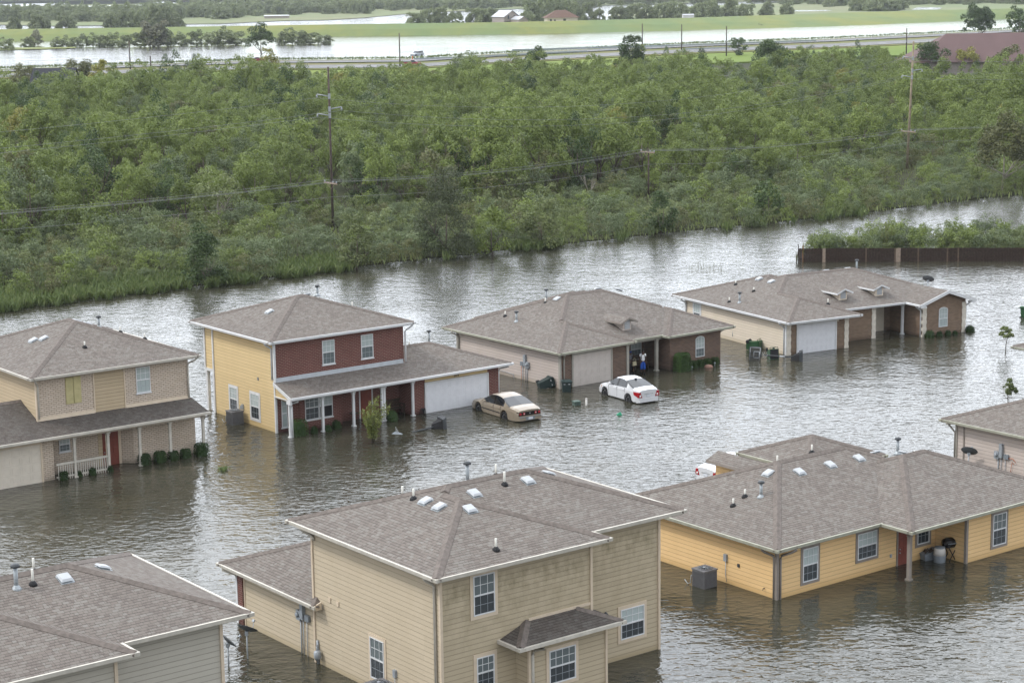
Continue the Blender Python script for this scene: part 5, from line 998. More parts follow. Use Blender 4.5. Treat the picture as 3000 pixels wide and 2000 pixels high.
mb.hexa([(x, y, -.1) for x, y in b0]+[(x, y, .38+.16*x) for x, y in b1_]); mb.build('body', 'plastic_grey', t); MB().hexa([(-.45, -.33, .36-.07), (.45, -.33, .36+.07), (.45, .33, .43), (-.45, .33, .29), (-.45, -.33, .40-.07), (.45, -.33, .40+.07), (.45, .33, .47), (-.45, .33, .33)]).build('rim', 'plastic_grey', t)
mb = MB()
for i in range(12): x, y = random.uniform(-.35, .3), random.uniform(-.22, .22); mb.tube([(x, y, .35), (x+random.uniform(-.1, .25), y+random.uniform(-.15, .15), .5+random.uniform(-.05, .08))], .03, 5)
mb.build('contents', 'wood_furniture', t)
# ================================================================ people on the porch of the brown brick house
def skin(name, V, E, Rr, mat, parent, sub=1, root=0):
    me = bpy.data.meshes.new(name); me.from_pydata([tuple(v) for v in V], E, []); o = bpy.data.objects.new(name, me); COL.objects.link(o)
    md = o.modifiers.new('skin', 'SKIN'); md.use_smooth_shade = True
    if not me.skin_vertices: 
        bpy.context.view_layer.objects.active = o
    lay = me.skin_vertices[0].data if me.skin_vertices else None
    for i, r in enumerate(Rr):
        r = r if hasattr(r, '__len__') else (r, r); lay[i].radius = r; lay[i].use_root = (i == root)
    if sub: o.modifiers.new('sub', 'SUBSURF').levels = sub
    dg = bpy.context.evaluated_depsgraph_get(); dg.update(); m2 = bpy.data.meshes.new_from_object(o.evaluated_get(dg)); bpy.data.objects.remove(o)
    m2.name = name; m2.materials.clear(); m2.materials.append(MATS[mat])
    for p in m2.polygons: p.use_smooth = True
    q = bpy.data.objects.new(name, m2); COL.objects.link(q); q.parent = parent; return q
def person(label, p, rz, hgt=1.75, pose='stand', top='shirt_white', bottom='shorts_blue', shorts=True, head='hair', scarf=None, la=None, ra=None, female=False):
    k = hgt/1.75; e = empty('person', label, 'person', p, rz); e.scale = (k, k, k); sit = pose == 'sit'
    pz = .50 if sit else .92; J = {'pel': (0, 0, pz), 'wa': (0, .0, pz+.18), 'ch': (0, -.02, pz+.38), 'ne': (0, -.01, pz+.55), 'nk': (0, -.025, pz+.62), 'hd': (0, -.05, pz+.71), 'tp': (0, -.045, pz+.80), 'ns': (0, -.145, pz+.70), 'cn': (0, -.105, pz+.645)}
    sh = .165 if female else .185
    for s, n in ((1, 'l'), (-1, 'r')):
        J[n+'sh'] = (s*sh, 0, pz+.50); a = (la if s > 0 else ra) or [(s*(sh+.035), .03, pz+.22), (s*(sh+.03), -.06, pz-.02)]
        J[n+'el'], J[n+'wr'] = a[0], a[1]; J[n+'hp'] = (s*.09, 0, pz-.04); J[n+'er'] = (s*.085, -.03, pz+.71)
        if sit: J[n+'kn'] = (s*.13, -.42, .50); J[n+'an'] = (s*.13, -.42, .09); J[n+'to'] = (s*.14, -.58, .04)
        else: J[n+'kn'] = (s*.105, -.02, .49); J[n+'an'] = (s*.11, .02, .09); J[n+'to'] = (s*.13, -.16, .035)
    names = list(J); V = [Vector(J[n]) for n in names]; ix = {n: i for i, n in enumerate(names)}
    rad = dict(pel=(.14, .10), wa=(.125, .095), ch=(.15, .105), ne=(.085, .07), nk=.055, hd=(.082, .095), tp=(.066, .08), ns=.016, cn=.035); Rr = []
    for n in names: Rr.append(rad.get(n) or {'sh': .062, 'el': .041, 'wr': .028, 'hp': .09, 'er': .014, 'kn': .055, 'an': .036, 'to': .032}[n[1:]])
    E = [('pel', 'wa'), ('wa', 'ch'), ('ch', 'ne'), ('ne', 'nk'), ('nk', 'hd'), ('hd', 'tp'), ('hd', 'ns'), ('nk', 'cn')]
    for n in 'lr': E += [('ch', n+'sh'), (n+'sh', n+'el'), (n+'el', n+'wr'), ('pel', n+'hp'), (n+'hp', n+'kn'), (n+'kn', n+'an'), (n+'an', n+'to'), ('hd', n+'er')]
    E = [(ix[a], ix[b]) for a, b in E]
    for s, n in ((1, 'l'), (-1, 'r')):              # hands: palm, four fingers and a thumb
        w_ = V[ix[n+'wr']]; d = (w_-V[ix[n+'el']]).normalized(); sd_ = d.cross(Vector((0, 1, .2))).normalized(); fw_ = sd_.cross(d)
        b = len(V); V.append(w_+d*.075); Rr.append((.036, .02)); E.append((ix[n+'wr'], b))
        for i, l in enumerate((.062, .075, .07, .055)):
            t = (i-1.5)*.02; V.append(w_+d*.10+fw_*t); Rr.append(.0095); E.append((b, len(V)-1)); V.append(w_+d*(.10+l*.6)+fw_*t*1.15+sd_*.008); Rr.append(.009); E.append((len(V)-2, len(V)-1)); V.append(w_+d*(.10+l*.95)+fw_*t*1.1+sd_*.028); Rr.append(.0075); E.append((len(V)-2, len(V)-1))
        V.append(w_+d*.06-fw_*.045); Rr.append(.011); E.append((b, len(V)-1)); V.append(w_+d*.095-fw_*.06+sd_*.015); Rr.append(.009); E.append((len(V)-2, len(V)-1))
    skin('body', V, E, Rr, 'skin', e, 1)
    g = lambda n: Vector(J[n])
    # shirt
    tv = [g('pel')+Vector((0, 0, -.02)), g('wa'), g('ch'), g('ne')+Vector((0, 0, -.02))]; te = [(0, 1), (1, 2), (2, 3)]; trr = [(.165, .125), (.15, .12), (.175, .13), (.095, .085)]
    for n in 'lr':
        m_ = g(n+'sh').lerp(g(n+'el'), .55 if top != 'shirt_grey' else 1.0); i = len(tv); tv += [g(n+'sh'), m_]; te += [(2, i), (i, i+1)]; trr += [.072, .054]
    skin('shirt', tv, te, trr, top, e, 1)
    kv = [g('pel')+Vector((0, 0, .06)), g('pel')]; ke = [(0, 1)]; kr = [(.15, .115), (.155, .12)]
    for n in 'lr':
        end = g(n+'kn').lerp(g(n+'an'), .35 if shorts else .85); i = len(kv); kv += [g(n+'hp'), g(n+'kn'), end]; ke += [(1, i), (i, i+1), (i+1, i+2)]; kr += [.11, .098 if shorts else .075, .095 if shorts else .055]
    skin('shorts' if shorts else 'trousers', kv, ke, kr, bottom, e, 1)
    hb = MB(); sphere(hb, (0, -.03, pz+.755), .108, 12, 0, (.90, 1.02, .86)); hb.build('hair' if not scarf else 'headscarf', scarf or 'hair', e)
    for s in (1, -1):
        eb = MB(); sphere(eb, (s*.033, -.135, pz+.735), .012, 8); eb.build('eye', 'vent_white', e)
        sb = MB(); x, y, z = J[('l' if s > 0 else 'r')+'an']; sphere(sb, (x*1.08, y-.08, z-.03), .07, 10, 0, (.75, 2.0, .8)); sb.tube([(x, y, .04), (x*.98, y, .26)], .048, 8, 0); sb.build('shoe', 'black_cloth', e)
    mo = MB(); mo.box((-.025, -.148, pz+.662), (.025, -.135, pz+.672)); mo.build('mouth', 'cap_pink', e)
    return e
def porch(u, v, z=-.03): return Vector(loc(O3, u, v, z))
FZ = A
m1 = person('man standing in a white T-shirt and long blue shorts with a backpack', porch(7.42, .0), R(12), 1.77)
bk = empty('backpack', 'dark blue backpack on the back of the man in white', 'backpack', porch(7.42, .0), R(12)); mb = MB(); sphere(mb, (0, .22, 1.27), .17, 12, 0, (.95, .6, 1.35)); mb.build('pack', 'bag_blue', bk)
for s in (1, -1): MB().tube([(s*.10, .12, 1.47), (s*.115, .0, 1.50), (s*.12, -.13, 1.38), (s*.125, -.135, 1.18), (s*.16, -.05, 1.05), (s*.13, .12, 1.04)], .02, 6).build('shoulder_strap', 'black_cloth', bk)
w1 = person('woman in a grey shirt and black trousers raising a hand to her face', porch(6.78, .62), R(70), 1.66, top='shirt_grey', bottom='black_cloth', shorts=False, scarf='bag_blue', female=True, la=[(.24, -.18, 1.22), (.08, -.26, 1.46)], ra=[(-.23, -.06, 1.14), (-.2, -.3, 1.08)])
hbg = empty('handbag', 'cream handbag hanging from the woman in grey', 'handbag', porch(7.0, .42, .62), R(40)); MB().hexa([(-.17, -.07, 0), (.17, -.07, 0), (.17, .07, 0), (-.17, .07, 0), (-.14, -.05, .28), (.14, -.05, .28), (.14, .05, .28), (-.14, .05, .28)]).build('bag_body', 'bag_cream', hbg); MB().tube([(-.11, 0, .27), (-.10, 0, .44), (0, 0, .52), (.10, 0, .44), (.11, 0, .27)], .016, 6).build('strap', 'bag_cream', hbg)
w3 = person('person in black with a pink headscarf at the left porch post', porch(6.55, 1.0), R(60), 1.64, top='black_cloth', bottom='black_cloth', shorts=False, scarf='cap_pink', female=True)
def chair(label, p, rz):
    e = empty('wooden_chair', label, 'chair', p, rz); MB().box((-.25, -.25, .42), (.25, .25, .46)).build('seat', 'fence_orange', e); b = MB().box((-.25, .22, .85), (.25, .26, .95))
    for x in (-.2, -.07, .07, .2): b.box((x-.02, .225, .46), (x+.02, .255, .86))
    b.build('backrest', 'fence_orange', e)
    for x in (-.22, .22):
        for y in (-.22, .22): MB().box((x-.022, y-.022, 0), (x+.022, y+.022, .42)).build('leg', 'fence_orange', e)
    return e
chair('brown wooden chair under the seated person on the porch', porch(7.3, 1.35), R(20)); p4_ = person('person in black sitting on a wooden chair behind the man', porch(7.3, 1.35), R(15), 1.7, pose='sit', top='black_cloth', bottom='black_cloth', shorts=False)
bench('brown wooden bench at the back of the brown brick porch', porch(8.6, 1.7), A)
# ================================================================ clipped bushes round the houses
gb = 'clipped bushes along the pale buff brick porch'
for (u, v, s_, bx, lb) in ((-8.84, -1.5, .55, 1, 'clipped bush under the porch railing, leftmost of the railing bushes'), (-7.83, -1.42, .42, 0, 'small bush under the middle of the cream porch railing'), (-7.07, -1.55, .5, 0, 'low bush under the right end of the cream porch railing'), (-5.95, -1.5, .42, 0, 'small bush beside the red entry door post of the buff house'), (-3.72, -1.35, .72, 1, 'clipped bush beside the porch post just right of the red door'), (-2.73, -1.4, .72, 1, 'clipped bush between two porch posts of the buff house, second from the red door'), (-1.93, -1.48, .62, 1, 'clipped bush third from the red door of the buff house'), (-1.14, -1.52, .62, 1, 'clipped bush at the right end of the buff brick wall'), (-.1, -1.55, .85, 1, 'tall clipped bush under the corner post at the right end of the buff porch')):
    bush(lb, Vector(loc(O1, u, v+.15)), s_*.85, s_*.85, s_*.85, 'leaf_box', bool(bx), int(500*s_+120), .085, A, gb)
gb = 'bushes before the red brick porch'
for u, v, w_, hh, mt, lb in ((.75, -1.35, .95, .95, 'leaf_hedge', 'bright green squared bush beside the left corner post of the red brick porch'), (1.75, -1.55, .45, .45, 'leaf_box', 'small bush left of the second post of the red brick porch'), (2.65, -1.7, .45, .42, 'leaf_box', 'small bush right of the second post of the red brick porch'), (3.55, -1.25, .6, .5, 'leaf_box', 'round bush under the open bay window of the red brick house'), (7.3, -1.9, .7, .7, 'leaf_hedge', 'leafy bush at the double porch post behind the young tree')):
    bush(lb, Vector(loc(O2, u, v)), w_, w_, hh, mt, hh > .8, 420, .09, A, gb)
gb = 'hedges before the brown brick wall'
bush('large square hedge at the left corner of the brown brick wing', Vector(loc(O3, 10.25, -.95)), 1.1, .8, 1.25, 'leaf_hedge', True, 1500, .09, A, gb)
for u, lb in ((11.05, 'cropped bush next to the large square hedge'), (11.6, 'second cropped bush from the large square hedge'), (12.2, 'third cropped bush from the large square hedge'), (12.85, 'cropped bush below the arched window of the brown brick wing'), (13.6, 'cropped bush nearest the right corner of the brown brick wing')): bush(lb, Vector(loc(O3, u, -.75)), .46, .46, .5, 'leaf_hedge', True, 300, .085, A, gb)
gb = 'bushes before the tan brick gable'
for u, w_, hh, lb in ((13.25, .75, .6, 'largest bush at the downspout left of the tan brick gable'), (14.2, .5, .42, 'small bush left of the arched window in the tan gable'), (15.05, .5, .42, 'small bush below the arched window in the tan gable'), (15.75, .45, .3, 'lowest bush right of the arched window in the tan gable'), (17.45, .75, .55, 'leggy bush at the far right corner of the tan brick house')): bush(lb, Vector(loc(O4, u, -.15 if u < 17 else .1, 0, D4)), w_, w_*.9, hh, 'leaf_box', False, 380, .09, 0, gb)
o = MB(); sphere(o, (0, 0, 0), .3, 8, 0, (1.1, .7, .6)); o = o.build('rock', 'stone_pink', None, Vector(loc(O3, 12.45, -1.3, .05))); tag(o, 'pinkish rock in the water before the cropped bushes', 'rock')
for u in (11.0, 13.2):
    o = MB().tube([(0, 0, -.3), (0, 0, .15)], .02, 5).lathe([(.02, .15), (.07, .17), (.05, .25), (.01, .28)], (0, 0, 0), 8).build('garden_light', 'galv', None, Vector(loc(O3, u, -1.15))); tag(o, 'small garden light on a stake, %s' % ('beside the large square hedge' if u < 12 else 'before the right hand cropped bushes'), 'light')
# ================================================================ water, land, levee, highway
def watermat():
    m, nt, b = newmat('flood_water'); v = tc(nt)
    n1 = noise(nt, v, .045, 3); n2 = noise(nt, mapping(nt, v, (.6, 1, 1)), .3, 3)
    col = mixc(nt, ramp(nt, n1, [(.38, 0.0), (.65, 1.0)]), (.036, .035, .024), (.050, .048, .034))
    col = mixc(nt, math_(nt, 'MULTIPLY', ramp(nt, n2, [(.5, 0.0), (.75, 1.0)]), .5), col, (.066, .057, .035))
    nt.links.new(col, b.inputs['Base Color']); b.inputs['Roughness'].default_value = .045; b.inputs['IOR'].default_value = 1.42; b.inputs['Specular IOR Level'].default_value = .5
    a = noise(nt, mapping(nt, v, (1, 1.5, 1), (0, 0, R(-20))), 1.9, 2, .45, .5); c = noise(nt, mapping(nt, v, (1, 1.4, 1), (0, 0, R(30))), .55, 2, .5, .3); d = noise(nt, mapping(nt, v, (1, 1.3, 1), (0, 0, R(10))), 4.6, 2)
    h = math_(nt, 'ADD', math_(nt, 'MULTIPLY', a, .46), math_(nt, 'ADD', math_(nt, 'MULTIPLY', c, .5), math_(nt, 'MULTIPLY', d, .07)))
    gust = ramp(nt, noise(nt, mapping(nt, v, (.5, 1, 1), (0, 0, R(15))), .055, 3), [(.36, .45), (.62, 1.0)])
    bump(nt, b, math_(nt, 'MULTIPLY', h, gust), .175)
    return m
watermat()
mb = MB()
for x in np.linspace(-4200, 4200, 13)[:-1]:
    for y in np.linspace(-400, 8000, 13)[:-1]: mb.poly([(x, y, 0), (x+700, y, 0), (x+700, y+700, 0), (x, y+700, 0)])
tag(mb.build('water', 'flood_water'), kind='structure')
def ground(name, c1, c2, c3=None, s=.02, s2=.6):
    m, nt, b = newmat(name); v = tc(nt); f = noise(nt, v, s, 5, .6); g = noise(nt, v, s2, 4)
    col = mixc(nt, ramp(nt, f, [(.38, 0.0), (.62, 1.0)]), c1, c2); col = mixc(nt, ramp(nt, g, [(.45, 0.0), (.8, .6)]), col, c3 or [x*.6 for x in c1])
    nt.links.new(col, b.inputs['Base Color']); b.inputs['Roughness'].default_value = .95; b.inputs['Specular IOR Level'].default_value = .1; bump(nt, b, g, .25)
    return m
ground('soil', (.030, .034, .016), (.045, .048, .02)); ground('grass_bright', (.125, .185, .035), (.165, .205, .042), (.10, .14, .03), .012, .25); ground('grass_levee', (.145, .195, .085), (.205, .215, .070), (.12, .165, .07), .018, .12); ground('marsh', (.165, .20, .10), (.20, .205, .115), (.12, .15, .075), .01, .05); ground('verge', (.13, .15, .045), (.17, .15, .07), (.09, .13, .03), .04, .4)
def lerp_poly(px, n=40):
    xs = [p[0] for p in px]; return [(x, float(np.interp(x, xs, [p[1] for p in px]))) for x in np.linspace(xs[0], xs[-1], n)]
def band(name, front, back, z, mat, zt=None, drop=.6, n=60, kind='structure'):
    F = [at(x, y, z) for x, y in lerp_poly(front, n)]; B = [at(x, y, z if zt is None else zt) for x, y in lerp_poly(back, n)]; mb = MB()
    for i in range(n-1):
        mb.poly([F[i], F[i+1], B[i+1], B[i]]); mb.poly([F[i]-Vector((0, 0, drop)), F[i+1]-Vector((0, 0, drop)), F[i+1], F[i]])
    return tag(mb.build(name, mat), kind=kind)
SHORE = [(-700, 985), (0, 912), (250, 880), (500, 850), (640, 838), (800, 817), (960, 798), (1090, 783), (1200, 768), (1370, 754), (1500, 736), (1620, 724), (1800, 706), (1960, 688), (2100, 674), (2280, 657), (2430, 640), (2600, 622), (2760, 600), (2880, 588), (3000, 578), (3700, 520)]
RN = [(-700, 262), (0, 226), (365, 214), (750, 201), (1205, 197), (1450, 182), (1750, 166), (2050, 152), (2430, 138), (2750, 122), (3000, 108), (3700, 75)]   # near edge of the near lanes
def off(L, d): return [(x, y+d) for x, y in L]
band('ground', off(SHORE, -9), off(RN, 6), .06, 'soil', drop=.1)
band('grass_verge', off(RN, 34), off(RN, 4), .55, 'grass_bright')
band('grass_verge', off(RN, 4), off(RN, -24), .8, 'verge')
def roadband(name, d0, d1, z): return band(name, off(RN, d0), off(RN, d1), z, 'asphalt', drop=.03)
roadband('road', 0, -9, .95); roadband('road', -16.5, -22, 1.1)
def marks(d, z, w_=.5, dash=False):
    mb = MB(); xs = np.linspace(-600, 3600, 181); ys = np.interp(xs, [p[0] for p in RN], [p[1] for p in RN])
    for i in range(180):
        if dash and i % 2: continue
        a = at(xs[i], ys[i]+d, z); b = at(xs[i+1], ys[i+1]+d, z); o = Vector((0, w_, 0)); mb.poly([a, b, b+o, a+o])
    return mb
tag(marks(-1.0, .958).build('road_marking', 'trim_white'), kind='structure'); tag(marks(-4.5, .958, .4, True).build('road_marking', 'trim_white'), kind='structure'); tag(marks(-17.2, 1.108).build('road_marking', 'trim_white'), kind='structure')
# levee: long grassed bank
LF = [(-700, 135), (0, 122), (400, 117), (1000, 107), (1500, 101), (2000, 90), (2400, 80), (2700, 68), (3000, 55), (3700, 26)]
LT = [(-700, 100), (0, 89), (400, 85), (1000, 75), (1500, 66), (2000, 54), (2400, 41), (2700, 32), (3000, 25), (3700, 6)]
n = 90; F = [at(x, y, 0) for x, y in lerp_poly(LF, n)]; T = [at(x, y, 5.2) for x, y in lerp_poly(LT, n)]; mb = MB()
for i in range(n):
    T[i].y = max(T[i].y, F[i].y+15)
for i in range(n-1):
    d = Vector((0, 5, 0)); g = Vector((0, 24, 0)); M0 = F[i].lerp(T[i], .5)+Vector((0, 0, .3)); M1 = F[i+1].lerp(T[i+1], .5)+Vector((0, 0, .3))
    mb.poly([F[i]-Vector((0, 0, .5)), F[i+1]-Vector((0, 0, .5)), M1, M0]); mb.poly([M0, M1, T[i+1], T[i]]); mb.poly([T[i], T[i+1], T[i+1]+d, T[i]+d]); b0 = T[i]+g; b1 = T[i+1]+g; b0.z = b1.z = -.5; mb.poly([T[i]+d, T[i+1]+d, b1, b0])
tag(mb.build('levee', 'grass_levee'), kind='structure')
# land beyond the levee
def patch(name, pts, z, mat, kind='structure'):
    P_ = [at(x, y, z) for x, y in pts]; mb = MB(); mb.poly(P_); 
    if mb.f: 
        o = mb.build(name, mat); o.data.validate(); return tag(o, kind=kind)
patch('marsh', [(-600, 75), (0, 73), (180, 77), (420, 72), (640, 70), (830, 61), (960, 59), (1060, 53), (1200, 40), (1400, 30), (1560, 25), (1800, 15), (2100, 7), (2320, 1), (2320, -25), (900, -12), (-600, 4)], .3, 'marsh')
patch('marsh', [(1780, 56), (1800, 34), (1880, 25), (2050, 18), (2300, 9), (2420, 3), (2600, -4), (3600, -32), (3600, 30), (2900, 27), (2400, 42), (2000, 56)], .3, 'marsh')
tag(MB().poly([(-4200, 2350, .3), (4200, 2350, .3), (4200, 7990, .3), (-4200, 7990, .3)]).build('far_land', 'marsh'), kind='structure')
patch('grass_bank', [(-200, 149), (0, 146), (120, 144), (222, 141), (222, 137.5), (120, 139), (0, 140), (-200, 142)], .3, 'grass_levee')
plain('pond', (.4, .41, .42), .1, .1, .02, 0, .5)
for pts in ([(-100, 22), (140, 17), (205, 12), (150, 10), (-100, 15)], [(440, 8), (500, 11), (520, 9), (470, 5)], [(180, 27), (330, 18), (420, 16), (420, 14), (200, 20)], [(2290, 34), (2420, 33), (2440, 30), (2300, 31)], [(2670, 29), (2750, 28), (2760, 23), (2690, 22)], [(2560, 31), (2640, 30), (2600, 27), (2540, 28)]):
    o = patch('pond', pts, .34, 'flood_water')
# ================================================================ crowns used for the wood
TG = 'trees of the flooded thicket'
protos = [tree('thicket_tree', 'light green tree crowded into the thicket beyond the water', 8.6, 6.4, 'leaf_tallow', 11, .12, 26, 166, .27),
          tree('thicket_tree', 'light green tree crowded into the thicket beyond the water', 7.8, 5.8, 'leaf_tallow', 12, .12, 24, 175, .27),
          tree('thicket_tree', 'light green tree crowded into the thicket beyond the water', 9.4, 6.4, 'leaf_tallow', 13, .25, 26, 166, .27, conical=.35),
          tree('thicket_tree', 'light green tree crowded into the thicket beyond the water', 8.2, 7.0, 'leaf_tallow', 14, .12, 30, 148, .27),
          tree('thicket_tree', 'grey green tree crowded into the thicket beyond the water', 8.4, 6.2, 'leaf_grey', 15, .12, 26, 166, .27),
          tree('thicket_tree', 'olive green tree crowded into the thicket beyond the water', 7.9, 6.0, 'leaf_olive', 16, .12, 24, 166, .27),
          tree('thicket_tree', 'dark green tree crowded into the thicket beyond the water', 9.6, 6.6, 'leaf_dark', 17, .12, 26, 183, .27),
          tree('thicket_tree', 'yellowing tree crowded into the thicket beyond the water', 8.4, 6.2, 'leaf_yellow', 18, .22, 22, 166, .27)]
PW = [.235, .235, .17, .14, .075, .065, .06, .02]
PX = lambda L, x: float(np.interp(x, [p[0] for p in L], [p[1] for p in L]))
TF = [(-700, 800), (0, 738), (150, 722), (420, 690), (620, 672), (900, 648), (976, 650), (1250, 630), (1400, 613), (1600, 596), (1720, 582), (1780, 566), (2020, 558), (2150, 552), (2400, 530), (2560, 478), (2640, 455), (2800, 455), (2900, 500), (3000, 470), (3700, 400)]   # ground line where the tall trees begin
TB8 = [(-700, 252), (0, 236), (110, 222), (260, 222), (370, 200), (430, 188), (560, 190), (900, 196), (1100, 193), (1300, 182), (1500, 178), (1700, 168), (1850, 152), (2000, 152), (2080, 166), (2180, 190), (2300, 158), (2450, 140), (2560, 125), (2640, 160), (2800, 200), (3000, 190), (3700, 160)]
RNG = np.random.default_rng(3); rnd = random.Random(5); cand = []
sp = 5.5
for y in np.arange(150, 640, sp):
    for x in np.arange(-190, 230, sp):
        q = Vector((x+rnd.uniform(-.45, .45)*sp, y+rnd.uniform(-.45, .45)*sp, .2)); gx, gy = pix(q)
        if not -420 < gx < 3420: continue
        if gy > PX(TF, gx): continue
        hx, hy = pix((q.x, q.y, 7.4))
        if hy < PX(TB8, hx): continue
        if 2600 < hx < 3120 and 88 < hy < 176 and False: continue
        k = .5+.5*math.sin(q.x*.061+1.3)*math.cos(q.y*.047+.4)
        cand.append((q, gx, gy))
cand.sort(key=lambda c: c[0].y)
vis = [c for c in cand if -60 < c[1] < 3060]
near = vis[:288]; ns = set(id(c) for c in near); rest = [c for c in cand if id(c) not in ns]
def hgt_at(q): return .70+.22*math.sin(q.x*.083+q.y*.031)*math.sin(q.y*.057-q.x*.02)+rnd.choice((-.2, -.08, 0, .05, .12, .2, .34))+rnd.uniform(0, .12)
TL = {0: 'light green tree crowded into the thicket beyond the water', 4: 'grey green tree crowded into the thicket beyond the water', 5: 'olive green tree crowded into the thicket beyond the water', 6: 'dark green tree crowded into the thicket beyond the water', 7: 'yellowing tree crowded into the thicket beyond the water'}
used = set()
for q, gx, gy in near:
    i = int(RNG.choice(8, p=PW)); c = protos[i] if i not in used else copy_tree(protos[i]); used.add(i); s_ = hgt_at(q); w_ = s_*rnd.uniform(.85, 1.15)
    c['group'] = {4: 'grey green ', 5: 'olive green ', 6: 'dark green ', 7: 'yellowing '}.get(i, 'light green ')+TG
    place(c, q, rnd.uniform(0, 6.28), (w_, w_, s_))
for i in range(8):
    if i not in used: place(protos[i], near[i*9][0]+Vector((2, 2, 0)), 0, .8); protos[i]['group'] = {4: 'grey green ', 5: 'olive green ', 6: 'dark green ', 7: 'yellowing '}.get(i, 'light green ')+TG
def scatter(name, pts, scl, rot, idx, meshes, label, cat):
    me = bpy.data.meshes.new(name); me.from_pydata([tuple(p) for p in pts], [], [])
    for nm, dt, vals in (('scl', 'FLOAT_VECTOR', np.asarray(scl, np.float32).ravel()), ('rot', 'FLOAT', np.asarray(rot, np.float32)), ('idx', 'INT', np.asarray(idx, np.int32))):
        a = me.attributes.new(nm, dt, 'POINT'); a.data.foreach_set('vector' if dt == 'FLOAT_VECTOR' else 'value', vals)
    o = bpy.data.objects.new(name, me); COL.objects.link(o)
    g = bpy.data.node_groups.new(name, 'GeometryNodeTree'); g.interface.new_socket('Geometry', in_out='INPUT', socket_type='NodeSocketGeometry'); g.interface.new_socket('Geometry', in_out='OUTPUT', socket_type='NodeSocketGeometry')
    N = g.nodes.new; gi = N('NodeGroupInput'); go = N('NodeGroupOutput'); ip = N('GeometryNodeInstanceOnPoints'); j = N('GeometryNodeGeometryToInstance')
    for mo in reversed(meshes):
        oi = N('GeometryNodeObjectInfo'); oi.inputs['Object'].default_value = mo; oi.transform_space = 'ORIGINAL'; g.links.new(oi.outputs['Geometry'], j.inputs[0])
    g.links.new(j.outputs[0], ip.inputs['Instance']); ip.inputs['Pick Instance'].default_value = True; g.links.new(gi.outputs[0], ip.inputs['Points'])
    def attr(nm, t):
        a = N('GeometryNodeInputNamedAttribute'); a.data_type = t; a.inputs['Name'].default_value = nm; return a.outputs['Attribute']
    g.links.new(attr('idx', 'INT'), ip.inputs['Instance Index']); g.links.new(attr('scl', 'FLOAT_VECTOR'), ip.inputs['Scale'])
    cx = N('ShaderNodeCombineXYZ'); g.links.new(attr('rot', 'FLOAT'), cx.inputs[2]); er = N('FunctionNodeEulerToRotation'); g.links.new(cx.outputs[0], er.inputs[0]); g.links.new(er.outputs[0], ip.inputs['Rotation']); g.links.new(ip.outputs[0], go.inputs[0])
    md = o.modifiers.new('scatter', 'NODES'); md.node_group = g; return tag(o, label, cat, kind='stuff')
def crown_of(e): return [c for c in e.children if c.name.startswith('crown')][0]
sc_ = [(s*rnd.uniform(.85, 1.2), s*rnd.uniform(.85, 1.2), s) for s in (hgt_at(c[0]) for c in rest)]
scatter('distant_wood', [c[0] for c in rest], sc_, RNG.uniform(0, 6.28, len(rest)), RNG.choice(8, len(rest), p=PW), [crown_of(p) for p in protos], 'mass of green treetops filling the back of the thicket', 'woodland')
print('forest', len(near), len(rest))
# ---------------------------------------------------------------- trees one can tell apart
def lone(label, gx, gy, H, W, mat, seed, **kw):
    e = tree(kw.pop('name', 'broadleaf_tree'), label, H, W, mat, seed, **kw); return place(e, at(gx, gy, .15), seed*1.7)
lone('big feathery grey green willow standing at the water edge, middle of the shore', 1308, 748, 8.8, 7.2, 'leaf_willow', 31, base=.08, n=44, per=230, size=.24, aspect=.35, conical=.3, jit=.6, droop=.2, name='willow_tree')
lone('dark bushy tree at the water edge above the red brick house roof', 600, 832, 5.8, 5.0, 'leaf_dark', 32, base=.03, n=30, per=260, size=.24, conical=.3)
lone('light green leaning tree at the water edge right of the tall pole', 1045, 782, 6.0, 4.8, 'leaf_shrub', 33, base=.06, n=30, per=230, size=.24, conical=.4)
lone('rounded light green tree at the shore right of the big willow', 1590, 722, 5.2, 5.4, 'leaf_shrub', 34, base=.05, n=30, per=230, size=.24)
lone('leaning rounded shrub tree between the willow and the short pole', 1445, 742, 5.2, 4.6, 'leaf_tallow', 35, base=.05, n=26, per=230, size=.24)
lone('dark pointed tree in the shore thicket right of the short pole', 1935, 680, 4.8, 4.2, 'leaf_dark', 36, base=.05, n=28, per=230, size=.24, conical=.3)
lone('dense green tree leaning over the bank above the two dormer house', 2250, 640, 5.2, 4.4, 'leaf_dark', 37, base=.05, n=30, per=130, size=.3)
lone('brownish green tree with a pale bare trunk near the right edge', 2935, 565, 9.2, 8.0, 'leaf_olive', 38, base=.22, n=36, per=110, size=.34, bark='bark_pale')
lone('olive brown tree at the left edge halfway up the thicket', 60, 640, 8.8, 5.2, 'leaf_olive', 39, base=.2, n=28, per=120, size=.32, conical=.3)
lone('sparse tree showing pale branching limbs, left of the tall dark pole', 645, 690, 7.4, 6.2, 'leaf_shrub', 40, base=.28, n=17, per=110, size=.3, bark='bark_pale', nl=9)
lone('round dark evergreen standing proud at the back of the thicket', 1565, 262, 10.5, 9, 'leaf_dark', 41, base=.1, n=36, per=80, size=.5)
lone('dark evergreen mass at the back of the thicket under the highway poles', 1850, 252, 12.5, 10, 'leaf_dark', 42, base=.1, n=38, per=75, size=.5, conical=.3)
lone('dark spreading evergreen beside the white pond at the back right', 2265, 262, 11.5, 12, 'leaf_dark', 43, base=.12, n=40, per=70, size=.5)
lone('bright yellow green tree at the back of the thicket below the red car', 785, 275, 10.5, 7.5, 'leaf_yellow', 44, base=.15, n=26, per=80, size=.45)
lone('golden tinged tree near the left back of the thicket', 300, 305, 9.5, 7, 'leaf_yellow', 45, base=.15, n=24, per=80, size=.45)
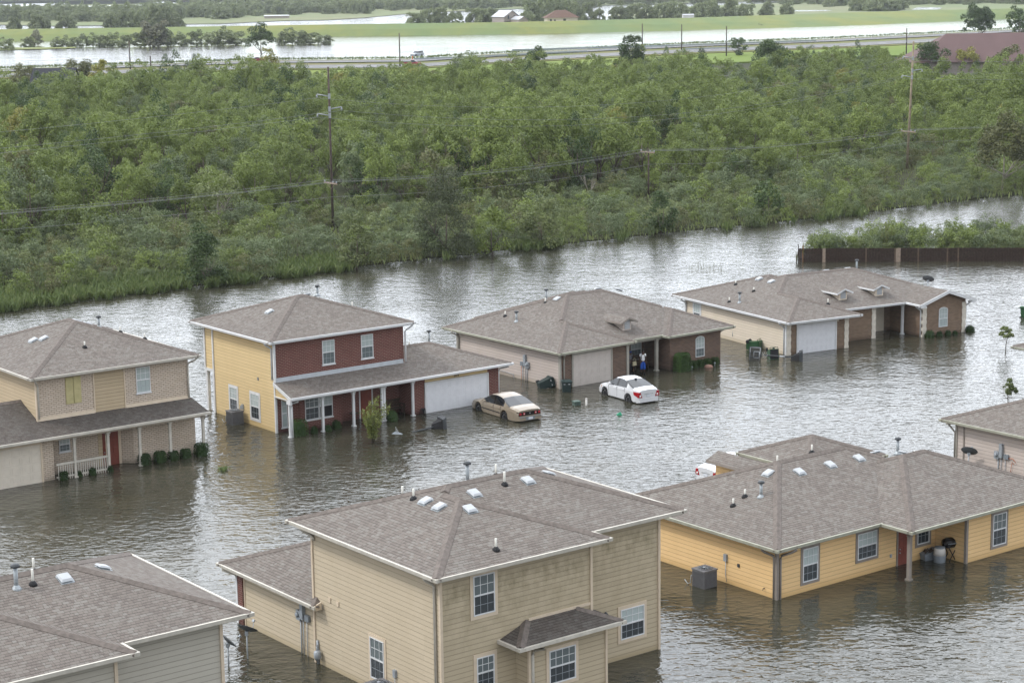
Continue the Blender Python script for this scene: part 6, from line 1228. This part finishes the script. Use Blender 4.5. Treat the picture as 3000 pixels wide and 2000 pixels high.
lone('dark conical evergreen in the left middle of the thicket', 428, 335, 9.5, 5.6, 'leaf_dark', 46, base=.08, n=28, per=90, size=.42, conical=.45)
lone('brown leaved dying tree at the right edge of the thicket', 2985, 350, 8.5, 6, 'leaf_brown', 47, base=.2, n=18, per=70, size=.4)
lone('round spreading tree standing alone by the far highway, red car below it', 765, 181, 12.5, 10.5, 'leaf_dark', 48, base=.22, n=30, per=55, size=.6)
lone('bushy tree on the grass beside the far highway, right of the tall pole', 2162, 166, 7.0, 6.5, 'leaf_dark', 49, base=.05, n=26, per=70, size=.5)
lone('tall dark tree behind the purple roof, second from the right edge', 2868, 128, 14, 13, 'leaf_dark', 50, base=.15, n=36, per=40, size=.75)
lone('tall dark tree behind the purple roof at the right edge', 2985, 128, 15, 10, 'leaf_dark', 51, base=.1, n=34, per=45, size=.75)
lone('rounded light tree before the dark gabled roof at the far left', 70, 285, 9.0, 8.5, 'leaf_olive', 52, base=.1, n=30, per=70, size=.45)
lone('dark olive trees right of the dark gabled roof at the far left', 235, 280, 9.5, 9.5, 'leaf_olive', 53, base=.1, n=32, per=70, size=.45)
lone('yellowish tree standing before the purple roof', 2830, 238, 8.2, 8, 'leaf_yellow', 54, base=.15, n=24, per=80, size=.42)
lone('dark green tree covering the lower left of the purple roof', 2720, 240, 10.5, 9.5, 'leaf_dark', 55, base=.1, n=32, per=75, size=.45)
lone('dark green tree covering the middle of the purple roof', 2800, 222, 10.5, 7.5, 'leaf_dark', 56, base=.1, n=28, per=75, size=.45)
lone('green tree covering the right end of the purple roof', 2950, 245, 10, 8.5, 'leaf_olive', 57, base=.1, n=30, per=75, size=.45)
def snag(label, gx, gy, H, seed, spread=.5):
    rn = random.Random(seed); mb = MB(); p = Vector((0, 0, -.3))
    def grow(p, d, l, r, lv):
        q = p+d*l; mb.tube([p, p.lerp(q, .5)+Vector((rn.uniform(-1, 1), rn.uniform(-1, 1), 0))*l*.06, q], r, 5, 0, r*.55, False)
        if lv: 
            for _ in range(rn.choice((2, 3))): grow(q, (d+Vector((rn.uniform(-1, 1), rn.uniform(-1, 1), rn.uniform(-.1, .5)))*spread).normalized(), l*rn.uniform(.55, .8), r*.55, lv-1)
    grow(p, Vector((.15, 0, 1)), H*.2, H*.018, 5); e = empty('bare_tree', label, 'dead tree', at(gx, gy, .1)); mb.build('trunk', 'bark_pale', e); return e
snag('bare grey dead tree in the right middle of the thicket', 2238, 432, 9.5, 3); snag('bare pale branches left of the tall dark pole base', 500, 710, 6.0, 4); snag('bare dead tree above the bushes left of the pale tall pole', 2520, 300, 9.5, 5, .6); snag('thin bare stems in the shore thicket, left of the short pole', 1720, 600, 6.5, 6, .4); snag('second bare grey tree at the top right of the thicket', 2590, 302, 9, 8, .6)
# ---------------------------------------------------------------- shore shrubs and reeds
sg = 'light green shrubs along the shore'
def shrub(mat, seed, H=2.6, W=3.0): return tree('shore_shrub', 'light green shrub in the belt along the shore', H, W, mat, seed, .02, 22, 300, .17, None, 'bark', .42, .45, cat='shrub', nl=5)
SP = [shrub('leaf_grey', 61), shrub('leaf_shrub', 62, 2.3, 2.8), shrub('leaf_tallow', 63, 2.8, 2.8), shrub('leaf_grey', 64, 1.9, 3.2), shrub('leaf_olive', 65, 2.2, 2.6)]
spot = []
for y in np.arange(150, 300, 2.6):
    for x in np.arange(-75, 100, 2.6):
        q = Vector((x+rnd.uniform(-1, 1), y+rnd.uniform(-1, 1), .15)); gx, gy = pix(q)
        clear = any(abs(gx-a) < 34 and b-4 < gy < b+c_ for a, b, c_ in ((976, 672, 55), (2657, 497, 60), (1900, 578, 50)))
        if not clear and -400 < gx < 3600 and PX(TF, gx)-14 < gy < PX(SHORE, gx)-(30 if gx < 560 or 810 < gx < 1010 else 3+5*max(0, math.sin(gx*.0131)+.6*math.sin(gx*.037+1))): spot.append((q, gx, gy))
spot.sort(key=lambda c: c[0].y); rnd.shuffle(spot); spot.sort(key=lambda c: not -40 < c[1] < 3040); us = set()
for q, gx, gy in spot[:280]:
    i = int(RNG.choice(5, p=[.28, .3, .2, .12, .10])); c = SP[i] if i not in us else copy_tree(SP[i]); us.add(i); t = (PX(SHORE, gx)-gy)/(PX(SHORE, gx)-PX(TF, gx)+1)
    c['group'] = {0: 'grey green ', 3: 'grey green ', 4: 'olive '}.get(i, 'light green ')+'shrubs along the shore'; c['label'] = {0: 'grey green', 3: 'grey green', 4: 'olive'}.get(i, 'light green')+' shrub in the belt along the shore'
    s_ = rnd.choice((.55, .7, .85, 1.0, 1.1, 1.25, 1.5))*rnd.uniform(.9, 1.1)*(.85+.35*t); s_ *= .55 if any(abs(gx-a) < 62 and b-10 < gy < b+c_ for a, b, c_ in ((976, 672, 95), (2657, 497, 110), (1900, 578, 90))) else 1
    place(c, q, rnd.uniform(0, 6.28), (s_*rnd.uniform(.9, 1.2), s_*rnd.uniform(.9, 1.2), s_))
if len(spot) > 280:
    rs = spot[280:]; ss = [rnd.uniform(.5, 1.1) for _ in rs]
    scatter('undergrowth', [c[0] for c in rs], [(s*1.1, s*1.1, s) for s in ss], RNG.uniform(0, 6.28, len(rs)), RNG.choice(5, len(rs)), [crown_of(p) for p in SP], 'low green undergrowth between the shore shrubs', 'undergrowth')
def reeds(name, pts, hmin, hmax, mat, w_=.07, lean=.35):
    n = len(pts); P_ = np.array([tuple(p) for p in pts]); h = RNG.uniform(hmin, hmax, n); a = RNG.uniform(0, 6.28, n); l = RNG.normal(0, lean, (n, 2)); V = np.empty((n, 4, 3))
    dx = np.stack([np.cos(a), np.sin(a), np.zeros(n)], 1)*w_; tip = P_+np.stack([l[:, 0]*h, l[:, 1]*h, h], 1); mid = P_+np.stack([l[:, 0]*h*.35, l[:, 1]*h*.35, h*.6], 1)
    V[:, 0] = P_-dx*.5; V[:, 1] = mid-dx; V[:, 2] = tip; V[:, 3] = mid+dx
    me = bpy.data.meshes.new(name); me.vertices.add(4*n); me.vertices.foreach_set('co', V.ravel()); me.loops.add(4*n); me.loops.foreach_set('vertex_index', np.arange(4*n, dtype=np.int32)); me.polygons.add(n); me.polygons.foreach_set('loop_start', np.arange(0, 4*n, 4, dtype=np.int32)); me.polygons.foreach_set('loop_total', np.full(n, 4, np.int32)); me.update(calc_edges=True)
    me.materials.append(MATS[mat]); o = bpy.data.objects.new(name, me); COL.objects.link(o); return o
pts = []
for _ in range(34000):
    gx = rnd.uniform(-300, 3500)
    if math.sin(gx*.021)+math.sin(gx*.0077+2)+.8*math.sin(gx*.063) < rnd.uniform(.2, 2.2) and not (gx < 560 or 810 < gx < 1010): continue
    wd = 20+26*max(0, math.sin(gx*.0052+.7))+(26 if gx < 560 else 0)+(22 if 820 < gx < 1010 else 0); gy = PX(SHORE, gx)+4-wd*rnd.random()**1.4+3*math.sin(gx*.045)+2*math.sin(gx*.16); pts.append(at(gx, gy, .0))
tag(reeds('reeds', pts, .35, 1.15, 'leaf_grass', .075), 'strip of bright green reeds and grass along the water edge', 'reeds', kind='stuff')
pts = []
for _ in range(11000):
    gx = rnd.uniform(-300, 3500); a_, b_ = PX(SHORE, gx), PX(TF, gx); pts.append(at(gx, b_+(a_-b_)*rnd.random(), .15))
tag(reeds('tall_grass', pts, .3, .9, 'leaf_shrub', .085, .25), 'tall grass and weeds between the shore shrubs', 'grass', kind='stuff')
# ---------------------------------------------------------------- young trees in the water
def sapling(label, p, H, W, seed, trunk=.35, mat='leaf_young', up=True, n=1500, name='young_tree', size=.12):
    rn = random.Random(seed); e = empty(name, label, 'tree', p); mb = MB(); C = []; N = []
    k = 18 if up else 14
    for i in range(k):
        a = rn.uniform(0, 6.28); t = rn.uniform(.0, 1); b0 = Vector((0, 0, H*trunk*rn.uniform(.6, 1.1))) if not up else Vector((rn.uniform(-.06, .06), rn.uniform(-.06, .06), -.3))
        r = W/2*rn.uniform(.25, 1.0); tip = Vector((math.cos(a)*r, math.sin(a)*r, H*rn.uniform(.55, 1.0)*(1-.25*(r/(W/2))))); md = b0.lerp(tip, .5)+Vector((0, 0, H*.05)); md.x *= .7; md.y *= .7
        mb.tube([b0, md, tip], .018, 4, 0, .005)
        for j in range(n//k):
            s_ = rn.uniform(.25, 1.03); q = (b0.lerp(md, s_*2) if s_ < .5 else md.lerp(tip, (s_-.5)*2))+Vector((rn.gauss(0, 1), rn.gauss(0, 1), rn.gauss(0, .7)))*W*.035
            if q.z > H*.1: C.append(q); N.append((rn.uniform(-1, 1), rn.uniform(-1, 1), 1))
    if not up: mb.tube([(0, 0, -.5), (.02, 0, H*trunk)], .04, 6, 0, .03)
    leafmesh('crown', C, N, size, mat, .35, e, .9); mb.build('trunk', 'bark', e); return e
sapling('young multi stemmed leafy tree in the water before the red brick porch', at(1093, 1298), 3.1, 2.5, 1, .1, 'leaf_young', True, 2800, size=.15)
place(tree('young_tree', 'small lone tree with a straight stem standing in open water at the right', 1.8, 1.15, 'leaf_shrub', 91, .5, 13, 5500, .1, nl=6), at(2945, 1029), 0)
place(tree('young_tree', 'small leafy shrub tree just above the mauve house roof at the right', 1.55, 1.15, 'leaf_shrub', 92, .26, 15, 5500, .1, nl=6), at(2953, 1183), 1)
pts = [at(2010+rnd.uniform(0, 110), 790+rnd.uniform(-12, 10), -.05) for _ in range(110)]
tag(reeds('drowned_weeds', pts, .2, .55, 'leaf_olive', .012, .4), 'thin drowned weeds poking from the water above the dormer house', 'weeds', kind='stuff')
pts = [at(655+rnd.gauss(0, 7), 1378+rnd.gauss(0, 3), -.05) for _ in range(90)]
tag(reeds('drowned_weeds', pts, .1, .3, 'leaf_grass', .03, .8), 'small tuft of drowned weeds before the red brick house', 'weeds', kind='stuff')
# ================================================================ wooden fence and brush behind it
FA = at(2338, 768); FB = at(3060, 766); fd = (FB-FA); fl = fd.length; fd.normalize(); fn = Vector((-fd.y, fd.x, 0)); fa = math.atan2(fd.y, fd.x)
fe = empty('board_fence', 'long dark weathered board fence standing in the water at the right', 'fence', FA, fa)
gp = {'fence_dark': MB(), 'fence_mid': MB(), 'fence_pale': MB()}; x = 0; i = 0
while x < fl+6:
    m_ = 'fence_dark'; r = rnd.random()
    if i in (16, 17, 64, 65, 66): m_ = 'fence_pale'
    elif r < .05: m_ = 'fence_mid'
    t = rnd.uniform(-.015, .015); gp[m_].box((x, t, -.5), (x+.138, t+.02, 1.33+rnd.uniform(-.025, .02))); x += .145; i += 1
for k_, mb in gp.items(): mb.build('fence_boards', k_, fe, label=None if k_ == 'fence_dark' else ('pale newer boards' if k_ == 'fence_pale' else 'lighter weathered boards'))
MB().box((.40, -.06, -.5), (.52, -.02, 1.62)).build('fence_post', 'fence_orange', fe, label='orange new post near the left end'); MB().box((-.02, .02, -.5), (.05, .1, 1.75)).build('fence_post', 'fence_dark', fe)
for z in (.25, 1.0): MB().box((0, .03, z), (fl+5, .07, z+.09)).build('fence_rail', 'fence_dark', fe)
bspot = []
for _ in range(150):
    t = rnd.uniform(1.2, fl+6); d = rnd.uniform(1.5, 5.0 if t < 7 else 12.5); bspot.append((FA+fd*t+fn*d, t, d))
bspot.sort(key=lambda b: -b[2])
for j, (q, t, d) in enumerate(bspot):
    c = copy_tree(SP[rnd.choice((0, 1, 1, 2))]); c['label'] = 'green shrub crowding behind the board fence'; c['group'] = 'shrubs behind the board fence'; c.name = 'fence_shrub'; c['category'] = 'bush'; s_ = rnd.uniform(.72, 1.0)+(.15 if t > 9 else 0); place(c, q, rnd.uniform(0, 6), (s_, s_, s_*(.92+.15*rnd.random())))
sapling('taller leafy sapling rising out of the shrubs behind the fence', FA+fd*9.0+fn*4.0, 4.1, 1.7, 5, .3, 'leaf_young', True, 900, size=.2)
sapling('thin sprout beside the orange fence post', FA+fd*.45-fn*.1, 1.95, .4, 6, .6, 'leaf_young', False, 60, size=.12); sapling('leafy vine hanging on the left end of the fence', FA-fd*.12, 1.2, .5, 7, .1, 'leaf_young', True, 160, size=.12, name='vine')
# ================================================================ power lines
def pole(label, px, py, H, mat, arms, cross, r=.15, lean=0.0, base=None):
    p = base or at(px, py); e = empty('utility_pole', label, 'utility pole', p); e.rotation_euler = (0, lean, 0); MB().tube([(0, 0, -.5), (0, 0, H*.5), (0, 0, H)], r, 10, 0, r*.68).build('pole', mat, e); P_ = {}
    for k, (z, s) in enumerate(arms):
        o = MB().tube([(s*.08, 0, z), (s*1.35, -.12*s, z+.22)], 0.06, 8).box((-.11, -.17, z-.28), (.14, .17, z+.28)).build('bracket_arm', 'insulator', e); MB().lathe([(.06, -.3), (.09, -.24), (.09, -.06), (.05, 0)], (s*1.35, -.12*s, z+.15), 8).build('insulator', 'insulator', o); P_['a%d' % k] = Vector((s*1.35, -.12*s, z-.18))
    for z in cross:
        o = MB().box((-1.35, -.2, z-.07), (1.35, -.08, z+.07)).tube([(-.8, -.12, z-.05), (0, -.12, z-.65)], .025, 4).tube([(.8, -.12, z-.05), (0, -.12, z-.65)], .025, 4).build('crossarm', 'fence_pale', e); o.rotation_euler = (0, 0, R(-54)); o.location = (0, 0, 0)
        for i, x in enumerate((-1.25, .5, 1.25)):
            MB().lathe([(.05, z+.07), (.09, z+.12), (.07, z+.24), (.02, z+.28)], (x, -.14, 0), 8).build('insulator', 'insulator', o); a = R(-54); P_['c%d' % i] = Vector((x*math.cos(a)+.14*math.sin(a), x*math.sin(a)-.14*math.cos(a), z+.26))
    P_['n'] = Vector((.1, -.12, (cross[0] if cross else 8)-1.5)); e['p'] = 0; del e['p']; return e, {k: p+v for k, v in P_.items()}
HA, HC = 17.9, 17.7
pA, A_ = pole('tall dark wooden utility pole rising from the shore thicket, left of centre', 976, 672, HA, 'wood_pole', [(14.7, -1), (13.3, 1), (12.6, -1)], [5.15])
pC, C_ = pole('tall pale wooden utility pole rising from the bushes at the right', 2657, 497, HC, 'wood_pole_pale', [(15.4, -1), (13.7, 1), (12.8, -1)], [5.3], .19, .03)
pB, B_ = pole('short dark utility pole with a crossarm, between the two tall poles', 1900, 580, 6.1, 'wood_pole', [], [5.7], .13)
dirL = (A_['n']-C_['n']); 
def wire(a, b, sag, label, r=.015):
    mb = MB(); n_ = 26; mb.tube([a.lerp(b, i/n_)-Vector((0, 0, sag*4*(i/n_)*(1-i/n_))) for i in range(n_+1)], r, 5, 0, None, False); return tag(mb.build('power_line', 'wire'), label, 'power line', 'overhead power lines')
L0 = {k: at(-260, {'c0': 642, 'c1': 667, 'c2': 660, 'n': 712}[k], 0) for k in ('c0', 'c1', 'c2', 'n')}
def ext(p, d, z): return Vector((p.x+d.x, p.y+d.y, z))
dAB = A_['n']-B_['n']; dl = Vector((-62, -38, 0))
for k, nm in (('c0', 'back wire'), ('c1', 'middle wire'), ('c2', 'front wire'), ('n', 'lowest wire')):
    wire(A_[k], ext(A_[k], dl, A_[k].z+.3), .9, 'lower %s from the tall dark pole towards the left edge' % nm); wire(A_[k], B_[k], .75, 'lower %s between the tall dark pole and the short pole' % nm)
    wire(B_[k], C_[k], .75, 'lower %s between the short pole and the tall pale pole' % nm); wire(C_[k], ext(C_[k], Vector((58, 40, 0)), C_[k].z+.3), .8, 'lower %s from the tall pale pole towards the right edge' % nm)
for k, nm in (('a0', 'top'), ('a1', 'second'), ('a2', 'third')):
    wire(A_[k], C_[k], 3.2, 'upper %s wire strung between the two tall poles' % nm, .013); wire(A_[k], ext(A_[k], dl*1.8, A_[k].z-1.0), 2.0, 'upper %s wire from the tall dark pole to the left' % nm, .013); wire(C_[k], ext(C_[k], Vector((80, 55, 0)), C_[k].z), 1.5, 'upper %s wire from the tall pale pole to the right' % nm, .013)
for px, py, ty, lb in ((382, 204, 122, 'dark pole by the far highway at the upper left, lamp bracket'), (442, 200, 166, 'stub of a pole by the far highway at the upper left'), (1172, 197, 100, 'dark pole on the far highway beside the red pickup'), (1882, 152, 72, 'far highway pole, leftmost of three at the upper right'), (1997, 148, 74, 'far highway pole, middle of three at the upper right'), (2128, 162, 80, 'far highway pole, rightmost of three at the upper right'), (2655, 160, 86, 'dark pole at the left end of the purple roof')):
    p = at(px, py, .8); k_ = (CAMH-.8)/(py-ty) if False else None; d = (p-Vector((0, 0, CAMH))).length; H = (py-ty)/FPX*d
    e = empty('roadside_pole', lb, 'utility pole', p); MB().tube([(0, 0, -.8), (0, 0, H)], .22, 8, 0, .17).build('pole', 'wood_pole', e); MB().box((-.3, -.2, H*.45), (.0, .2, H*.52)).build('fitting', 'metal_grey', e)
def onroad(px, py, z): return at(px, py, z)
def roadang(px):
    a = at(px-40, PX(RN, px-40)-19, 1.1); b = at(px+40, PX(RN, px+40)-19, 1.1); return math.atan2(b.y-a.y, b.x-a.x)
suv.location = at(1222, 166, 1.1); suv.rotation_euler = (0, 0, roadang(1222)+math.pi+R(14)); truck.location = at(1208, 193.5, .95); truck.rotation_euler = (0, 0, roadang(1208)-R(25)); redc.location = at(752, 181, 1.1); redc.rotation_euler = (0, 0, roadang(752)+math.pi)
def rail(label, L, z, H=.75, big=1.0, posts=40):
    e = empty('guardrail', label, 'guardrail'); P_ = [at(x, y, z) for x, y in lerp_poly(L, posts)]; mb = MB()
    for i in range(posts-1):
        a, b = P_[i], P_[i+1]; u_ = Vector((0, 0, H)); t = Vector((0, 0, .36*big)); o = Vector((0, -.08, 0))
        for s0, s1, oo in ((0, .4, -.02), (.4, .6, .06), (.6, 1, -.02)): mb.poly([a+u_-t+t*s0*1+o*(1+oo*8), b+u_-t+t*s0+o*(1+oo*8), b+u_-t+t*s1+o*(1+oo*8), a+u_-t+t*s1+o*(1+oo*8)])
        mb.poly([a+u_, b+u_, b+u_+Vector((0, .1, 0)), a+u_+Vector((0, .1, 0))])
    mb.build('rail', 'guardrail', e); pm = MB()
    for p in P_: pm.box((p.x-.08, p.y, p.z-.8), (p.x+.08, p.y+.15, p.z+H))
    o = pm.build('rail_posts', 'metal_grey', e); o['kind'] = 'stuff' if False else 'part'; del o['kind']; return e
rail('galvanised guardrail between the carriageways, from the marker to the middle trees', [(1215, 178), (1330, 174), (1500, 166), (1660, 158), (1720, 156)], .9, .8, 1.2)
rail('long dark bridge rail along the far carriageway in the upper middle', [(1500, 153), (1700, 147), (1850, 143), (2000, 138), (2200, 131), (2390, 124)], 1.1, .95, 1.6, 60)
rail('short guardrail beside the near lanes under the highway poles', [(2000, 149), (2070, 147), (2135, 145)], .95, .8, 1.2, 14)
def wirefence(label, L, z):
    e = empty('wire_fence', label, 'fence'); P_ = [at(x, y, z) for x, y in lerp_poly(L, 36)]
    for p in P_: MB().tube([p-Vector((0, 0, .8)), p+Vector((0, 0, 2.1))], .06, 4).build('fence_post', 'metal_grey', e)
    for h_ in (.7, 1.3, 1.9): MB().tube([p+Vector((0, 0, h_)) for p in P_], .015, 3, 0, None, False).build('wire', 'wire', e)
wirefence('thin wire fence between the far highway and the water, left half', [(0, 200), (365, 188), (750, 174), (1205, 160), (1480, 152)], .8); wirefence('thin wire fence between the far highway and the water, right part', [(2380, 125), (2550, 114), (2700, 108), (3000, 95)], .8)
o = MB().lathe([(.18, 0), (.16, .6), (.14, 1.2), (.05, 1.25)], (0, 0, 0), 8).build('road_marker', 'orange_plastic', None, at(1208.5, 176, .9)); tag(o, 'orange road marker at the start of the highway guardrail', 'marker')
pts = [at(rnd.uniform(-100, 3100), 0, 0) for _ in range(0)]
for _ in range(5200):
    gx = rnd.uniform(-100, 3100); pts.append(at(gx, PX(RN, gx)-23.5-rnd.random()*2.2, .75))
tag(reeds('roadside_grass', pts, .3, 1.0, 'leaf_grass', .22, .3), 'strip of green grass between the far highway and the water', 'grass', kind='stuff')
# ================================================================ far buildings
def farhouse(name, label, p, rz, w_, d_, he, hr, wall, roof, hip=True, wins=(), eave=.5, cat='house', lift=0.0, gable_wall=None):
    e = empty(name, label, cat, p, rz); MB().box((-w_/2, -d_/2, -1), (w_/2, d_/2, he)).build('wall', wall, e); rf = MB(); a, b = w_/2+eave, d_/2+eave; k = min(a, b)
    if hip: r0, r1 = (-a+k, 0, hr), (a-k, 0, hr)
    else: r0, r1 = (-a, 0, hr), (a, 0, hr)
    A0, B0, C0, D0 = (-a, -b, he), (a, -b, he), (a, b, he), (-a, b, he); rf.poly([A0, B0, r1, r0]); rf.poly([C0, D0, r0, r1]); rf.poly([A0, D0, C0, B0])
    if hip: rf.poly([D0, A0, r0]); rf.poly([B0, C0, r1])
    rf.build('roof', roof, e)
    if not hip:
        for s in (-1, 1): MB().poly([(s*w_/2, -d_/2, he), (s*w_/2, d_/2, he), (s*w_/2, 0, hr-.25)]).build('gable_wall', gable_wall or wall, e)
    for (x, z, ww, hh) in wins: MB().box((x-ww/2, -d_/2-.06, z), (x+ww/2, -d_/2+.02, z+hh)).build('window', 'glass_dark', e)
    for (x, z, ww, hh) in wins: pass
    return e
p = at(1648, 72, 4); farhouse('hip_roofed_house', 'cream far house with a rust red hip roof on the levee', Vector((p.x, p.y+28, 1.6)), R(8), 15, 10, 5.0, 8.6, 'wall_cream', 'roof_rust', True, ((-5.8, 2.6, 1.0, 1.8), (1.0, 3.2, 1.3, 1.3), (-3.8, 2.6, .8, 1.6)), 1.0)
p = at(1482, 72, 4); e = farhouse('barn', 'grey barn with a pale metal gable roof behind the levee', Vector((p.x, p.y+30, 1.6)), R(-62), 13, 8.5, 5.4, 8.6, 'wall_taupe', 'roof_metal', False, (), .5, 'barn')
MB().box((6.45, -2.4, 4.4), (6.56, -1.6, 6.2)).build('window', 'glass_dark', e); MB().box((6.45, 1.0, 4.4), (6.56, 1.8, 6.2)).build('window', 'glass_dark', e); MB().box((6.5, -.7, -1), (6.62, .6, 3.6)).build('door', 'fence_orange', e); MB().box((6.4, -4.3, 3.0), (7.6, 4.3, 3.25)).build('canopy', 'roof_slate', e)
p = at(1523, 72, 4); farhouse('shed', 'small pale shed with a white roof beside the grey barn', Vector((p.x, p.y+24, 1.6)), R(-60), 8, 5, 4.2, 5.8, 'wall_taupe', 'roof_metal', False, (), .4, 'shed')
p = at(2026, 52, 4); farhouse('shed', 'white flat trailer roof behind the levee at the upper right', Vector((p.x, p.y+20, 2.6)), R(5), 6, 3, 2.4, 2.9, 'siding_white', 'roof_metal', False, (), .1, 'shed')
p = at(806, 52, 1); farhouse('shed', 'long low pale roof in the marsh at the upper left', Vector((p.x, p.y+10, .3)), R(3), 17, 5, 1.6, 2.2, 'wall_taupe', 'roof_metal', False, (), .3, 'shed')
p = at(152, 262, 3); farhouse('gabled_house', 'dark slate gabled roof among the trees at the far left', Vector((p.x, p.y+4, .3)), R(-4), 9.5, 8, 3.4, 7.4, 'wall_taupe', 'roof_slate', False, (), .4)
p = at(2940, 190, 4); e = farhouse('large_building', 'large purple brown hip roofed building behind the trees at the right', Vector((p.x+4, p.y+9, .3)), R(2), 52, 19, 4.5, 11.2, 'wall_taupe', 'roof_purple', True, (), .8, 'building')
# ================================================================ trees by the levee and beyond
lv = [(20, 146, 5, 8), (85, 140, 4.5, 7), (105, 134, 6.5, 7), (170, 140, 4.5, 9), (205, 138, 5, 7), (245, 138, 5.5, 8), (285, 137, 6, 9), (320, 137, 6, 9), (355, 137, 6, 8), (410, 138, 6.5, 8), (440, 137, 10, 12), (465, 137, 10.5, 13), (490, 136, 8, 9), (530, 134, 6, 9), (575, 134, 6.5, 8), (620, 134, 6, 9), (655, 133, 8, 11), (690, 132, 6, 9), (835, 130, 6.5, 10), (870, 130, 7, 10), (905, 129, 5, 8), (945, 129, 4.5, 9), (135, 106, 2.5, 3), (968, 104, 3.0, 4), (2540, 68, 2.2, 4), (2225, 82, 2, 4)]
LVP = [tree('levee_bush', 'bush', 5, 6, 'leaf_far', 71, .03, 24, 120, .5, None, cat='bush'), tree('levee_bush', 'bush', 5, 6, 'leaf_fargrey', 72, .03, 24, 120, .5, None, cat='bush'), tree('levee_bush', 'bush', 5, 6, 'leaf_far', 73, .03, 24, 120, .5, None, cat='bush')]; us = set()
for k_, (px, py, H, W) in enumerate(lv):
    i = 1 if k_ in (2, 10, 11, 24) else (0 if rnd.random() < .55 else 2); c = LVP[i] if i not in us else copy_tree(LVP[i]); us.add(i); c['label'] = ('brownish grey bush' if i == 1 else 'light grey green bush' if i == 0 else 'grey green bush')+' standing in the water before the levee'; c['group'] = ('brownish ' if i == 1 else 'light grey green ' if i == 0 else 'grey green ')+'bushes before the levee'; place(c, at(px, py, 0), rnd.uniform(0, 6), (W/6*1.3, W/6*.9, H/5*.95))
bt = [(15, 92, 8, 12), (85, 90, 9, 14), (100, 88, 8, 12), (170, 88, 8, 15), (305, 86, 9, 12), (325, 84, 12, 14), (350, 83, 13, 14), (380, 83, 8, 10), (410, 82, 9, 13), (435, 82, 13, 15), (460, 82, 12, 14), (500, 82, 9, 12), (1210, 74, 7, 14), (1245, 73, 9, 14), (1285, 72, 10, 14), (1330, 72, 9, 12), (1385, 71, 9, 12), (1415, 71, 9, 14), (1440, 70, 9, 13), (1490, 71, 6, 8), (1545, 71, 9, 12), (1560, 66, 12, 14), (1600, 62, 17, 16), (1620, 60, 18, 20), (1650, 58, 16, 18), (1690, 62, 11, 13), (1725, 62, 11, 12), (1760, 62, 9, 10), (1820, 58, 10, 16), (1860, 56, 9, 16), (1900, 56, 9, 15), (1940, 54, 9, 14), (1975, 54, 10, 15), (2005, 52, 9, 14), (2060, 50, 9, 16), (2100, 48, 10, 16), (2150, 46, 11, 16), (2200, 44, 9, 15), (2260, 42, 8, 14), (2320, 40, 7, 13)]
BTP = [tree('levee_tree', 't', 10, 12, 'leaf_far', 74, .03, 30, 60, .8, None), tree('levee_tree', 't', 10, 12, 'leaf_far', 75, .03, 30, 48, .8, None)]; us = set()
for px, py, H, W in bt:
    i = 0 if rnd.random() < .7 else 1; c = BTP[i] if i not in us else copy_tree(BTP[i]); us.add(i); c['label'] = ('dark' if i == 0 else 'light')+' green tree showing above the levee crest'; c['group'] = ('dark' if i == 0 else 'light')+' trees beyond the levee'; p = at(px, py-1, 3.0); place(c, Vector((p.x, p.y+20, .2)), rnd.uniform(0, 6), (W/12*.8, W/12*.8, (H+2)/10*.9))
def farwood(name, label, strips, s_, hs, seed):
    rn = random.Random(seed); P_ = []; sc = []
    for (pl, y0, y1, n_) in strips:
        for _ in range(n_):
            x = rn.uniform(*pl); f = rn.random(); y = y0(x)+(y1(x)-y0(x))*f; P_.append(at(x, y, .3)); h = rn.uniform(*hs); sc.append((s_*rn.uniform(.8, 1.4), s_*.8, h))
    g = np.random.default_rng(seed); return scatter(name, P_, sc, g.uniform(0, 6.28, len(P_)), g.choice(2, len(P_)), [crown_of(b) for b in BTP], label, 'woodland')
K_ = lambda v: (lambda x: v)
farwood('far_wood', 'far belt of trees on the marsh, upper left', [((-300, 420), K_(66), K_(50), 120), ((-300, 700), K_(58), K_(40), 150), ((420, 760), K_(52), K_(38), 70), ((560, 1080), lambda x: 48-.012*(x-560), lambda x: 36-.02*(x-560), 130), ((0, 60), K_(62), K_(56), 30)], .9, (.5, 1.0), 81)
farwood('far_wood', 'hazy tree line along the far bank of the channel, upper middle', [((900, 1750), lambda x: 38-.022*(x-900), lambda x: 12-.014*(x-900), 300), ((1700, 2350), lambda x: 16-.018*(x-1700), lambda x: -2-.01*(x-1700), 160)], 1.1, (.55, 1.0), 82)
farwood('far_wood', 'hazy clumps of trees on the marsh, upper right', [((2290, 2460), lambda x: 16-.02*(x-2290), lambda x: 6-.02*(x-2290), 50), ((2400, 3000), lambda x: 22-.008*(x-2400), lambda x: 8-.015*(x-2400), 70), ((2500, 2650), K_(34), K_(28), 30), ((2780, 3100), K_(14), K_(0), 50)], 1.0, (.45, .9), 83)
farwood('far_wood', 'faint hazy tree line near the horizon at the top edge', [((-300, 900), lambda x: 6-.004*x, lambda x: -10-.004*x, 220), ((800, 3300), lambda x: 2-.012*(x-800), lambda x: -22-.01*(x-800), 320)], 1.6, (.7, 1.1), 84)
# ================================================================ air
hm = bpy.data.materials.new('haze_air'); hm.use_nodes = True; hn = hm.node_tree; hn.nodes.clear(); pv = hn.nodes.new('ShaderNodeVolumePrincipled'); pv.inputs['Color'].default_value = (.86, .91, .97, 1); pv.inputs['Density'].default_value = .00007; pv.inputs['Anisotropy'].default_value = .2
ho = hn.nodes.new('ShaderNodeOutputMaterial'); hn.links.new(pv.outputs[0], ho.inputs['Volume']); MATS['haze_air'] = hm
hz = MB().box((-4300, -500, -1.9), (4300, 8100, 40)).build('haze', 'haze_air'); tag(hz, kind='stuff')
